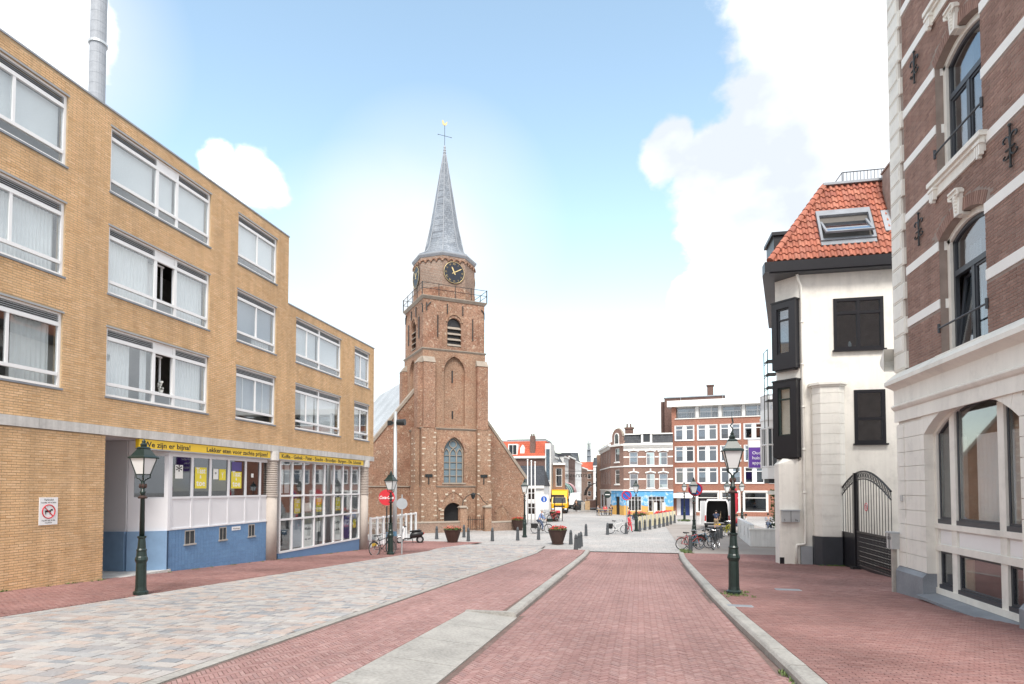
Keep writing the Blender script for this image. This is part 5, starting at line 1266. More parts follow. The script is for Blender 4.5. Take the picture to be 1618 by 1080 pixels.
def clock(ang, hands):
    Mx = Matrix.Translation((OC[0], OC[1], 21.15)) @ Matrix.Rotation(ang, 4, 'Z') @ Matrix.Translation((0, -ap8, 0))
    def mk(): q = MB(); q.M = Mx; return q
    q = mk(); q.add([(.9*math.sin(2*PI*k/32), y, .9*math.cos(2*PI*k/32)) for y in (-.02,-.09) for k in range(32)], [tuple(range(32)), tuple(reversed(range(32,64)))]+[(k,(k+1)%32,32+(k+1)%32,32+k) for k in range(32)])
    c = obj('clock_dial', q, 'clock_face', CH)
    q = mk(); q.tube([(.88*math.sin(2*PI*k/32),-.095,.88*math.cos(2*PI*k/32)) for k in range(32)], .018, 5, True); obj('dial_rim', q, 'gold', c)
    q = mk(); rom = ['XII','I','II','III','IV','V','VI','VII','VIII','IX','X','XI']
    for k in range(12):
        vs, fs = text_mb(rom[k], .20, align='CENTER', depth=.002, bold=.002); a = 2*PI*k/12
        q.add([((x*.9)*math.cos(a)+(.64+z)*math.sin(a), -.097, -(x*.9)*math.sin(a)+(.64+z)*math.cos(a)) for x, z, _ in vs], fs)
    obj('numerals', q, 'gold', c)
    q = mk()
    for a, l, wd in ((2*PI*hands[0], .52, .055), (2*PI*hands[1], .78, .038)):
        s_, co = math.sin(a), math.cos(a)
        q.add([(s_*d+co*e, y, co*d-s_*e) for y in (-.105,-.12) for d, e in ((-.2,-wd*.7),(-.2,wd*.7),(l*.75,wd),(l,0),(l*.75,-wd))], [(0,1,2,3,4),(9,8,7,6,5),(0,1,6,5),(1,2,7,6),(2,3,8,7),(3,4,9,8),(4,0,5,9)])
    obj('hands', q, 'gold', c)
for k in range(4): clock(k*PI/2, (11.17/12, .168))
# gallery railing
mb = MB(); a, b = -.1, T+.1; cs = [(a,a),(b,a),(b,b),(a,b)]
for (p, q) in zip(cs, cs[1:]+cs[:1]):
    for k in range(4): x, y = p[0]+(q[0]-p[0])*k/4, p[1]+(q[1]-p[1])*k/4; mb.tube([(x,y,18.9),(x,y,19.95)], .03 if k else .045, 5)
    for h in (.55, 1.0): mb.tube([(*p,18.9+h),(*q,18.9+h)], .022, 5)
obj('gallery_railing', mb, 'dark_iron', CH)
# nave with gable walls either side of the tower
mb = MB(); yb = 3.0; E0, E1, RC = -5.4, 10.6, 14.6
def nave(mb, y0, y1, dz=0): mb.prism([(E0,-.1),(E0,4.35),(2.65,RC+dz),(E1+.0,4.35),(E1,-.1)], y0, y1)
nv = MB(); nave(nv, yb, yb+.5); obj('nave_gable', nv, 'tower_brick', CH)
cp = MB()
for s_, xe in ((-1,E0),(1,E1)):
    cp.hexa([(xe+s_*.1,yb-.08,4.2),(2.65,yb-.08,RC),(2.65,yb+.6,RC),(xe+s_*.1,yb+.6,4.2)], [(xe+s_*.25,yb-.08,4.4),(2.65,yb-.08,RC+.3),(2.65,yb+.6,RC+.3),(xe+s_*.25,yb+.6,4.4)])
obj('gable_coping', cp, 'tower_stone', CH)
nv = MB(); nv.box(E0+.3,E0+.8,yb+.51,26,-.1,4.3); nv.box(E1-.8,E1-.3,yb+.51,26,-.1,4.3); obj('nave_wall', nv, 'tower_brick', CH)
nv = MB(); nv.prism([(E0+.1,4.25),(2.65,RC-.1),(E1-.1,4.25),(E1-.1,4.1),(E0+.1,4.1)], yb+.51, 26); obj('nave_roof', nv, 'slate_pale', CH)
nb = MB(); arch_fill(nb, 7.75, 8.75, -.1, 1.25, .5, yb-.02, yb+.01); nn_ = obj('blocked_doorway', nb, 'tower_brick_pale', CH); rg = MB(); arch_ring(rg, 7.75, 8.75, 1.25, .5, 0, .2, yb-.06, yb-.0); obj('hood_arch', rg, 'tower_brick', nn_)
obj('gable_string', MB().box(E0,-.16,yb-.07,yb-.001,3.5,3.6), 'tower_stone', CH)
# churchyard wall with gate piers
CW = thing('churchyard_wall', 'low brick wall with stone coping round the foot of the church tower', 'wall', (-16.84, 46.2, 0), CA)
def wall_run(pts, h=.72, t=.32):
    mb = MB(); cpm = MB()
    for (a, b) in zip(pts, pts[1:]):
        dx, dy = b[0]-a[0], b[1]-a[1]; l = math.hypot(dx,dy); nx, ny = -dy/l*t/2, dx/l*t/2; e = 1.18
        q = lambda k: [(a[0]-nx*k,a[1]-ny*k),(b[0]-nx*k,b[1]-ny*k),(b[0]+nx*k,b[1]+ny*k),(a[0]+nx*k,a[1]+ny*k)]
        mb.hexa([(*p,-.1) for p in q(1)], [(*p,h) for p in q(1)]); cpm.hexa([(*p,h+.002) for p in q(e)], [(*p,h+.12) for p in q(e*.8)])
    obj('brickwork', mb, 'tower_grey', CW); obj('coping', cpm, 'tower_stone', CW)
wall_run([(-5.5,-.2),(-1.6,-1.5),(2.6,-1.5)]); wall_run([(5.2,-1.5),(7.4,-1.3),(9.1,.4),(10.2,2.6)], .62)
for x in (2.85, 4.95):
    o = obj('gate_pier', MB().box(x-.27,x+.27,-1.77,-1.23,-.1,1.85), 'tower_brick_pale', CW); obj('pier_cap', MB().box(x-.33,x+.33,-1.83,-1.17,1.851,1.92).hexa([(x-.3,-1.8,1.921),(x+.3,-1.8,1.921),(x+.3,-1.2,1.921),(x-.3,-1.2,1.921)],[(x-.2,-1.7,2.02),(x+.2,-1.7,2.02),(x+.2,-1.3,2.02),(x-.2,-1.3,2.02)]), 'tower_stone', o)
gt = thing('church_gate', 'black iron gate with an arched lantern overthrow before the church portal', 'gate', (-16.84, 46.2, 0), CA)
mb = MB()
for k in range(10): x = 3.2+.16*k; mb.tube([(x,-1.5,.1),(x,-1.5,.95+.35*abs(k-4.5)/4.5)], .018, 4)
mb.tube([(3.14,-1.5,.15),(4.68,-1.5,.15)], .02, 4); mb.tube([(3.14,-1.5,.9),(4.68,-1.5,.9)], .02, 4); obj('bars', mb, 'dark_iron', gt)
mb = MB(); mb.tube([(2.85,-1.5,1.95),(2.9,-1.5,2.4),(3.2,-1.5,2.75),(3.6,-1.5,2.95),(3.95,-1.5,2.98),(4.3,-1.5,2.85),(4.6,-1.5,2.4),(4.95,-1.5,2.1),(5.05,-1.5,2.3),(4.9,-1.5,2.35)], .03, 5); obj('overthrow', mb, 'dark_iron', gt)
obj('lantern', MB().lathe([(.1,2.55),(.2,2.85),(.22,2.9),(.05,3.05)], 6, (3.75,-1.5,0)), 'dark_iron', gt)
# ------------------------------------------------------------------ buildings round the square
def facade_windows(parent, wins, frame='white_paint', glass='glass_sky', y=.06, fw=.07, split=None, dark='interior_dark', sill=.08, bar=.05):
    for (a, b, c, d) in wins:
        hs = (c+(d-c)*split,) if split else (); o = rect_window(parent, a, b, c, d, y, fw, (), hs, frame, glass, bar, .07)
        obj('sill', MB().box(a-.08,b+.08,-sill,y,c-.09,c-.001), 'white_stone', o)
        if random.random() < .55: obj('blind', MB().box(a+.05,b-.05,y+.15,y+.16,c+(d-c)*random.uniform(.0,.55),d), random.choice(['blind_grey','curtain_white']), o)
# corner pub with the beach mural
PB = thing('corner_pub', 'brown brick corner building with blue beach mural along its ground floor', 'building', (-1.92, 78.9, 0), math.radians(-3.84))
pf = Frame(-1.92, 78.9, math.radians(-3.84))
def pxr(fr_, x0, x1, y0, y1): a, zt = fr_.px(x0, y0); b, _ = fr_.px(x1, y0); _, zb = fr_.px((x0+x1)/2, y1); return (a, b, zb, zt)
W_ = 6.05
ups = [pxr(pf, *q) for q in ((994.5,1007.5,714,734.5),(1021,1034,714,734.5),(1041,1054.5,714,734.5),(995,1008,748,771),(1021.5,1034.5,748,771),(1041.5,1055,748,771))]
gnd = [pxr(pf, 992.5,1013.3,784,807), pxr(pf, 1024,1049.7,784,808)]
mb = MB(); holed(mb, 0, W_, 3.2, 9.0, ups, 0, .3); mb.box(W_-.3,W_,.3,10,0,9); obj('wall', mb, 'corner_brick', PB)
mb = MB(); holed(mb, 0, W_, -.1, 3.05, gnd, -.02, .3); obj('mural_wall', mb, 'mural', PB)
facade_windows(PB, ups, split=.62)
for a, b, c, d in gnd:
    rect_window(PB, a, b, c, d, .03, .06, [a+(b-a)*k/4 for k in (1,2,3)], (d-.45,), 'white_paint', 'glass_dark', .05, .08)
    obj('inner_wall', MB().box(a,b,1.5,1.6,0,3), 'wood', PB)
mb = MB(); mb.box(-.02,W_,-.14,.0,3.051,3.2); mb.box(.0,W_,-.1,.0,6.05,6.25); mb.box(0,W_,-.25,0,8.55,8.75); mb.box(0,W_,-.4,0,8.751,9.0); mb.box(0,W_,-.06,0,8.1,8.55)
obj('white_band', mb, 'white_stone', PB)
for a, b, c, d in ups:
    mb = MB(); arch_ring(mb, a-.1, b+.1, d+.02, .14, 0, .16, -.1, -.0, 8); mb.box((a+b)/2-.09,(a+b)/2+.09,-.13,0,d+.2,d+.62); obj('window_head', mb, 'white_stone', PB)
xs_ = sorted([0.0, W_]+[v for a,b,_,_ in ups[:3] for v in (a-.05,b+.05)])
for i in range(0, len(xs_), 2):
    for z in (ups[0][2]+(ups[0][3]-ups[0][2])*.62, ups[3][2]+(ups[3][3]-ups[3][2])*.62): obj('stone_band', MB().box(xs_[i],xs_[i+1],-.03,.0,z-.08,z+.08), 'white_stone', PB)
mb = MB(); mb.hexa([(0,.0,9.0),(W_,0,9.0),(W_,10,9.0),(0,10,9.0)], [(.1,.55,10.15),(W_,.55,10.15),(W_,9,10.15),(.1,9,10.15)]); rfp = obj('roof', mb, 'slate_dark', PB)
obj('roof_edge', MB().box(.1,W_,.35,.8,10.151,10.3), 'white_stone', PB)
dm = obj('dormer', MB().box(2.2,3.55,-.05,1.0,9.05,9.15).box(2.2,2.45,-.05,1.0,9.15,10.2).box(3.3,3.55,-.05,1.0,9.15,10.2).box(2.1,3.65,-.15,1.0,10.2,10.42), 'white_stone', PB); obj('pane', MB().box(2.45,3.3,.02,.04,9.15,10.2), 'windscreen', dm)
# chamfered corner and long side wall
c0 = Vector((0,0)); c1 = Vector((-1.85,2.46)); 
sd_ = Vector((-4.9,15.3)); 
def panelwall(name, a, b, z0, z1, holes, mat, parent, y0=0, y1=.3):
    l = (b-a).length; ang = math.atan2((a-b).y, (a-b).x)  # runs from b (left seen from outside) to a
    mb = MB(); holed(mb, 0, l, z0, z1, holes, y0, y1); o = obj(name, mb, mat, parent); o.location = (b.x, b.y, 0); o.rotation_euler = (0,0,ang); return o, l
o1, l1 = panelwall('corner_wall', c0, c1, 3.05, 9.4, [(1.0,2.1,3.9,5.75),(1.0,2.1,6.75,8.5)], 'corner_brick', PB)
for h in ((1.0,2.1,3.9,5.75),(1.0,2.1,6.75,8.5)): rect_window(o1, *h, .06, .07, (), (h[3]-.6,), 'white_paint', 'glass_dark', .05, .07, pane_parent=1); obj('sill', MB().box(h[0]-.1,h[1]+.1,-.1,0,h[2]-.15,h[2]-.002), 'white_stone', o1)
mb = MB(); mb.box(-.05,l1+.05,-.12,0,3.051,3.2); mb.box(0,l1,-.06,0,6.05,6.2); mb.box(0,l1,-.3,0,8.75,8.98); obj('white_band', mb, 'white_stone', o1)
mb = MB(); gp = [(.35,9.0)]+[(1.55+1.2*math.cos(PI-PI*k/12), 10.0+1.0*math.sin(PI*k/12)) for k in range(13)]+[(2.75,9.0)]; mb.prism(gp, -.02, .35); gb = obj('corner_gable', mb, 'corner_brick', o1)
mb = MB(); mb.tube([(1.55+1.2*math.cos(PI-PI*k/12), .15, 10.0+1.0*math.sin(PI*k/12)) for k in range(13)], .16, 5); obj('gable_coping', mb, 'tower_stone', o1); arch = MB(); arch_fill(arch, 1.1, 2.0, 9.15, 10.05, .35, -.05, -.022); obj('gable_window', arch, 'windscreen', o1); ag = MB(); arch_ring(ag, 1.1, 2.0, 10.05, .35, -.02, .1, -.1, -.02); ag.box(1.0,1.1,-.1,-.02,9.1,10.05); ag.box(2.0,2.1,-.1,-.02,9.1,10.05); ag.box(.95,2.15,-.14,-.02,9.02,9.1); obj('window_surround', ag, 'white_stone', o1)
o2, l2 = panelwall('corner_shopfront', c0, c1, -.1, 3.05, [(1.1,2.1,-.1,2.3)], 'mural', PB, -.02); obj('door', MB().box(1.1,2.1,.12,.18,-.1,2.3), 'black_paint', o2)
sh = [(x, x+.7, z, z+1.75) for x in (1.2,3.2,5.2,7.2,9.2,11.2) for z in (3.9,6.75)]
o3, l3 = panelwall('side_wall', c1, sd_, 3.05, 9.4, sh, 'corner_brick', PB)
for h in sh: rect_window(o3, *h, .06, .07, (), (h[3]-.6,), 'white_paint', 'glass_dark', .05, .07, pane_parent=1)
mb = MB(); mb.box(0,l3,-.12,0,3.051,3.2); mb.box(0,l3,-.1,0,6.05,6.2); mb.box(0,l3,-.35,0,8.9,9.2)
for k in range(16): mb.box(.4+.8*k,.55+.8*k,-.22,0,8.5,8.9)
obj('white_band', mb, 'white_stone', o3)
o4, l4 = panelwall('side_shopfront', c1, sd_, -.1, 3.05, [(1,4,.6,2.4),(5,8,.6,2.4)], 'shop_white', PB); 
for h in ((1,4,.6,2.4),(5,8,.6,2.4)): obj('pane', MB().box(h[0],h[1],.05,.06,h[2],h[3]), 'windscreen', o4)
obj('chimney', MB().box(.1,1.1,1.2,1.9,9.5,11.0).box(.0,1.2,1.1,2.0,11.001,11.2).lathe([(.12,11.2),(.1,11.7)], 8, (.35,1.55,0)).lathe([(.12,11.2),(.1,11.7)], 8, (.8,1.55,0)), 'far_brick_dark', PB)
mb = MB(); mb.box(-1.9,0,2.5,9,9.3,9.42); obj('flat_roof', mb, 'lead', PB)
for k in range(2): obj('side_dormer', MB().box(-2.6-k*1.2,-1.6-k*1.2,4.5+k*4,5.9+k*4,9.4,10.7), 'white_stone', PB)
t_ = thing('pub_sign', 'round dark green hanging sign at the corner of the mural building', 'sign', (-4.0, 80.0, 2.55), 0)
obj('disc', MB().lathe([(.45,-.05),(.45,.05)], 20), 'dark_green', t_).rotation_euler = (PI/2,0,0); mb = MB(); mb.box(-.3,.3,-.056,-.051,-.05,.05); obj('stripe', mb, 'sign_white', t_); obj('bracket', MB().tube([(.4,0,.1),(1.2,.3,.1)], .03, 5), 'dark_iron', t_)
# long red brick block
a_ = math.radians(-8.65)
BK = thing('brick_block', 'five storey red brick block with paired white windows and top floor loggias', 'building', (4.08, 80.03, 0), a_)
bf = Frame(4.08, 80.03, a_); BW = 22.0
wins = []
colsb = [(1066.9,1096.5),(1102.4,1133),(1138.5,1170),(1176,1207)]
zr = [(bf.px(1100,t0)[1], bf.px(1100,t1)[1]) for t0, t1 in ((671.9,694.8),(705,729),(739,763))]
for x0, x1 in colsb: 
    a = bf.px(x0, 700)[0]; b = bf.px(x1, 700)[0]
    for zt, zb in zr: wins.append((a, b, zb, zt))
step = wins[3][0]-wins[0][0]
for k in range(4, 6):
    for zt, zb in zr: wins.append((wins[0][0]+step*k, wins[0][1]+step*k, zb, zt))
lz1, lz0 = bf.px(1100, 641.5)[1], bf.px(1100, 660)[1]
gh = [(bf.px(1069,800)[0], bf.px(1096,800)[0], -.1, 2.9), (bf.px(1102,800)[0], bf.px(1135,800)[0], .4, 2.9), (bf.px(1140,800)[0], bf.px(1168,800)[0], .4, 2.9), (bf.px(1176,800)[0], bf.px(1212,800)[0], .5, 2.9)]
mb = MB(); holed(mb, 0, BW, -.1, lz0-.1, wins+gh, 0, .35); mb.box(0,.35,.35,12,-.1,13.6); mb.box(.0,.55,0,.35,lz0-.1,lz1); mb.box(BW-.35,BW,.35,12,-.1,13.6); mb.box(.35,BW-.35,11.6,12,-.1,13.6); obj('wall', mb, 'red_brick', BK)
for (a, b, c, d) in wins:
    m_ = (a+b)/2; q = MB(); q.box(a-.06,a+.02,-.05,.1,c-.06,d+.06); q.box(b-.02,b+.06,-.05,.1,c-.06,d+.06); q.box(a+.02,b-.02,-.05,.1,d,d+.06); q.box(a+.02,b-.02,-.08,.1,c-.08,c); q.box(m_-.17,m_+.17,-.045,.12,c,d)
    sr = obj('window', q, 'white_paint', BK)
    for x0, x1 in ((a+.02,m_-.17),(m_+.17,b-.02)):
        w_ = rect_window(sr, x0, x1, c, d, .03, .09, (), (d-.48,), 'white_paint', random.choice(['glass_sky','glass_dark','glass_sky']), .08, .06, panes=False)
        w_.name = 'frame'
        for za, zb in ((c+.09,d-.52),(d-.44,d-.09)): obj('pane', MB().box(x0+.09,x1-.09,.055,.062,za,zb), random.choice(['glass_sky','glass_sky','glass_dark']), sr)
        if random.random() < .6: obj('blind', MB().box(x0+.05,x1-.05,.16,.165,c+(d-c)*random.uniform(0,.4),d), random.choice(['blind_grey','blind_blue','curtain_white']), sr)
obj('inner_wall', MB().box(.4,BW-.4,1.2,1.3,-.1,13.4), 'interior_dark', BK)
mb = MB(); mb.box(-.5,BW+.5,-.55,1.5,lz1,lz1+.75); obj('roof_fascia', mb, 'white_stone', BK); obj('roof', MB().box(.1,BW,1.5,12,lz1+.3,lz1+.6), 'lead', BK)
lstep = step
for k in range(6):
    x = .62+lstep*k
    obj('loggia_pier', MB().box(x+lstep-.42,x+lstep-.05,-.02,.9,lz0+.05,lz1-.002), 'pale_render', BK)
    r_ = rect_window(BK, x, x+lstep-.45, lz0+.05, lz1-.05, .9, .06, (x+1.4 if k % 2 else x+2.2,), (), 'white_paint', 'glass_sky', .08, .06, name='loggia_window')
    obj('curtain', MB().box(x+.1,x+lstep*.5,1.1,1.12,lz0+.1,lz1-.1), 'curtain_white', r_)
    rl = MB(); rl.tube([(x,.05,lz0+.75),(x+lstep-.42,.05,lz0+.75)], .025, 4)
    for j in range(12): rl.tube([(x+.2*j,.05,lz0),(x+.2*j,.05,lz0+.75)], .012, 4)
    obj('loggia_railing', rl, 'galvanised', BK)
obj('loggia_floor', MB().box(.4,BW-.4,-.1,1.0,lz0-.098,lz0+.0), 'white_stone', BK)
obj('lift_house', MB().box(-1.6,6.2,6.5,12.5,8,15.7).box(-2.2,-1.6,7.5,12.5,6,15.4), 'far_brick_dark', BK); obj('lift_house_cap', MB().box(-1.7,6.3,6.4,12.6,15.701,15.85), 'lead', BK)
ch_ = obj('chimney', MB().box(4.0,4.8,7,7.8,15.85,17.2).box(3.9,4.9,6.9,7.9,17.2,17.35), 'far_brick_dark', BK)
for k in range(3): obj('dish_antenna', MB().lathe([(.02,0),(.35,.1),(.36,.12)], 12, (3.0+.9*k, 6.35, 14.9)), 'sign_blue' if k < 2 else 'white_paint', BK)
mb = MB()
for x in (.6, 6.0): mb.tube([(x,6.3,13.8),(x,6.3,21.0)], .03, 4)
obj('mast', mb, 'galvanised', BK)
# ground floor of the block
a, b, c, d = gh[0]; obj('canopy', MB().box(a-.3,b+.3,-1.0,.1,2.15,2.75), 'white_paint', BK)
dx = bf.px(1076,800)[0]; ex = bf.px(1089,800)[0]
obj('entrance_door', MB().box(dx,ex,.2,.26,-.1,2.1), 'door_blue', BK); obj('entrance_frame', MB().box(a,dx-.05,.2,.25,-.1,2.9).box(ex+.05,b,.2,.25,-.1,2.9).box(dx-.05,ex+.05,.2,.25,2.1,2.9), 'shop_white', BK)
for h in gh[1:]: 
    o = rect_window(BK, *h, .03, .1, (), (h[3]-.7,), 'white_stone', 'glass_dark', .08, .08); obj('surround', MB().box(h[0]-.15,h[1]+.15,-.06,.0,h[3]+.0,h[3]+.18).box(h[0]-.15,h[0],-.06,0,h[2],h[3]).box(h[1],h[1]+.15,-.06,0,h[2],h[3]), 'white_stone', o)
# ------------------------------------------------------------------ far street
def simple_house(name, label, loc, rz, W, H, D, wall, wins, roof=None, rh=2.5, roofmat='slate_dark', gable=False, frame='white_paint', cat='house', split=.6):
    t_ = thing(name, label, cat, loc, rz, 'houses in the far street')
    mb = MB(); holed(mb, 0, W, -.1, H, wins, 0, .3); mb.box(0,.3,.3,D,-.1,H); mb.box(W-.3,W,.3,D,-.1,H); mb.box(.3,W-.3,D-.3,D,-.1,H); obj('wall', mb, wall, t_)
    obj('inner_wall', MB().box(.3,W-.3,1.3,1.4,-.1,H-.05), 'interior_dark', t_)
    for h in wins:
        o = rect_window(t_, *h, .08, .07, (), (h[2]+(h[3]-h[2])*split,), frame, 'glass_dark', .06, .07, panes=False)
        obj('pane', MB().box(h[0]+.05,h[1]-.05,.11,.115,h[2]+.05,h[3]-.05), random.choice(['glass_dark','glass_sky']), o)
    if roof == 'gable_side':     # ridge parallel to the front
        mb = MB(); mb.add([(-.15,-.2,H),(W+.15,-.2,H),(W+.15,D+.2,H),(-.15,D+.2,H),(-.15,D/2,H+rh),(W+.15,D/2,H+rh)], [(0,1,5,4),(2,3,4,5),(0,4,3),(1,2,5),(3,2,1,0)]); obj('roof', mb, roofmat, t_)
    elif roof == 'gable_front':
        mb = MB(); mb.add([(-.15,-.1,H),(W/2,-.1,H+rh),(W+.15,-.1,H),(-.15,D,H),(W/2,D,H+rh),(W+.15,D,H)], [(0,1,4,3),(1,2,5,4),(0,2,1),(3,4,5),(0,3,5,2)]); obj('roof', mb, roofmat, t_)
    elif roof == 'mansard':
        mb = MB(); mb.hexa([(0,0,H),(W,0,H),(W,D,H),(0,D,H)], [(.1,1.0,H+rh),(W-.1,1.0,H+rh),(W-.1,D-1,H+rh),(.1,D-1,H+rh)]); obj('roof', mb, roofmat, t_)
    obj('cornice', MB().box(-.02,W+.02,-.22,.0,H-.25,H+.03), 'white_stone', t_)
    return t_
def grid(W, n, zs, w=.95, m=.6): 
    return [(m+(W-2*m-w)*i/max(1,n-1), m+(W-2*m-w)*i/max(1,n-1)+w, a, b) for i in range(n) for a, b in zs]
# white cottage with the dark roof beside the church
fr_ = Frame(-13.9, 66.0, math.radians(4)); 
WCt = simple_house('white_cottage', 'small white rendered house with dark slate roof behind the church', (-13.9, 66, 0), math.radians(4), 3.75, 3.62, 8, 'white_render', [(1.95,2.75,2.1,3.35),(1.95,2.85,.5,1.75)], None)
mb = MB(); mb.add([(-.1,-.2,3.62),(3.85,-.2,3.62),(3.85,8,3.62),(-.1,8,3.62),(-.1,3,5.95),(3.5,3,5.95)], [(0,1,5,4),(2,3,4,5),(0,4,3),(1,2,5),(3,2,1,0)]); obj('roof', mb, 'slate_dark', WCt)
# brick building with bright red roof behind
RRh = simple_house('red_roofed_building', 'brown brick building with bright orange tiled roof, white dormer and brick chimney', (-22, 84.6, 0), 0, 9.2, 7.75, 9, 'far_brick_dark', [], None)
mb = MB(); mb.hexa([(-.2,-.2,7.8),(9.2,-.2,7.8),(9.2,9,7.8),(-.2,9,7.8)], [(-.2,2.2,10.1),(9.0,2.2,10.1),(9.0,8,10.1),(-.2,8,10.1)]); obj('roof', mb, 'red_roof', RRh); obj('roof_top', MB().box(-.2,9,2.2,8,10.101,10.3), 'lead', RRh)
d_ = obj('dormer', MB().box(3.9,5.25,.1,1.8,8.0,9.6), 'white_stone', RRh); obj('pane', MB().box(4.05,4.55,.08,.1,8.15,9.45).box(4.62,5.1,.08,.1,8.15,9.45), 'windscreen', d_)
obj('small_dormer', MB().prism([(5.6,8.2),(5.6,9.0),(5.9,9.5),(6.2,9.0),(6.2,8.2)], .3, 1.5), 'white_stone', RRh); obj('chimney', MB().box(7.0,7.7,.3,1.0,8,10.7).lathe([(.12,10.7),(.12,11.0)], 6, (7.2,.65,0)).lathe([(.12,10.7),(.12,11.0)], 6, (7.5,.65,0)), 'far_brick_dark', RRh)
obj('white_gutter', MB().box(-.3,9.3,-.35,-.05,7.6,7.85), 'white_stone', RRh)
tb = obj('stair_tower', MB().box(9.21,10.0,-.1,4,-.1,9.6), 'pale_render', RRh); obj('stair_window', MB().box(9.35,9.85,-.14,-.101,4.2,8.8), 'glass_sky', RRh)
br = simple_house('narrow_brick_house', 'narrow orange brick house with bay beside the red roofed building', (-11.9, 86, 0), math.radians(12), 1.7, 6.9, 6, 'far_brick', [(.4,1.3,3.6,6.2)], None)
# row on the left of the far street (facing right)
LXF = -13.0
specs = [(93, 6.5, 8.3, 'white_render', 'mansard', 2.6, 'slate_dark', 4, 'white rendered street house with dark mansard and roof window'),
         (99.6, 8.0, 7.6, 'white_render', 'mansard', 1.6, 'slate_dark', 6, 'white row house with rows of dark windows under the street name arch'),
         (107.7, 7.5, 9.0, 'pale_render', 'gable_side', 1.6, 'slate_dark', 5, 'pale grey row house next beyond the white houses'),
         (115.3, 12, 9.4, 'far_brick_dark', None, 2, 'slate_dark', 6, 'dark brown brick row house far down the shopping street'),
         (127.5, 14, 9.0, 'white_render', 'mansard', 1.6, 'slate_dark', 5, 'distant white row house with grey roof'),
         (142, 16, 8.2, 'far_brick', 'gable_side', 2.4, 'red_roof', 4, 'distant brick row house with red roof')]
for (y0_, W_, H_, wm, rf_, rh_, rm_, nw, lab) in specs:
    simple_house('row_house', lab, (LXF, y0_, 0), PI/2, W_, H_, 8, wm, grid(W_, nw, ((3.6,5.2),(6.0,7.4))), rf_, rh_, rm_)
for (x, y0_, W_, H_, wm, rm_, lab) in ((-19, 178, 6, 8.5, 'far_brick', 'red_roof', 'small red roofed house closing the view of the street'), (-12.5, 172, 7, 9.5, 'pale_render', 'slate_dark', 'grey gabled house at the end of the street'), (-24, 190, 5, 12, 'white_render', 'slate_dark', 'tall white house at the far end of the street')):
    simple_house('end_house', lab, (x, y0_, 0), 0, W_, H_, 8, wm, grid(W_, 3, ((1,2.4),(3.6,5.2),(6.0,7.4))), 'gable_side', 2.5, rm_)
for (xx, y0_, W_, H_, lab) in ((-6.4,96,12,8.5,'brick row house on the right of the far street'), (-6.4,108.3,14,9.2,'tall brick row house further along the right of the far street')):
    simple_house('row_house', lab, (xx, y0_+W_, 0), -PI/2, W_, H_, 8, 'far_brick', grid(W_, 5, ((3.6,5.2),(6.0,7.4))), None)
t_ = thing('far_tower', 'thin scaffolded tower rising over the far street', 'tower', (-16.3, 205, 0))
mb = MB()
for x in (-.8,.8):
    for y in (-.8,.8): mb.tube([(x,y,0),(x*.7,y*.7,19)], .12, 4)
for z in range(2, 19, 2): mb.box(-.9,.9,-.9,.9,z,z+.1)
obj('scaffold', mb, 'galvanised', t_); obj('core', MB().lathe([(.6,0),(.55,14),(.06,20)], 8), 'slate', t_)
# awnings
def awning(label, loc, rz, r, L, mats, group='shop awnings'):
    t_ = thing('shop_awning', label, 'awning', loc, rz, group); n = 9
    for k in range(n):
        mb = MB(); a0, a1 = L*k/n, L*(k+1)/n
        for j in range(6):
            A, B = PI/2*j/6, PI/2*(j+1)/6
            mb.hexa([(a0,-r*math.sin(A),r*math.cos(A)-.02),(a1,-r*math.sin(A),r*math.cos(A)-.02),(a1,-r*math.sin(B),r*math.cos(B)-.02),(a0,-r*math.sin(B),r*math.cos(B)-.02)],
                    [(a0,-r*math.sin(A)-.01,r*math.cos(A)),(a1,-r*math.sin(A)-.01,r*math.cos(A)),(a1,-r*math.sin(B)-.01,r*math.cos(B)),(a0,-r*math.sin(B)-.01,r*math.cos(B))])
        obj('stripe', mb, mats[k % len(mats)], t_)
awning('green and white domed shop awning down the street', (-13.0, 100, 2.4), PI/2, 1.9, 6.5, ['awning_green','awning_green','awning_white','awning_green'])
awning('red shop awning beyond the green one', (-13.0, 107.5, 2.5), PI/2, 1.9, 4, ['awning_red','awning_white'])
awning('grey domed shop canopy beside the yellow truck', (-13.7, 77.5, 3.0), 0, 1.4, 2.6, ['awning_grey'])
awning('white striped awning on the right side of the far street', (-6.6, 103, 2.2), -PI/2, 2.0, 5.5, ['awning_white','awning_white','awning_grey'])
t_ = thing('street_arch', 'steel arch with the street name lettered over the shopping street', 'sign', (-12.4, 92, 0))
mb = MB(); mb.tube([(0,0,0),(0,0,6.6)], .08, 6); mb.tube([(6.2,0,0),(6.2,0,6.6)], .08, 6); mb.tube([(0,0,5.9),(6.2,0,5.9)], .03, 4); obj('frame', mb, 'dark_iron', t_)
mb = MB(); put_text(mb, 'Keizerstraat', 1.0, -.05, 5.0, .95, width=4.6, depth=.03); obj('lettering', mb, 'ink', t_)
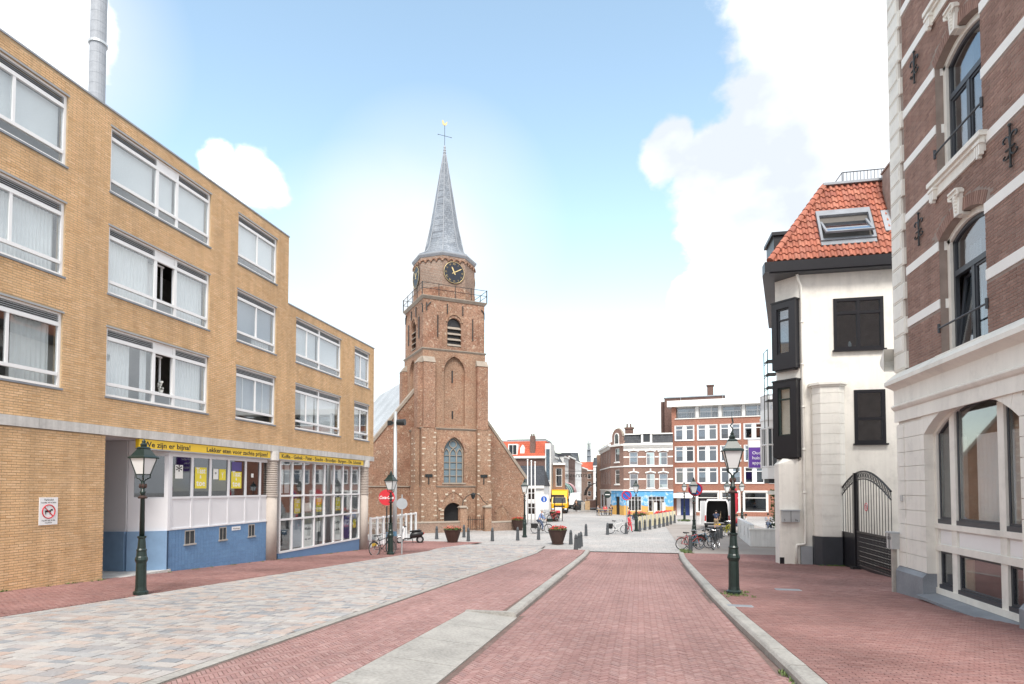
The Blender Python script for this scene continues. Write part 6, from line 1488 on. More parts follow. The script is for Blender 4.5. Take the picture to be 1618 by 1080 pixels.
# ------------------------------------------------------------------ white bay house and garden wall on the right
WB = thing('bay_house', 'white house with glazed corner bay beyond the cream corner house', 'building', (6.95, 37.3, 0), math.radians(-12.8))
mb = MB(); oc5 = [(6.0,0),(5.2,-.6)]
poly = [(1.0,.0),(.25,-.0),(-.1,.7),(-.1,1.8),(.25,2.4),(1.0,2.4)]
def scaled(d): return [(.5+(x-.5)*(1+d), 1.2+(y-1.2)*(1+d)) for x, y in poly]
for z0_, z1_, d in ((3.95,4.6,0),(6.9,7.3,.02),(7.3,7.45,.12),(7.45,7.9,.05)): obj('bay_moulding', MB().prismz(scaled(d), z0_, z1_), 'white_paint', WB)
obj('bay_bracket', MB().prismz(scaled(-.2), 3.7, 3.94), 'black_paint', WB)
fb = MB()
for (x, y) in poly: fb.box(x-.06,x+.06,y-.06,y+.06,4.6,6.9)
for (a, b) in zip(poly, poly[1:]):
    for z in (4.65, 5.9, 6.85): fb.tube([(*a,z),(*b,z)], .045, 4)
    for f in (.33,.66): fb.tube([(*lerp(a,b,f),4.6),(*lerp(a,b,f),6.9)], .025, 4)
obj('bay_frame', fb, 'white_paint', WB); obj('bay_glass', MB().prismz(scaled(-.05), 4.6, 6.9), 'windscreen', WB)
bl = MB()
for (a, b) in zip(poly, poly[1:]):
    n = 5
    for k in range(n+1): q = lerp(a,b,k/n); bl.tube([(*q,7.9),(*q,8.75)], .03, 4)
    bl.tube([(*a,8.75),(*b,8.75)], .05, 4)
obj('balustrade', bl, 'white_paint', WB)
obj('wall', MB().box(1.0,8,-.2,9,-.1,9.5), 'white_render', WB); obj('shop_window', MB().box(.97,.998,1.2,3.5,.6,3.0), 'windscreen', WB); obj('shop_canopy', MB().box(.2,1.0,.2,6,3.05,3.25), 'cream_paint', WB)
t_ = thing('advert_banner', 'purple banner with white top strip hanging beside the white bay', 'banner', (7.6, 46.0, 0), 0)
obj('board', MB().box(0,1.6,0,.05,4.85,6.3), 'banner_purple', t_); obj('header', MB().box(0,1.6,-.005,.05,6.301,6.8), 'sign_white', t_); [obj('lettering', put_text(MB(), q, .25, -.01, z_, .32, depth=.002), 'sign_white', t_) for q, z_ in (('Ouder',5.8),('huis',5.45),('appart.',5.1))]; obj('frame', MB().tube([(0,0,4.8),(0,0,6.85)], .03, 4).tube([(0,0,6.85),(1.7,0,6.85)], .03, 4).tube([(0,.03,4.8),(2.2,.03,4.8)], .02, 4), 'galvanised', t_)
GWl = thing('garden_wall', 'low white garden wall with dark slots before the white bay house', 'wall', (0, 0, 0))
mb = MB(); seg = [(6.9,46.6),(6.4,38.6),(10.5,38.9)]
holes_ = [(2.0,2.4,.35,1.0),(4.5,4.9,.35,1.0),(6.8,7.2,.35,1.0)]
w1 = MB(); holed(w1, 0, 8.0, -.1, 1.25, holes_, 0, .25); o = obj('wall_side', w1, 'white_render', GWl); o.location = (6.9,46.6,0); o.rotation_euler = (0,0,math.atan2(-8,-.5)); [obj('slot', MB().box(h[0],h[1],.1,.15,h[2],h[3]), 'interior_dark', o) for h in holes_]
obj('wall_front', MB().box(6.4,10.6,38.5,38.75,-.1,.95), 'white_render', GWl); obj('coping', MB().box(6.35,10.6,38.44,38.8,.951,1.03), 'white_stone', GWl)
obj('door_step', MB().box(6.9,8.9,31.5,33,-.1,.28).box(6.4,7.2,30,31,.05,.35), 'bluestone', GWl)
# climbing plant by the bay house
t_ = thing('climbing_plant', 'green climbing plant on a post beside the white bay house', 'plant', (8.3, 40.6, 0))
mb = MB()
for k in range(420):
    z = random.uniform(.9,3.3); a = random.uniform(0,6.3); r = random.uniform(.05,.38); s_ = random.uniform(.05,.1); x, y = r*math.cos(a), r*math.sin(a); q = random.uniform(0,6.3)
    mb.quad((x,y,z),(x+s_*math.cos(q),y+s_*math.sin(q),z+s_*.5),(x+s_*.3*math.cos(q),y+s_*.3*math.sin(q),z+s_*1.2),(x-s_*.6*math.cos(q),y-s_*.6*math.sin(q),z+s_*.6))
obj('foliage', mb, 'ivy', t_); obj('stem', MB().tube([(0,0,0),(.05,.02,1.5),(0,0,3.0)], .03, 5), 'wood', t_)
# ------------------------------------------------------------------ lamps
def make_lamp():
    r = thing('street_lamp', '', 'street lamp', (0,0,0), 0, 'green lantern street lamps')
    obj('base', MB().lathe([(.18,0),(.18,.08),(.14,.11),(.13,.2),(.122,.82),(.14,.86),(.155,.91),(.14,.97),(.125,1.0),(.115,1.12),(.125,1.16),(.10,1.2),(.082,1.45),(.105,1.48),(.105,1.52)], 14), 'dark_green', r, False)
    obj('post', MB().lathe([(.064,1.52),(.052,2.62),(.07,2.64),(.07,2.68),(.05,2.7),(.046,2.95)], 12), 'dark_green', r, True)
    orn = MB().lathe([(.10,2.5),(.12,2.53),(.06,2.58)], 10)
    for k in range(4):
        a = PI/4+k*PI/2; orn.ball((.06*math.cos(a),.06*math.sin(a),2.83), .04, 6, 1, 1, 1.6)
    obj('capital', orn, 'corten', r)
    br_ = MB()
    for k in range(4):
        a = PI/4+k*PI/2; c, s_ = math.cos(a), math.sin(a); br_.tube([(0,0,2.92),(.06*c,.06*s_,2.99),(.16*c,.16*s_,3.05),(.165*c,.165*s_,3.14)], .016, 5); br_.tube([(.16*c,.16*s_,3.13),(.305*c,.305*s_,3.56)], .016, 5)
    h0, h1 = .113, .215
    br_.tube([(-h0,-h0,3.13),(h0,-h0,3.13),(h0,h0,3.13),(-h0,h0,3.13)], .014, 5, True); obj('lantern_frame', br_, 'dark_green', r)
    for k in range(4):
        a = k*PI/2; g = MB(); g.M = Matrix.Rotation(a, 4, 'Z'); g.quad((-h0,-h0,3.13),(h0,-h0,3.13),(h1,-h1,3.55),(-h1,-h1,3.55)); obj('lantern_pane', g, 'lamp_glass', r)
    rf = MB().lathe([(.36,3.55),(.36,3.58),(.29,3.62),(.15,3.80),(.17,3.82),(.12,3.86)], 4, rot=PI/4); obj('lantern_roof', rf, 'dark_green', r)
    obj('finial', MB().lathe([(.07,3.86),(.085,3.92),(.04,3.97),(.05,4.0),(.012,4.06)], 8), 'dark_green', r)
    return r
lamp0 = make_lamp()
lamps = [((-11.35,12.3,OFF_L),'nearest green lantern lamp before the yellow brick block',.89), ((2.29,16.16,OFF_R),'nearest green lantern lamp on the right pavement by the kerb',1), ((-11.8,28.0,OFF_L),'green lantern lamp beside the red round sign and leaning bicycle',1), ((-7.87,42.36,0),'green lantern lamp left of the passing cyclist on the square',1), ((-.25,49.9,0),'green lantern lamp at the end of the row of cream windbreaks',1), ((3.17,38.0,0),'green lantern lamp with parked bicycles at its foot',1), ((7.2,54,0),'green lantern lamp behind the open white van',1), ((4.6,66.5,0),'far green lantern lamp left of the blue entrance door',1), ((9.3,60,0),'small far green lantern lamp right of the red flag',1)]
for i, ((x, y, o_), lab, s_) in enumerate(lamps):
    if i == 0: lamp0.location = (x, y, gz(y)+o_); lamp0['label'] = lab; lamp0.scale = (s_,)*3
    else: copy_thing(lamp0, (x, y, gz(y)+o_), random.uniform(-.3,.3), lab, s_)
# small crown bird on the near right lamp
for o in bpy.data.objects:
    if o.get('label','').startswith('nearest green lantern lamp on the right'):
        obj('weather_vane', MB().tube([(0,0,4.0),(.02,0,4.12),(-.04,0,4.2),(.03,0,4.28),(0,0,4.4)], .02, 5).tube([(0,0,4.3),(0,0,4.55)], .006, 4), 'dark_green', o)
# bollards
def make_bollard():
    r = thing('bollard', '', 'bollard', (0,0,0), 0, 'grey bollards on the square')
    obj('post', MB().lathe([(.13,0),(.12,.04),(.115,.1),(.085,.72),(.06,.82),(.02,.86)], 10), 'bollard_grey', r, True); obj('collar', MB().lathe([(.098,.60),(.098,.64)], 10), 'dark_iron', r); return r
bol0 = make_bollard(); first = True
bl_px = [((662,857),'grey bollard between the scooter and the church wall'),((690,851),'grey bollard just left of the planter before the church gate'),((740,854),'grey bollard to the right of the planter at the church gate'),((733,848),'grey bollard right in front of the church gate'),((778,854),'grey bollard left of the lone lamp on the square'),((818,853),'grey bollard beside the foot of the lone lamp'),((851,852),'grey bollard in front of the passing cyclist'),((902,859),'grey bollard directly right of the big flower tub'),((910,868),'nearest of the bollards at the head of the brick road'),((915,865),'second of the bollards at the head of the brick road'),((918,862.5),'third of the bollards at the head of the brick road'),((926,846),'grey bollard standing alone in the middle of the square'),((960,844),'grey bollard left of the white bicycle with black panniers'),((989.5,843),'grey bollard at the foot of the no parking sign'),((1091,870),'grey bollard among the bicycles at the kerb corner')]
for k, p in enumerate([(1011,839),(1019,837),(1027,836),(1035,834.5),(1042,833),(1048.5,831.5),(1054.5,830),(1060,828),(1066,826)]): bl_px.append((p, ['first','second','third','fourth','fifth','sixth','seventh','eighth','ninth'][k]+' bollard from the lamp along the cream windbreaks'))
for k, p in enumerate([(1124.5,856),(1129.5,854),(1134,852),(1139,850)]): bl_px.append((p, ['nearest','second nearest','third nearest','farthest'][k]+' of the four bollards behind the white van'))
for (p, lab) in bl_px:
    g = ground(*p)
    if first: bol0.location = g; bol0['label'] = lab; first = False
    else: copy_thing(bol0, g, 0, lab)
# planters
def make_planter(label, loc, s_, flo):
    t_ = thing('flower_planter', label, 'planter', loc, random.uniform(0,1), 'rust brown flower tubs'); t_.scale = (s_,)*3
    obj('tub', MB().lathe([(.36,0),(.38,.06),(.34,.07),(.58,.82),(.60,.82),(.60,.86),(.54,.86),(.52,.8)], 12), 'corten', t_, False); obj('soil', MB().lathe([(.01,.78),(.53,.79)], 12), 'soil', t_)
    lv = MB(); fl = MB()
    for k in range(420):
        a, r = random.uniform(0,6.283), .56*math.sqrt(random.random()); x, y = r*math.cos(a), r*math.sin(a); z = .80+random.uniform(0,.22)*(1.15-r); s2 = random.uniform(.04,.08); q = random.uniform(0,6.28); c, s3 = math.cos(q)*s2, math.sin(q)*s2
        lv.quad((x-c*.3,y-s3*.3,z),(x+c*.5-s3*.5,y+s3*.5+c*.5,z+s2*.7),(x+c*1.3,y+s3*1.3,z+s2*.9),(x+c*.5+s3*.5,y+s3*.5-c*.5,z+s2*.4))
    for k in range(110):
        a, r = random.uniform(0,6.283), .57*math.sqrt(random.random()); z = .93+random.uniform(0,.22)*(1.1-r); fl.ball((r*math.cos(a), r*math.sin(a), z), random.uniform(.022,.045), 5, 1, 1, .7)
    obj('leaves', lv, 'leaf_green', t_, fix=False); obj('blossoms', fl, flo, t_, fix=False)
for (p, lab, s_, fl) in (((881,859),'largest flower tub with red blooms left of the three bollards',1.0,'flower_red'), ((715,857),'flower tub with pink blooms in front of the church gate',.95,'flower_pink'), ((819,837),'flower tub with red blooms by the curved churchyard wall',.95,'flower_red'), ((877,823),'flower tub with pink blooms in front of the yellow truck',1.0,'flower_pink'), ((1011,829),'flower tub behind the cream windbreaks by the mural',1.1,'flower_pink')):
    make_planter(lab, ground(*p), s_, fl)
# ------------------------------------------------------------------ signs and poles
def round_sign(name, label, loc, rz, h, r, face, ring=None, slash=False, pole_h=None, pole='galvanised', reverse=False):
    t_ = thing(name, label, 'sign', loc, rz); obj('pole', MB().tube([(0,.04,0),(0,.04,pole_h or h+r)], .035, 8), pole, t_)
    d = obj('disc', MB().add([(r*math.sin(2*PI*k/28), y, h+r*math.cos(2*PI*k/28)) for y in (-.01,.012) for k in range(28)], [tuple(range(28)), tuple(reversed(range(28,56)))]+[(k,(k+1)%28,28+(k+1)%28,28+k) for k in range(28)]), face, t_)
    if ring: obj('ring', MB().tube([(r*.88*math.sin(2*PI*k/28), -.014, h+r*.88*math.cos(2*PI*k/28)) for k in range(28)], r*.11, 5, True), ring, t_)
    if slash: obj('slash', MB().tube([(-r*.6,-.016,h+r*.6),(r*.6,-.016,h-r*.6)], r*.09, 5), ring, t_)
    return t_
round_sign('no_parking_sign', 'round blue and red no parking sign on a thin post by the white bicycle', (-.95,47.6,0), YAW*0+.1, 2.85, .38, 'sign_blue', 'sign_red', True)
round_sign('no_parking_sign', 'large round blue and red no parking sign fixed behind the bicycle lamp', (3.3,38.3,0), -.05, 3.35, .42, 'sign_blue', 'sign_red', True)
round_sign('traffic_sign', 'grey back of a round traffic sign on a pole beside the scooter', (-11.35,28.3,gz(28.3)), .25, 2.5, .27, 'steel_grey', None, False, 2.95)
t_ = round_sign('drink_sign', 'red round drink sign with white script lettering on a black post', (-13.0,30.3,gz(30)), .2, 2.85, .42, 'sign_red', None, False, 2.4, 'dark_iron')
mb = MB(); put_text(mb, 'Coca-Cola', -.37, -.03, 2.77, .24, shear=.35, width=.74, depth=.004, bold=.006); obj('lettering', mb, 'sign_white', t_)
t_ = thing('camera_mast', 'tall pale grey mast with dark loudspeaker box in front of the church', 'mast', (-13.0,31.4,0))
obj('shaft', MB().lathe([(.14,0),(.11,3),(.09,7.6)], 12), 'galvanised', t_, True)
mb = MB(); mb.M = Matrix.Translation((.34,0,7.0)) @ Matrix.Rotation(PI/2,4,'Y'); mb.lathe([(.16,-.22),(.18,.22)], 12); obj('loudspeaker', mb, 'dark_iron', t_)
obj('bracket', MB().box(-.2,.12,-.04,.04,6.92,7.04).box(-.42,-.2,-.1,.1,6.85,7.1), 'dark_iron', t_)
for k, (dx, lab) in enumerate(((-.0,'left one of the three slim white flagpoles behind the lone lamp'),(.28,'middle one of the three slim white flagpoles behind the lone lamp'),(.56,'right one of the three slim white flagpoles behind the lone lamp'))):
    t_ = thing('flagpole', lab, 'flagpole', (-10.3+dx*1.1, 57+dx, 0), 0, 'white flagpoles'); obj('pole', MB().lathe([(.06,0),(.045,6.0-.1*k)], 8), 'white_paint', t_, True); obj('cap', MB().ball((0,0,6.05-.1*k), .09, 8), 'sign_white', t_)
t_ = thing('pedestrian_sign', 'square white sign with blue disc on a post beside the white cottage', 'sign', (-9.2,60,0)); obj('panel', MB().box(-.45,.45,-.02,.02,1.3,2.75), 'sign_white', t_); obj('disc', MB().add([(.3*math.sin(2*PI*k/20),-.03,2.3+.3*math.cos(2*PI*k/20)) for k in range(20)], [tuple(range(20))]), 'sign_blue', t_, fix=False); obj('pictogram', MB().ball((0,-.035,2.45), .05, 6).box(-.04,.06,-.04,-.032,2.1,2.4), 'sign_white', t_); obj('post', MB().tube([(0,.03,0),(0,.03,2.7)], .035, 6), 'galvanised', t_)
t_ = thing('notice_board', 'black framed street map board beside the cyclist', 'notice board', (-8.55,63,0)); t_.scale = (.55,.55,.75); obj('frame', MB().box(-.08,.06,-.08,.08,0,3.6).box(1.35,1.5,-.08,.08,0,3.0).box(-.6,1.8,-.15,.15,3.3,3.6), 'black_paint', t_); obj('map_panel', MB().box(.06,1.35,-.04,.04,.4,1.9), 'poster_white', t_)
t_ = thing('beach_flag', 'red feather flag standing behind the right lamp', 'flag', (7.0,50.5,0)); obj('pole', MB().tube([(0,0,0),(0,0,2.6),(.1,0,3.2),(.4,0,3.45)], .02, 5), 'galvanised', t_); obj('cloth', MB().prism([(.0,1.0),(.0,2.6),(.1,3.2),(.4,3.43),(.52,3.0),(.5,1.6)], -.01, .01), 'flag_red', t_)
# cream windbreaks
A_, B_ = Vector((-.15,50.6)), Vector((3.6,64.5)); n = 10
for k in range(n):
    p, q = A_.lerp(B_, k/n+.006), A_.lerp(B_, (k+1)/n-.006); d = q-p; t_ = thing('windbreak', '%s cream windbreak panel from the lamp in the terrace screen' % ['first','second','third','fourth','fifth','sixth','seventh','eighth','ninth','tenth'][k], 'windbreak', (p.x,p.y,0), math.atan2(d.y,d.x), 'cream terrace windbreaks')
    l = d.length; obj('cloth', MB().prism([(.04,.12),(.04,1.05),(l/2,1.12),(l-.04,1.05),(l-.04,.12)], -.012, .012), 'windbreak_cream', t_); obj('post', MB().tube([(.02,0,0),(.02,0,1.15)], .025, 5), 'galvanised', t_); obj('post', MB().tube([(l-.02,0,0),(l-.02,0,1.15)], .025, 5), 'galvanised', t_)
t_ = thing('flower_trough', 'long trough of red flowers behind the windbreaks', 'planter', (2.3,63,0), 1.2); obj('trough', MB().box(-2,2,-.25,.25,.2,.7), 'wood_grey', t_); fl = MB()
for k in range(220): fl.ball((random.uniform(-2,2),random.uniform(-.25,.25),.75+random.uniform(0,.35)), .07, 5)
obj('blossoms', fl, 'flower_red', t_, fix=False)
def picnic(label, loc, rz):
    t_ = thing('picnic_table', label, 'picnic table', loc, rz, 'wooden picnic tables')
    for k in range(4): obj('plank', MB().box(-.9,.9,-.36+.18*k,-.2+.18*k,.72,.76), 'wood', t_)
    for s_ in (-1,1): obj('bench', MB().box(-.9,.9,s_*.72-.13,s_*.72+.13,.42,.46), 'wood', t_)
    for x in (-.7,.7):
        mb = MB(); mb.tube([(x,-.2,.72),(x,-.7,0)], .045, 4); mb.tube([(x,.2,.72),(x,.7,0)], .045, 4); mb.tube([(x,-.8,.4),(x,.8,.4)], .04, 4); obj('leg_frame', mb, 'wood', t_)
picnic('wooden picnic table at the left corner of the mural building', (-4.3,77.3,0), .2); picnic('wooden picnic table before the mural windows, left', (.3,75.4,0), 0); picnic('wooden picnic table before the mural windows, right', (2.6,74.6,0), 0)
for k in range(2):
    t_ = thing('screen_post', ['left','right'][k]+' pale timber post screen on the pub terrace', 'post', (1.55+.9*k,70.5,0)); obj('post', MB().box(-.06,.06,-.06,.06,0,2.0+.2*k), 'wood_grey', t_); obj('panel', MB().box(.06,.4,-.02,.02,.3,1.8), 'pale_render', t_)
# white terrace fence with glass beside the snack bar
tf = thing('terrace_screen', 'white framed glass terrace screen with yellow base beside the snack bar', 'fence', (-15.0,32.7,0), math.radians(91))
for k in range(9):
    x = .95*k; obj('post', MB().box(x-.06,x+.06,-.06,.06,0,1.75), 'white_paint', tf)
    if k < 8: obj('pane', MB().box(x+.06,x+.89,-.01,.01,.34,1.6), 'glass', tf); obj('base_panel', MB().box(x+.06,x+.89,-.02,.02,.08,.30), 'sign_yellow' if k == 0 else 'white_paint', tf); obj('rail', MB().box(x+.06,x+.89,-.04,.04,1.62,1.72), 'white_paint', tf)
# ------------------------------------------------------------------ bicycles
def circ(cx, cz, r, y=0, n=20): return [(cx+r*math.cos(2*PI*k/n), y, cz+r*math.sin(2*PI*k/n)) for k in range(n)]
def make_bike(color, panniers=False, crate=None, label='', loc=(0,0,0), rz=0, lean=0, group='bicycles'):
    t_ = thing('bicycle', label, 'bicycle', loc, rz, group); t_.rotation_euler = (lean, 0, rz)
    for x in (-.53,.53):
        w_ = obj('wheel', MB().tube(circ(x,.34,.325), .02, 6, True), 'rubber', t_)
        sp = MB().tube(circ(x,.34,.30), .012, 5, True)
        for k in range(12): a = 2*PI*k/12; sp.tube([(x,.0,.34),(x+.3*math.cos(a),0,.34+.3*math.sin(a))], .0035, 3)
        sp.tube([(x,-.05,.34),(x,.05,.34)], .025, 6); obj('rim', sp, 'chrome', w_)
    fr_ = MB(); bb, seat, head, hd2 = (-.08,0,.30), (-.24,0,.82), (.36,0,.86), (.40,0,.70)
    for a, b in ((bb,seat),(bb,hd2),((-.2,0,.7),head),(bb,(-.53,.0,.34)),(seat,(-.53,0,.34)),(head,hd2),(hd2,(.53,0,.34))): fr_.tube([a,b], .019, 6)
    fr_.tube([circ(-.53,.34,.36)[k] for k in range(2,9)], .012, 4); fr_.tube([circ(.53,.34,.36)[k] for k in range(2,9)], .012, 4)
    obj('frame', fr_, color, t_)
    obj('handlebar', MB().tube([(.36,0,.86),(.34,0,1.02)], .015, 6).tube([(.12,-.29,1.03),(.3,-.2,1.06),(.36,0,1.04),(.3,.2,1.06),(.12,.29,1.03)], .014, 6), 'chrome', t_)
    obj('saddle', MB().tube([(-.24,0,.82),(-.27,0,.93)], .014, 6).hexa([(-.42,-.1,.93),(-.1,-.03,.93),(-.1,.03,.93),(-.42,.1,.93)],[(-.42,-.09,.99),(-.1,-.02,.97),(-.1,.02,.97),(-.42,.09,.99)]), 'rubber', t_)
    obj('crank', MB().tube([(-.08,-.1,.30),(.02,-.1,.18)], .012, 5).tube([(-.08,.1,.30),(-.18,.1,.42)], .012, 5).tube(circ(-.08,.30,.09,.04,14), .008, 4, True).box(-.02,.06,-.17,-.09,.165,.19).box(-.22,-.14,.09,.17,.41,.435), 'dark_iron', t_)
    obj('carrier', MB().tube([(-.78,-.06,.72),(-.35,-.06,.72),(-.35,.06,.72),(-.78,.06,.72)], .008, 4, True).tube([(-.6,-.06,.72),(-.53,-.03,.34)], .008, 4), 'dark_iron', t_)
    if panniers:
        for s_ in (-1,1): obj('pannier', MB().hexa([(-.78,s_*.06,.4),(-.4,s_*.06,.4),(-.4,s_*.22,.4),(-.78,s_*.22,.4)],[(-.80,s_*.06,.74),(-.36,s_*.06,.74),(-.36,s_*.24,.74),(-.80,s_*.24,.74)]), 'rubber', t_)
    if crate: obj('crate', MB().box(.45,.8,-.2,.2,.86,1.1), crate, t_)
    obj('kickstand', MB().tube([(-.1,.02,.3),(-.15,.16,.0)], .01, 4), 'dark_iron', t_)
    return t_
bk = [('bike_black', 0, 'bike_blue', (-12.15,27.95,gz(28)), 1.15, -.12, 'black bicycle leaning against the lamp beside the scooter'),
      ('bike_red', 0, None, (2.75,35.6,0), .35, .12, 'red bicycle leaning at the kerb corner lamp'), ('bike_blue', 0, None, (3.35,36.6,0), .2, -.1, 'blue bicycle locked at the kerb corner lamp'), ('bike_black', 1, 'rubber', (3.75,37.4,0), 1.0, .1, 'black bicycle with dark crate behind the kerb corner lamp'), ('bike_black', 0, None, (4.2,36.2,0), 1.2, -.1, 'black bicycle right of the kerb corner lamp'),
      ('bike_yellow', 0, None, (6.0,45.6,0), 1.1, .1, 'yellow bicycle standing between the van and the white wall'), ('bike_yellow', 0, None, (6.45,46.4,0), 1.2, -.1, 'second yellow bicycle half hidden by the right lamp'),
      ('bike_white', 1, None, (-1.6,46.8,0), .1, .06, 'white bicycle with black panniers on the square'),
      ('bike_black', 0, None, (8.1,40.2,.45), .9, .0, 'left of two bicycles behind the low white garden wall'), ('bike_red', 0, None, (8.9,40.6,.45), .7, 0, 'right of two bicycles behind the low white garden wall'), ('bike_black', 0, None, (-9.2,61,0), 1.0, .1, 'left of the bicycles parked behind the lone lamp'), ('bike_red', 0, 'cloth_red', (-8.5,62,0), .9, -.1, 'right of the bicycles parked behind the lone lamp')]
for c, pn, cr, loc, rz, lean, lab in bk: make_bike(c, pn, cr, lab, loc, rz, lean)
make_bike('bike_black', True, 'dark_green', 'black city bicycle ridden by the person in the blue jacket', (-7.25,46.1,0), .45, 0)
# ------------------------------------------------------------------ scooter
def make_scooter(loc, rz):
    t_ = thing('scooter', 'black and white motor scooter parked beside the terrace screen', 'scooter', loc, rz)
    for x in (-.62,.62):
        w_ = obj('wheel', MB().tube(circ(x,.24,.18,0,18), .062, 8, True), 'rubber', t_); obj('rim', MB().lathe([(.13,-.035),(.13,.035)], 14), 'galvanised', w_); w_.children[0].rotation_euler = (PI/2,0,0); w_.children[0].location = (x,0,.24)
    def loft(secs):
        mb = MB(); n = 10
        vs = []
        for (x, zc, hy, hz) in secs:
            for k in range(n): a = 2*PI*k/n; vs.append((x, hy*math.cos(a), zc+hz*math.sin(a)))
        fs = [(i*n+k, i*n+(k+1)%n, (i+1)*n+(k+1)%n, (i+1)*n+k) for i in range(len(secs)-1) for k in range(n)]+[tuple(range(n)), tuple((len(secs)-1)*n+k for k in range(n))]
        mb.add(vs, fs); return mb
    obj('rear_body', loft([(-.85,.60,.05,.05),(-.7,.58,.15,.16),(-.4,.55,.19,.2),(-.1,.50,.17,.2),(.0,.42,.1,.12)]), 'vehicle_black', t_, True)
    obj('seat', loft([(-.72,.78,.08,.03),(-.5,.78,.15,.06),(-.2,.76,.15,.06),(.0,.74,.08,.04)]), 'rubber', t_, True)
    obj('floorboard', MB().box(-.1,.4,-.16,.16,.27,.33), 'vehicle_black', t_)
    obj('leg_shield', MB().hexa([(.36,-.2,.3),(.5,-.2,.3),(.5,.2,.3),(.36,.2,.3)],[(.30,-.19,.92),(.38,-.13,.95),(.38,.13,.95),(.30,.19,.92)]), 'vehicle_white', t_)
    obj('front_fender', loft([(.42,.32,.05,.04),(.55,.43,.08,.05),(.7,.42,.08,.05),(.82,.33,.05,.03)]), 'vehicle_white', t_, True)
    obj('fork', MB().tube([(.40,0,.9),(.62,0,.24)], .035, 6).tube([(.38,0,.9),(.34,0,1.03)], .03, 6), 'dark_iron', t_)
    obj('handlebar', MB().tube([(.24,-.34,1.06),(.34,-.1,1.04),(.34,.1,1.04),(.24,.34,1.06)], .02, 6), 'rubber', t_); obj('headlight', MB().ball((.42,0,.96), .1, 10), 'headlight', t_)
    for s_ in (-1,1): obj('mirror', MB().tube([(.3,s_*.2,1.05),(.32,s_*.3,1.26)], .008, 4).ball((.32,s_*.31,1.29), .06, 8, .3, 1, .8), 'rubber', t_)
    obj('tail_light', MB().box(-.88,-.83,-.08,.08,.58,.66), 'tail_red', t_); obj('side_stripe', MB().hexa([(-.7,-.19,.55),(-.2,-.2,.52),(-.2,-.17,.52),(-.7,-.16,.55)],[(-.75,-.18,.62),(-.3,-.195,.58),(-.3,-.17,.58),(-.75,-.15,.62)]), 'vehicle_white', t_)
    obj('stand', MB().tube([(-.15,-.1,.3),(-.2,-.18,0)], .015, 5).tube([(-.15,.1,.3),(-.2,.18,0)], .015, 5), 'dark_iron', t_)
make_scooter((-13.9,36.0,0), math.radians(205))
# ------------------------------------------------------------------ vehicles
def wheels(t_, xs, ys, r=.36, w=.22):
    for x in xs:
        for y in ys:
            wv = obj('wheel', MB().lathe([(r*.6,-w/2),(r,-w/2+.03),(r,w/2-.03),(r*.6,w/2)], 18), 'rubber', t_); wv.rotation_euler = (0,PI/2,0); wv.location = (x,y,r); obj('rim', MB().lathe([(r*.55,-w/2-.005),(r*.5,w/2+.005)], 14), 'galvanised', wv)
t_ = thing('delivery_truck', 'yellow box delivery truck facing the square', 'truck', (-10.55,82.4,0), .08)   # front towards -y
obj('cargo_box', MB().box(-1.12,1.12,1.5,6.2,.75,3.15).box(-1.05,1.05,1.0,1.5,2.2,3.1), 'truck_yellow', t_)
obj('cab', MB().hexa([(-1.05,-.1,.55),(1.05,-.1,.55),(1.05,1.48,.55),(-1.05,1.48,.55)],[(-1.05,-.12,1.3),(1.05,-.12,1.3),(1.05,1.48,1.3),(-1.05,1.48,1.3)]).hexa([(-1.05,-.12,1.301),(1.05,-.12,1.301),(1.05,1.48,1.301),(-1.05,1.48,1.301)],[(-.95,.42,2.25),(.95,.42,2.25),(.95,1.48,2.25),(-.95,1.48,2.25)]), 'truck_yellow', t_)
obj('windscreen', MB().hexa([(-.9,-.14,1.4),(.9,-.14,1.4),(.9,-.08,1.38),(-.9,-.08,1.38)],[(-.84,.32,2.15),(.84,.32,2.15),(.84,.4,2.15),(-.84,.4,2.15)]), 'windscreen', t_)
obj('roof_fairing', MB().hexa([(-1.0,.4,2.25),(1.0,.4,2.25),(1.0,1.5,2.25),(-1.0,1.5,2.25)],[(-1.05,1.0,3.0),(1.05,1.0,3.0),(1.05,1.5,3.1),(-1.05,1.5,3.1)]), 'truck_yellow', t_)
obj('grille', MB().box(-.75,.75,-.16,-.11,.85,1.05), 'vehicle_black', t_); obj('bumper', MB().box(-1.06,1.06,-.22,.1,.25,.68), 'vehicle_black', t_); obj('number_plate', MB().box(-.26,.26,-.235,-.22,.4,.5), 'sign_yellow', t_)
for s_ in (-1,1): obj('headlight', MB().box(s_*.85-.16,s_*.85+.16,-.235,-.22,.5,.66), 'headlight', t_); obj('mirror', MB().box(s_*1.2-.09,s_*1.2+.09,.1,.2,1.5,1.95), 'vehicle_black', t_)
wheels(t_, (-.9,.9), (.7,4.8), .42, .28)
t_ = thing('panel_van', 'white van behind the yellow truck down the street', 'van', (-10.35,100,0), .05)
obj('body', MB().hexa([(-1,-.2,.4),(1,-.2,.4),(1,5,.4),(-1,5,.4)],[(-1,0,1.3),(1,0,1.3),(1,5,1.3),(-1,5,1.3)]).hexa([(-1,0,1.301),(1,0,1.301),(1,5,1.301),(-1,5,1.301)],[(-.9,1.0,2.5),(.9,1.0,2.5),(.92,5,2.6),(-.92,5,2.6)]), 'vehicle_white', t_); obj('windscreen', MB().hexa([(-.85,.08,1.4),(.85,.08,1.4),(.85,.12,1.38),(-.85,.12,1.38)],[(-.8,.78,2.2),(.8,.78,2.2),(.8,.85,2.2),(-.8,.85,2.2)]), 'windscreen', t_); obj('bumper', MB().box(-1,1,-.3,-.1,.3,.65), 'vehicle_black', t_); wheels(t_, (-.88,.88), (.7,4.0))
t_ = thing('parked_car', 'dark car parked beside the far white van', 'car', (-9.3,97,0), .05)
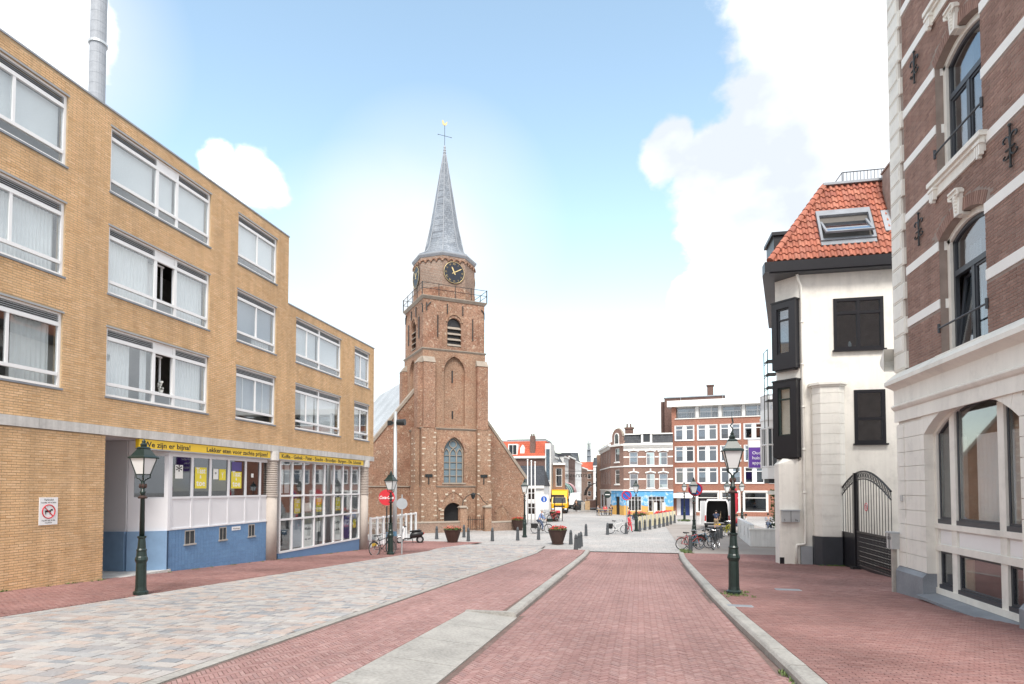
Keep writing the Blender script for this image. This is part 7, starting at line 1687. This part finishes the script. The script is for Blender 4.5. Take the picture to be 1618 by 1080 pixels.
obj('body', MB().hexa([(-.85,-2,.3),(.85,-2,.3),(.85,2,.3),(-.85,2,.3)],[(-.82,-1.95,.85),(.82,-1.95,.85),(.82,1.95,.9),(-.82,1.95,.9)]), 'vehicle_black', t_); obj('cabin', MB().hexa([(-.78,-1.0,.85),(.78,-1.0,.85),(.78,1.8,.88),(-.78,1.8,.88)],[(-.6,-.3,1.42),(.6,-.3,1.42),(.6,1.2,1.42),(-.6,1.2,1.42)]), 'windscreen', t_); wheels(t_, (-.75,.75), (-1.25,1.25), .3, .18)
# white van with its rear doors open, seen from behind (rear at y=0)
t_ = thing('open_van', 'white van with open rear doors beside the parked bicycles', 'van', (6.15,52.0,0), -.12)
W2, H2 = .98, 2.45
def van_sec(y, k=1, zt=H2): return [(-W2,y,.45),(-W2,y,1.3),(-W2*.93,y,zt-.25),(-W2*.80,y,zt),(W2*.80,y,zt),(W2*.93,y,zt-.25),(W2,y,1.3),(W2,y,.45)]
A, B, C2, D2 = van_sec(0), van_sec(3.8), [(x*.98,y,min(z,2.2)) for x,y,z in van_sec(4.4)], [(x*.95,y,min(z,1.25)) for x,y,z in van_sec(5.4)]
mb = MB(); n = 8
for S1, S2_ in ((A,B),(B,C2),(C2,D2)): mb.add(S1+S2_, [(i,(i+1)%n,n+(i+1)%n,n+i) for i in range(n)])
mb.add(D2, [tuple(range(n))])
# rear frame round the opening
inn = [(x*.86, y, .62+(z-.45)*.88) for x, y, z in A]
mb.add(A+inn, [(i,(i+1)%n,n+(i+1)%n,n+i) for i in range(n)])
obj('body', mb, 'vehicle_white', t_, fix=False)
mb = MB(); back_ = [(x,2.8,z) for x,y,z in inn]; mb.add(inn+back_, [(i,(i+1)%n,n+(i+1)%n,n+i) for i in range(n)]+[tuple(range(n,2*n))]); obj('load_space', mb, 'vehicle_black', t_, fix=False)
for s_ in (-1,1):
    d = obj('rear_door', MB().hexa([(s_*W2,-.03,.55),(s_*(W2+.05),-.03,.55),(s_*(W2+.35),-.85,.55),(s_*(W2+.30),-.85,.55)],[(s_*W2*.9,-.03,2.38),(s_*(W2*.9+.05),-.03,2.38),(s_*(W2+.30),-.85,2.38),(s_*(W2+.25),-.85,2.38)]), 'vehicle_white', t_)
    obj('tail_light', MB().box(s_*.92-.06,s_*.92+.06,-.02,.0,.75,1.2), 'tail_red', t_)
obj('bumper', MB().box(-1,1,-.14,.02,.4,.58), 'vehicle_black', t_); obj('number_plate', MB().box(-.26,.26,-.155,-.14,.44,.55), 'sign_yellow', t_); wheels(t_, (-.88,.88), (.9,4.3), .34, .2)
cg = thing('cargo_bicycle', 'dark bicycle lying inside the load space of the open van', 'bicycle', (6.5,52.7,.62), 1.2); obj('frame', MB().tube([(-.4,0,.2),(0,0,.7),(.4,0,.3)], .03, 5).tube([(0,0,.7),(.1,0,.9)], .02, 5), 'cloth_khaki', cg); obj('wheel', MB().tube(circ(-.4,.33,.3), .025, 5, True), 'rubber', cg); obj('wheel', MB().tube(circ(.5,.33,.3), .025, 5, True), 'rubber', cg)
# ------------------------------------------------------------------ people
def skinned(name, pts, edges, mat, parent, lv=1, root=0):
    me = bpy.data.meshes.new(name); me.from_pydata([p[0] for p in pts], edges, []); me.materials.append(M[mat])
    o = bpy.data.objects.new(name, me); COL.objects.link(o); o.parent = parent
    o.modifiers.new('skin', 'SKIN'); 
    if not me.skin_vertices: 
        bpy.context.view_layer.objects.active = o
        bm = bmesh.new(); bm.from_mesh(me); bm.verts.layers.skin.verify(); bm.to_mesh(me); bm.free()
    for v, p in zip(me.skin_vertices[0].data, pts): v.radius = (p[1], p[2] if len(p) > 2 else p[1])
    me.skin_vertices[0].data[root].use_root = True
    s_ = o.modifiers.new('sub', 'SUBSURF'); s_.levels = lv; s_.render_levels = lv
    for p in me.polygons: p.use_smooth = True
    return o
def person(label, loc, rz, pose, top, legs, hair='hair_dark', scale=1, shorts=False, group=None, shoes='rubber'):
    """pose: joints in metres for a 1.75 m figure facing +x; L/R are +y/-y"""
    t_ = thing('person', label, 'person', loc, rz, group); t_.scale = (scale,)*3
    J = dict(pel=(0,0,.95), wst=(0,0,1.08), chs=(.01,0,1.30), nck=(.02,0,1.47), hd1=(.03,0,1.58), hd2=(.03,0,1.70))
    for s_, k in ((1,'L'),(-1,'R')): J.update({'sh'+k:(.0,.18*s_,1.40),'el'+k:(.0,.23*s_,1.12),'wr'+k:(.06,.24*s_,.88),'hp'+k:(0,.09*s_,.90),'kn'+k:(.01,.10*s_,.50),'an'+k:(-.01,.10*s_,.08),'to'+k:(.15,.11*s_,.03)})
    J.update(pose)
    names = ['pel','wst','chs','nck','hd1','hd2']; rad = {'pel':(.13,.10),'wst':(.125,.095),'chs':(.15,.105),'nck':(.052,.052),'hd1':(.075,.085),'hd2':(.07,.08)}
    for k in 'LR': names += ['sh'+k,'el'+k,'wr'+k,'hp'+k,'kn'+k,'an'+k,'to'+k]; rad.update({'sh'+k:(.06,.06),'el'+k:(.042,.042),'wr'+k:(.028,.028),'hp'+k:(.085,.085),'kn'+k:(.056,.056),'an'+k:(.038,.038),'to'+k:(.032,.03)})
    E = [('pel','wst'),('wst','chs'),('chs','nck'),('nck','hd1'),('hd1','hd2')]
    for k in 'LR': E += [('chs','sh'+k),('sh'+k,'el'+k),('el'+k,'wr'+k),('pel','hp'+k),('hp'+k,'kn'+k),('kn'+k,'an'+k),('an'+k,'to'+k)]
    pts = [(J[n_], *rad[n_]) for n_ in names]; idx = {n_: i for i, n_ in enumerate(names)}; ed = [(idx[a], idx[b]) for a, b in E]
    for s_, k in ((1,'L'),(-1,'R')):        # palms, four fingers and a thumb
        el, wr = Vector(J['el'+k]), Vector(J['wr'+k]); d = (wr-el).normalized(); side = d.cross(Vector((0,1,0)));  side = side.normalized() if side.length > .1 else Vector((1,0,0))
        pm = wr+d*.07; pts.append((tuple(pm), .03, .018)); pi_ = len(pts)-1; ed.append((idx['wr'+k], pi_))
        for j, off in enumerate((-.028,-.009,.010,.028)):
            f1 = pm+d*.045+side*off; f2 = f1+d*(.038-.006*abs(j-1.5))+Vector((0,-.018*s_,0)); pts += [(tuple(f1), .0095), (tuple(f2), .008)]; ed += [(pi_, len(pts)-2), (len(pts)-2, len(pts)-1)]
        tb_ = wr+d*.035+side*.045; pts.append((tuple(tb_+d*.03), .0095)); ed.append((pi_, len(pts)-1))
    skinned('body', pts, ed, 'skin', t_)
    def cover(name, js, es, mat, grow): ii = {n_: i for i, n_ in enumerate(js)}; skinned(name, [(J[n_], rad[n_][0]+grow, rad[n_][1]+grow) for n_ in js], [(ii[a], ii[b]) for a, b in es], mat, t_)
    cover('shirt', ['pel','wst','chs','shL','elL','shR','elR']+([] if shorts else ['wrL','wrR']), [('pel','wst'),('wst','chs'),('chs','shL'),('shL','elL'),('chs','shR'),('shR','elR')]+([] if shorts else [('elL','wrL'),('elR','wrR')]), top, .022)
    lj = ['pel','hpL','knL','hpR','knR']; le = [('pel','hpL'),('hpL','knL'),('pel','hpR'),('hpR','knR')]
    if not shorts: lj += ['anL','anR']; le += [('knL','anL'),('knR','anR')]
    cover('trousers', lj, le, legs, .02)
    cover('shoes', ['anL','toL'], [('anL','toL')], shoes, .014); cover('shoes', ['anR','toR'], [('anR','toR')], shoes, .014)
    h1, h2 = Vector(J['hd1']), Vector(J['hd2']); c_ = (h1+h2)/2
    obj('hair', MB().ball(tuple(c_+Vector((-.018,0,.04))), .108, 12, 1, .88, .98), hair, t_, True)
    fc = MB(); fx = c_+Vector((.085,0,-.02)); fc.ball(tuple(fx+Vector((.012,0,-.012))), .018, 6); obj('nose', fc, 'skin', t_)
    ey = MB(); [ey.ball(tuple(fx+Vector((.0,s_*.032,.02))), .011, 6) for s_ in (-1,1)]; ey.box(fx.x-.005,fx.x+.008,-.022,.022,fx.z-.055,fx.z-.047); obj('face_features', ey, 'hair_dark', t_)
    for s_ in (-1,1): obj('ear', MB().ball(tuple(c_+Vector((0,s_*.088,-.01))), .024, 6, .6, .4, 1), 'skin', t_)
    return t_
walk = dict(knL=(.14,.10,.50),anL=(.20,.10,.10),toL=(.34,.11,.05),knR=(-.02,-.10,.50),anR=(-.26,-.10,.14),toR=(-.14,-.11,.04),elL=(-.1,.23,1.13),wrL=(-.08,.25,.89),elR=(.06,-.23,1.12),wrR=(.18,-.24,.9))
ride = dict(pel=(-.22,0,1.0),wst=(-.18,0,1.13),chs=(-.08,0,1.34),nck=(.0,0,1.51),hd1=(.02,0,1.62),hd2=(.03,0,1.74),shL=(-.06,.18,1.44),shR=(-.06,-.18,1.44),elL=(.06,.26,1.22),elR=(.06,-.26,1.22),wrL=(.20,.27,1.07),wrR=(.20,-.27,1.07),hpL=(-.2,.09,.95),hpR=(-.2,-.09,.95),knL=(.14,.11,.80),anL=(-.12,.13,.50),toL=(.0,.13,.45),knR=(.06,-.11,.62),anR=(.0,-.13,.26),toR=(.13,-.13,.20))
sit = dict(pel=(0,0,.52),wst=(0,0,.65),chs=(.02,0,.87),nck=(.03,0,1.04),hd1=(.05,0,1.15),hd2=(.05,0,1.27),shL=(.01,.18,.97),shR=(.01,-.18,.97),elL=(.1,.22,.74),elR=(.1,-.22,.74),wrL=(.3,.16,.76),wrR=(.3,-.16,.76),hpL=(.03,.09,.50),hpR=(.03,-.09,.50),knL=(.44,.11,.49),knR=(.44,-.11,.49),anL=(.44,.11,.08),anR=(.44,-.11,.08),toL=(.58,.11,.04),toR=(.58,-.11,.04))
bend = dict(chs=(.14,0,1.26),nck=(.24,0,1.40),hd1=(.30,0,1.48),hd2=(.36,0,1.58),shL=(.14,.19,1.36),shR=(.14,-.19,1.36),elL=(.38,.22,1.22),wrL=(.58,.18,1.28),elR=(.36,-.22,1.16),wrR=(.56,-.18,1.12))
person('person in a pale blue jacket cycling across the square', (-7.25,46.1,0), .45, ride, 'cloth_blue', 'cloth_jeans', 'hair_grey')
person('person in a navy shirt and shorts leaning into the open van', (5.9,50.55,0), PI/2-.1, bend, 'cloth_navy', 'cloth_khaki', shorts=True)
person('child in a pink red outfit beside the lamp at the windbreaks', (-.75,48.6,0), -.7, walk, 'cloth_red', 'cloth_red', scale=.78)
person('person in dark clothes walking beside the yellow truck', (-8.85,88,0), -PI/2, walk, 'cloth_dark', 'cloth_dark')
person('person in a white shirt walking behind the one in dark clothes', (-8.6,103,0), -PI/2, walk, 'cloth_white', 'cloth_jeans')
person('person in a pale shirt walking further down the shopping street', (-7.3,106,0), PI/2, walk, 'cloth_grey', 'cloth_dark')
for (x, y, rz, top, lab) in ((-5.1,77.5,0,'cloth_grey','person in grey seated left of the picnic table'), (-4.2,78.1,-PI/2,'cloth_red','person in red seated at the corner picnic table'), (-3.5,78.1,-PI/2,'cloth_dark','person in black seated at the corner picnic table'), (-1.1,66.5,.3,'cloth_red','person in red sitting before the mural door'), (7.6,51.5,PI,'cloth_red','person in red seated behind the white garden wall'), (8.4,52.2,PI,'cloth_white','person in white seated behind the white garden wall'), (10.4,54,-PI/2,'cloth_grey','person in grey seated at the terrace by the brick block')):
    person(lab, (x, y, 0), rz, sit, top, 'cloth_jeans'); s_ = thing('stool', 'small dark stool under the '+lab.replace('person','figure'), 'stool', (x, y, 0), rz, 'terrace stools'); obj('seat', MB().box(-.18,.18,-.18,.18,.36,.40), 'dark_iron', s_)
    for a in (-.15,.15):
        for b in (-.15,.15): obj('leg', MB().tube([(a,b,0),(a,b,.36)], .012, 4), 'dark_iron', s_)
t_ = thing('display_rack', 'wooden postcard rack standing in the far street', 'rack', (-7.4,90,0)); obj('board', MB().box(-.35,.35,-.05,.05,.2,1.5), 'wood', t_); obj('side', MB().box(-.9,-.45,-.05,.05,.1,1.35), 'wood_grey', t_); obj('foot', MB().box(-.4,.4,-.25,.25,0,.1), 'wood_grey', t_)
t_ = thing('terrace_seating', 'dark red terrace seating under the white awning', 'seating', (-6.3,97,0)); obj('bench', MB().box(-1.6,.4,-.5,4,.3,1.1).box(-1.6,.4,-.7,-.5,.3,1.5), 'far_brick_dark', t_); obj('table', MB().box(-1.8,-1.2,-1.4,-.8,.7,.75).box(-1.55,-1.45,-1.15,-1.05,0,.7), 'wood', t_)
# ------------------------------------------------------------------ weeds along kerbs and walls
wd = MB()
def tuft(x, y, z, s_):
    for k in range(14):
        a = random.uniform(0,6.28); l = s_*random.uniform(.5,1.1); bx_, by_ = x+random.uniform(-.06,.06), y+random.uniform(-.06,.06); c, s3 = math.cos(a), math.sin(a)
        wd.quad((bx_-s3*.008,by_+c*.008,z),(bx_+s3*.008,by_-c*.008,z),(bx_+c*l*.5+s3*.004,by_+s3*l*.5-c*.004,z+l*.8),(bx_+c*l*.5-s3*.004,by_+s3*l*.5+c*.004,z+l*.8))
for k in range(9): y = random.uniform(7.6,8.6); tuft(KR_in(y)-.02, y, gz(y)+OFF_ROAD, .055)
for k in range(30): y = random.uniform(33,35); tuft(2.2+random.uniform(-.1,.5), y, 0, .16)
for k in range(40): y = random.uniform(9,32); tuft(-14.72, y, gz(y)+OFF_L, .05)
for k in range(24): y = random.uniform(15.5,16.8); tuft(2.3+random.uniform(-.3,.4), y, gz(y)+OFF_R, .06)
for k in range(24): x = random.uniform(7.0,8.3); tuft(x, 27.0, gz(27)+OFF_R, .07)
for k in range(40): tuft(random.uniform(3.9,5.2), 65.5+random.uniform(-.3,.3), 0, .25)
tag(obj('weeds', wd, 'grass_green', fix=False), 'small green weeds growing in the joints by kerbs and walls', 'weeds', kind='stuff')
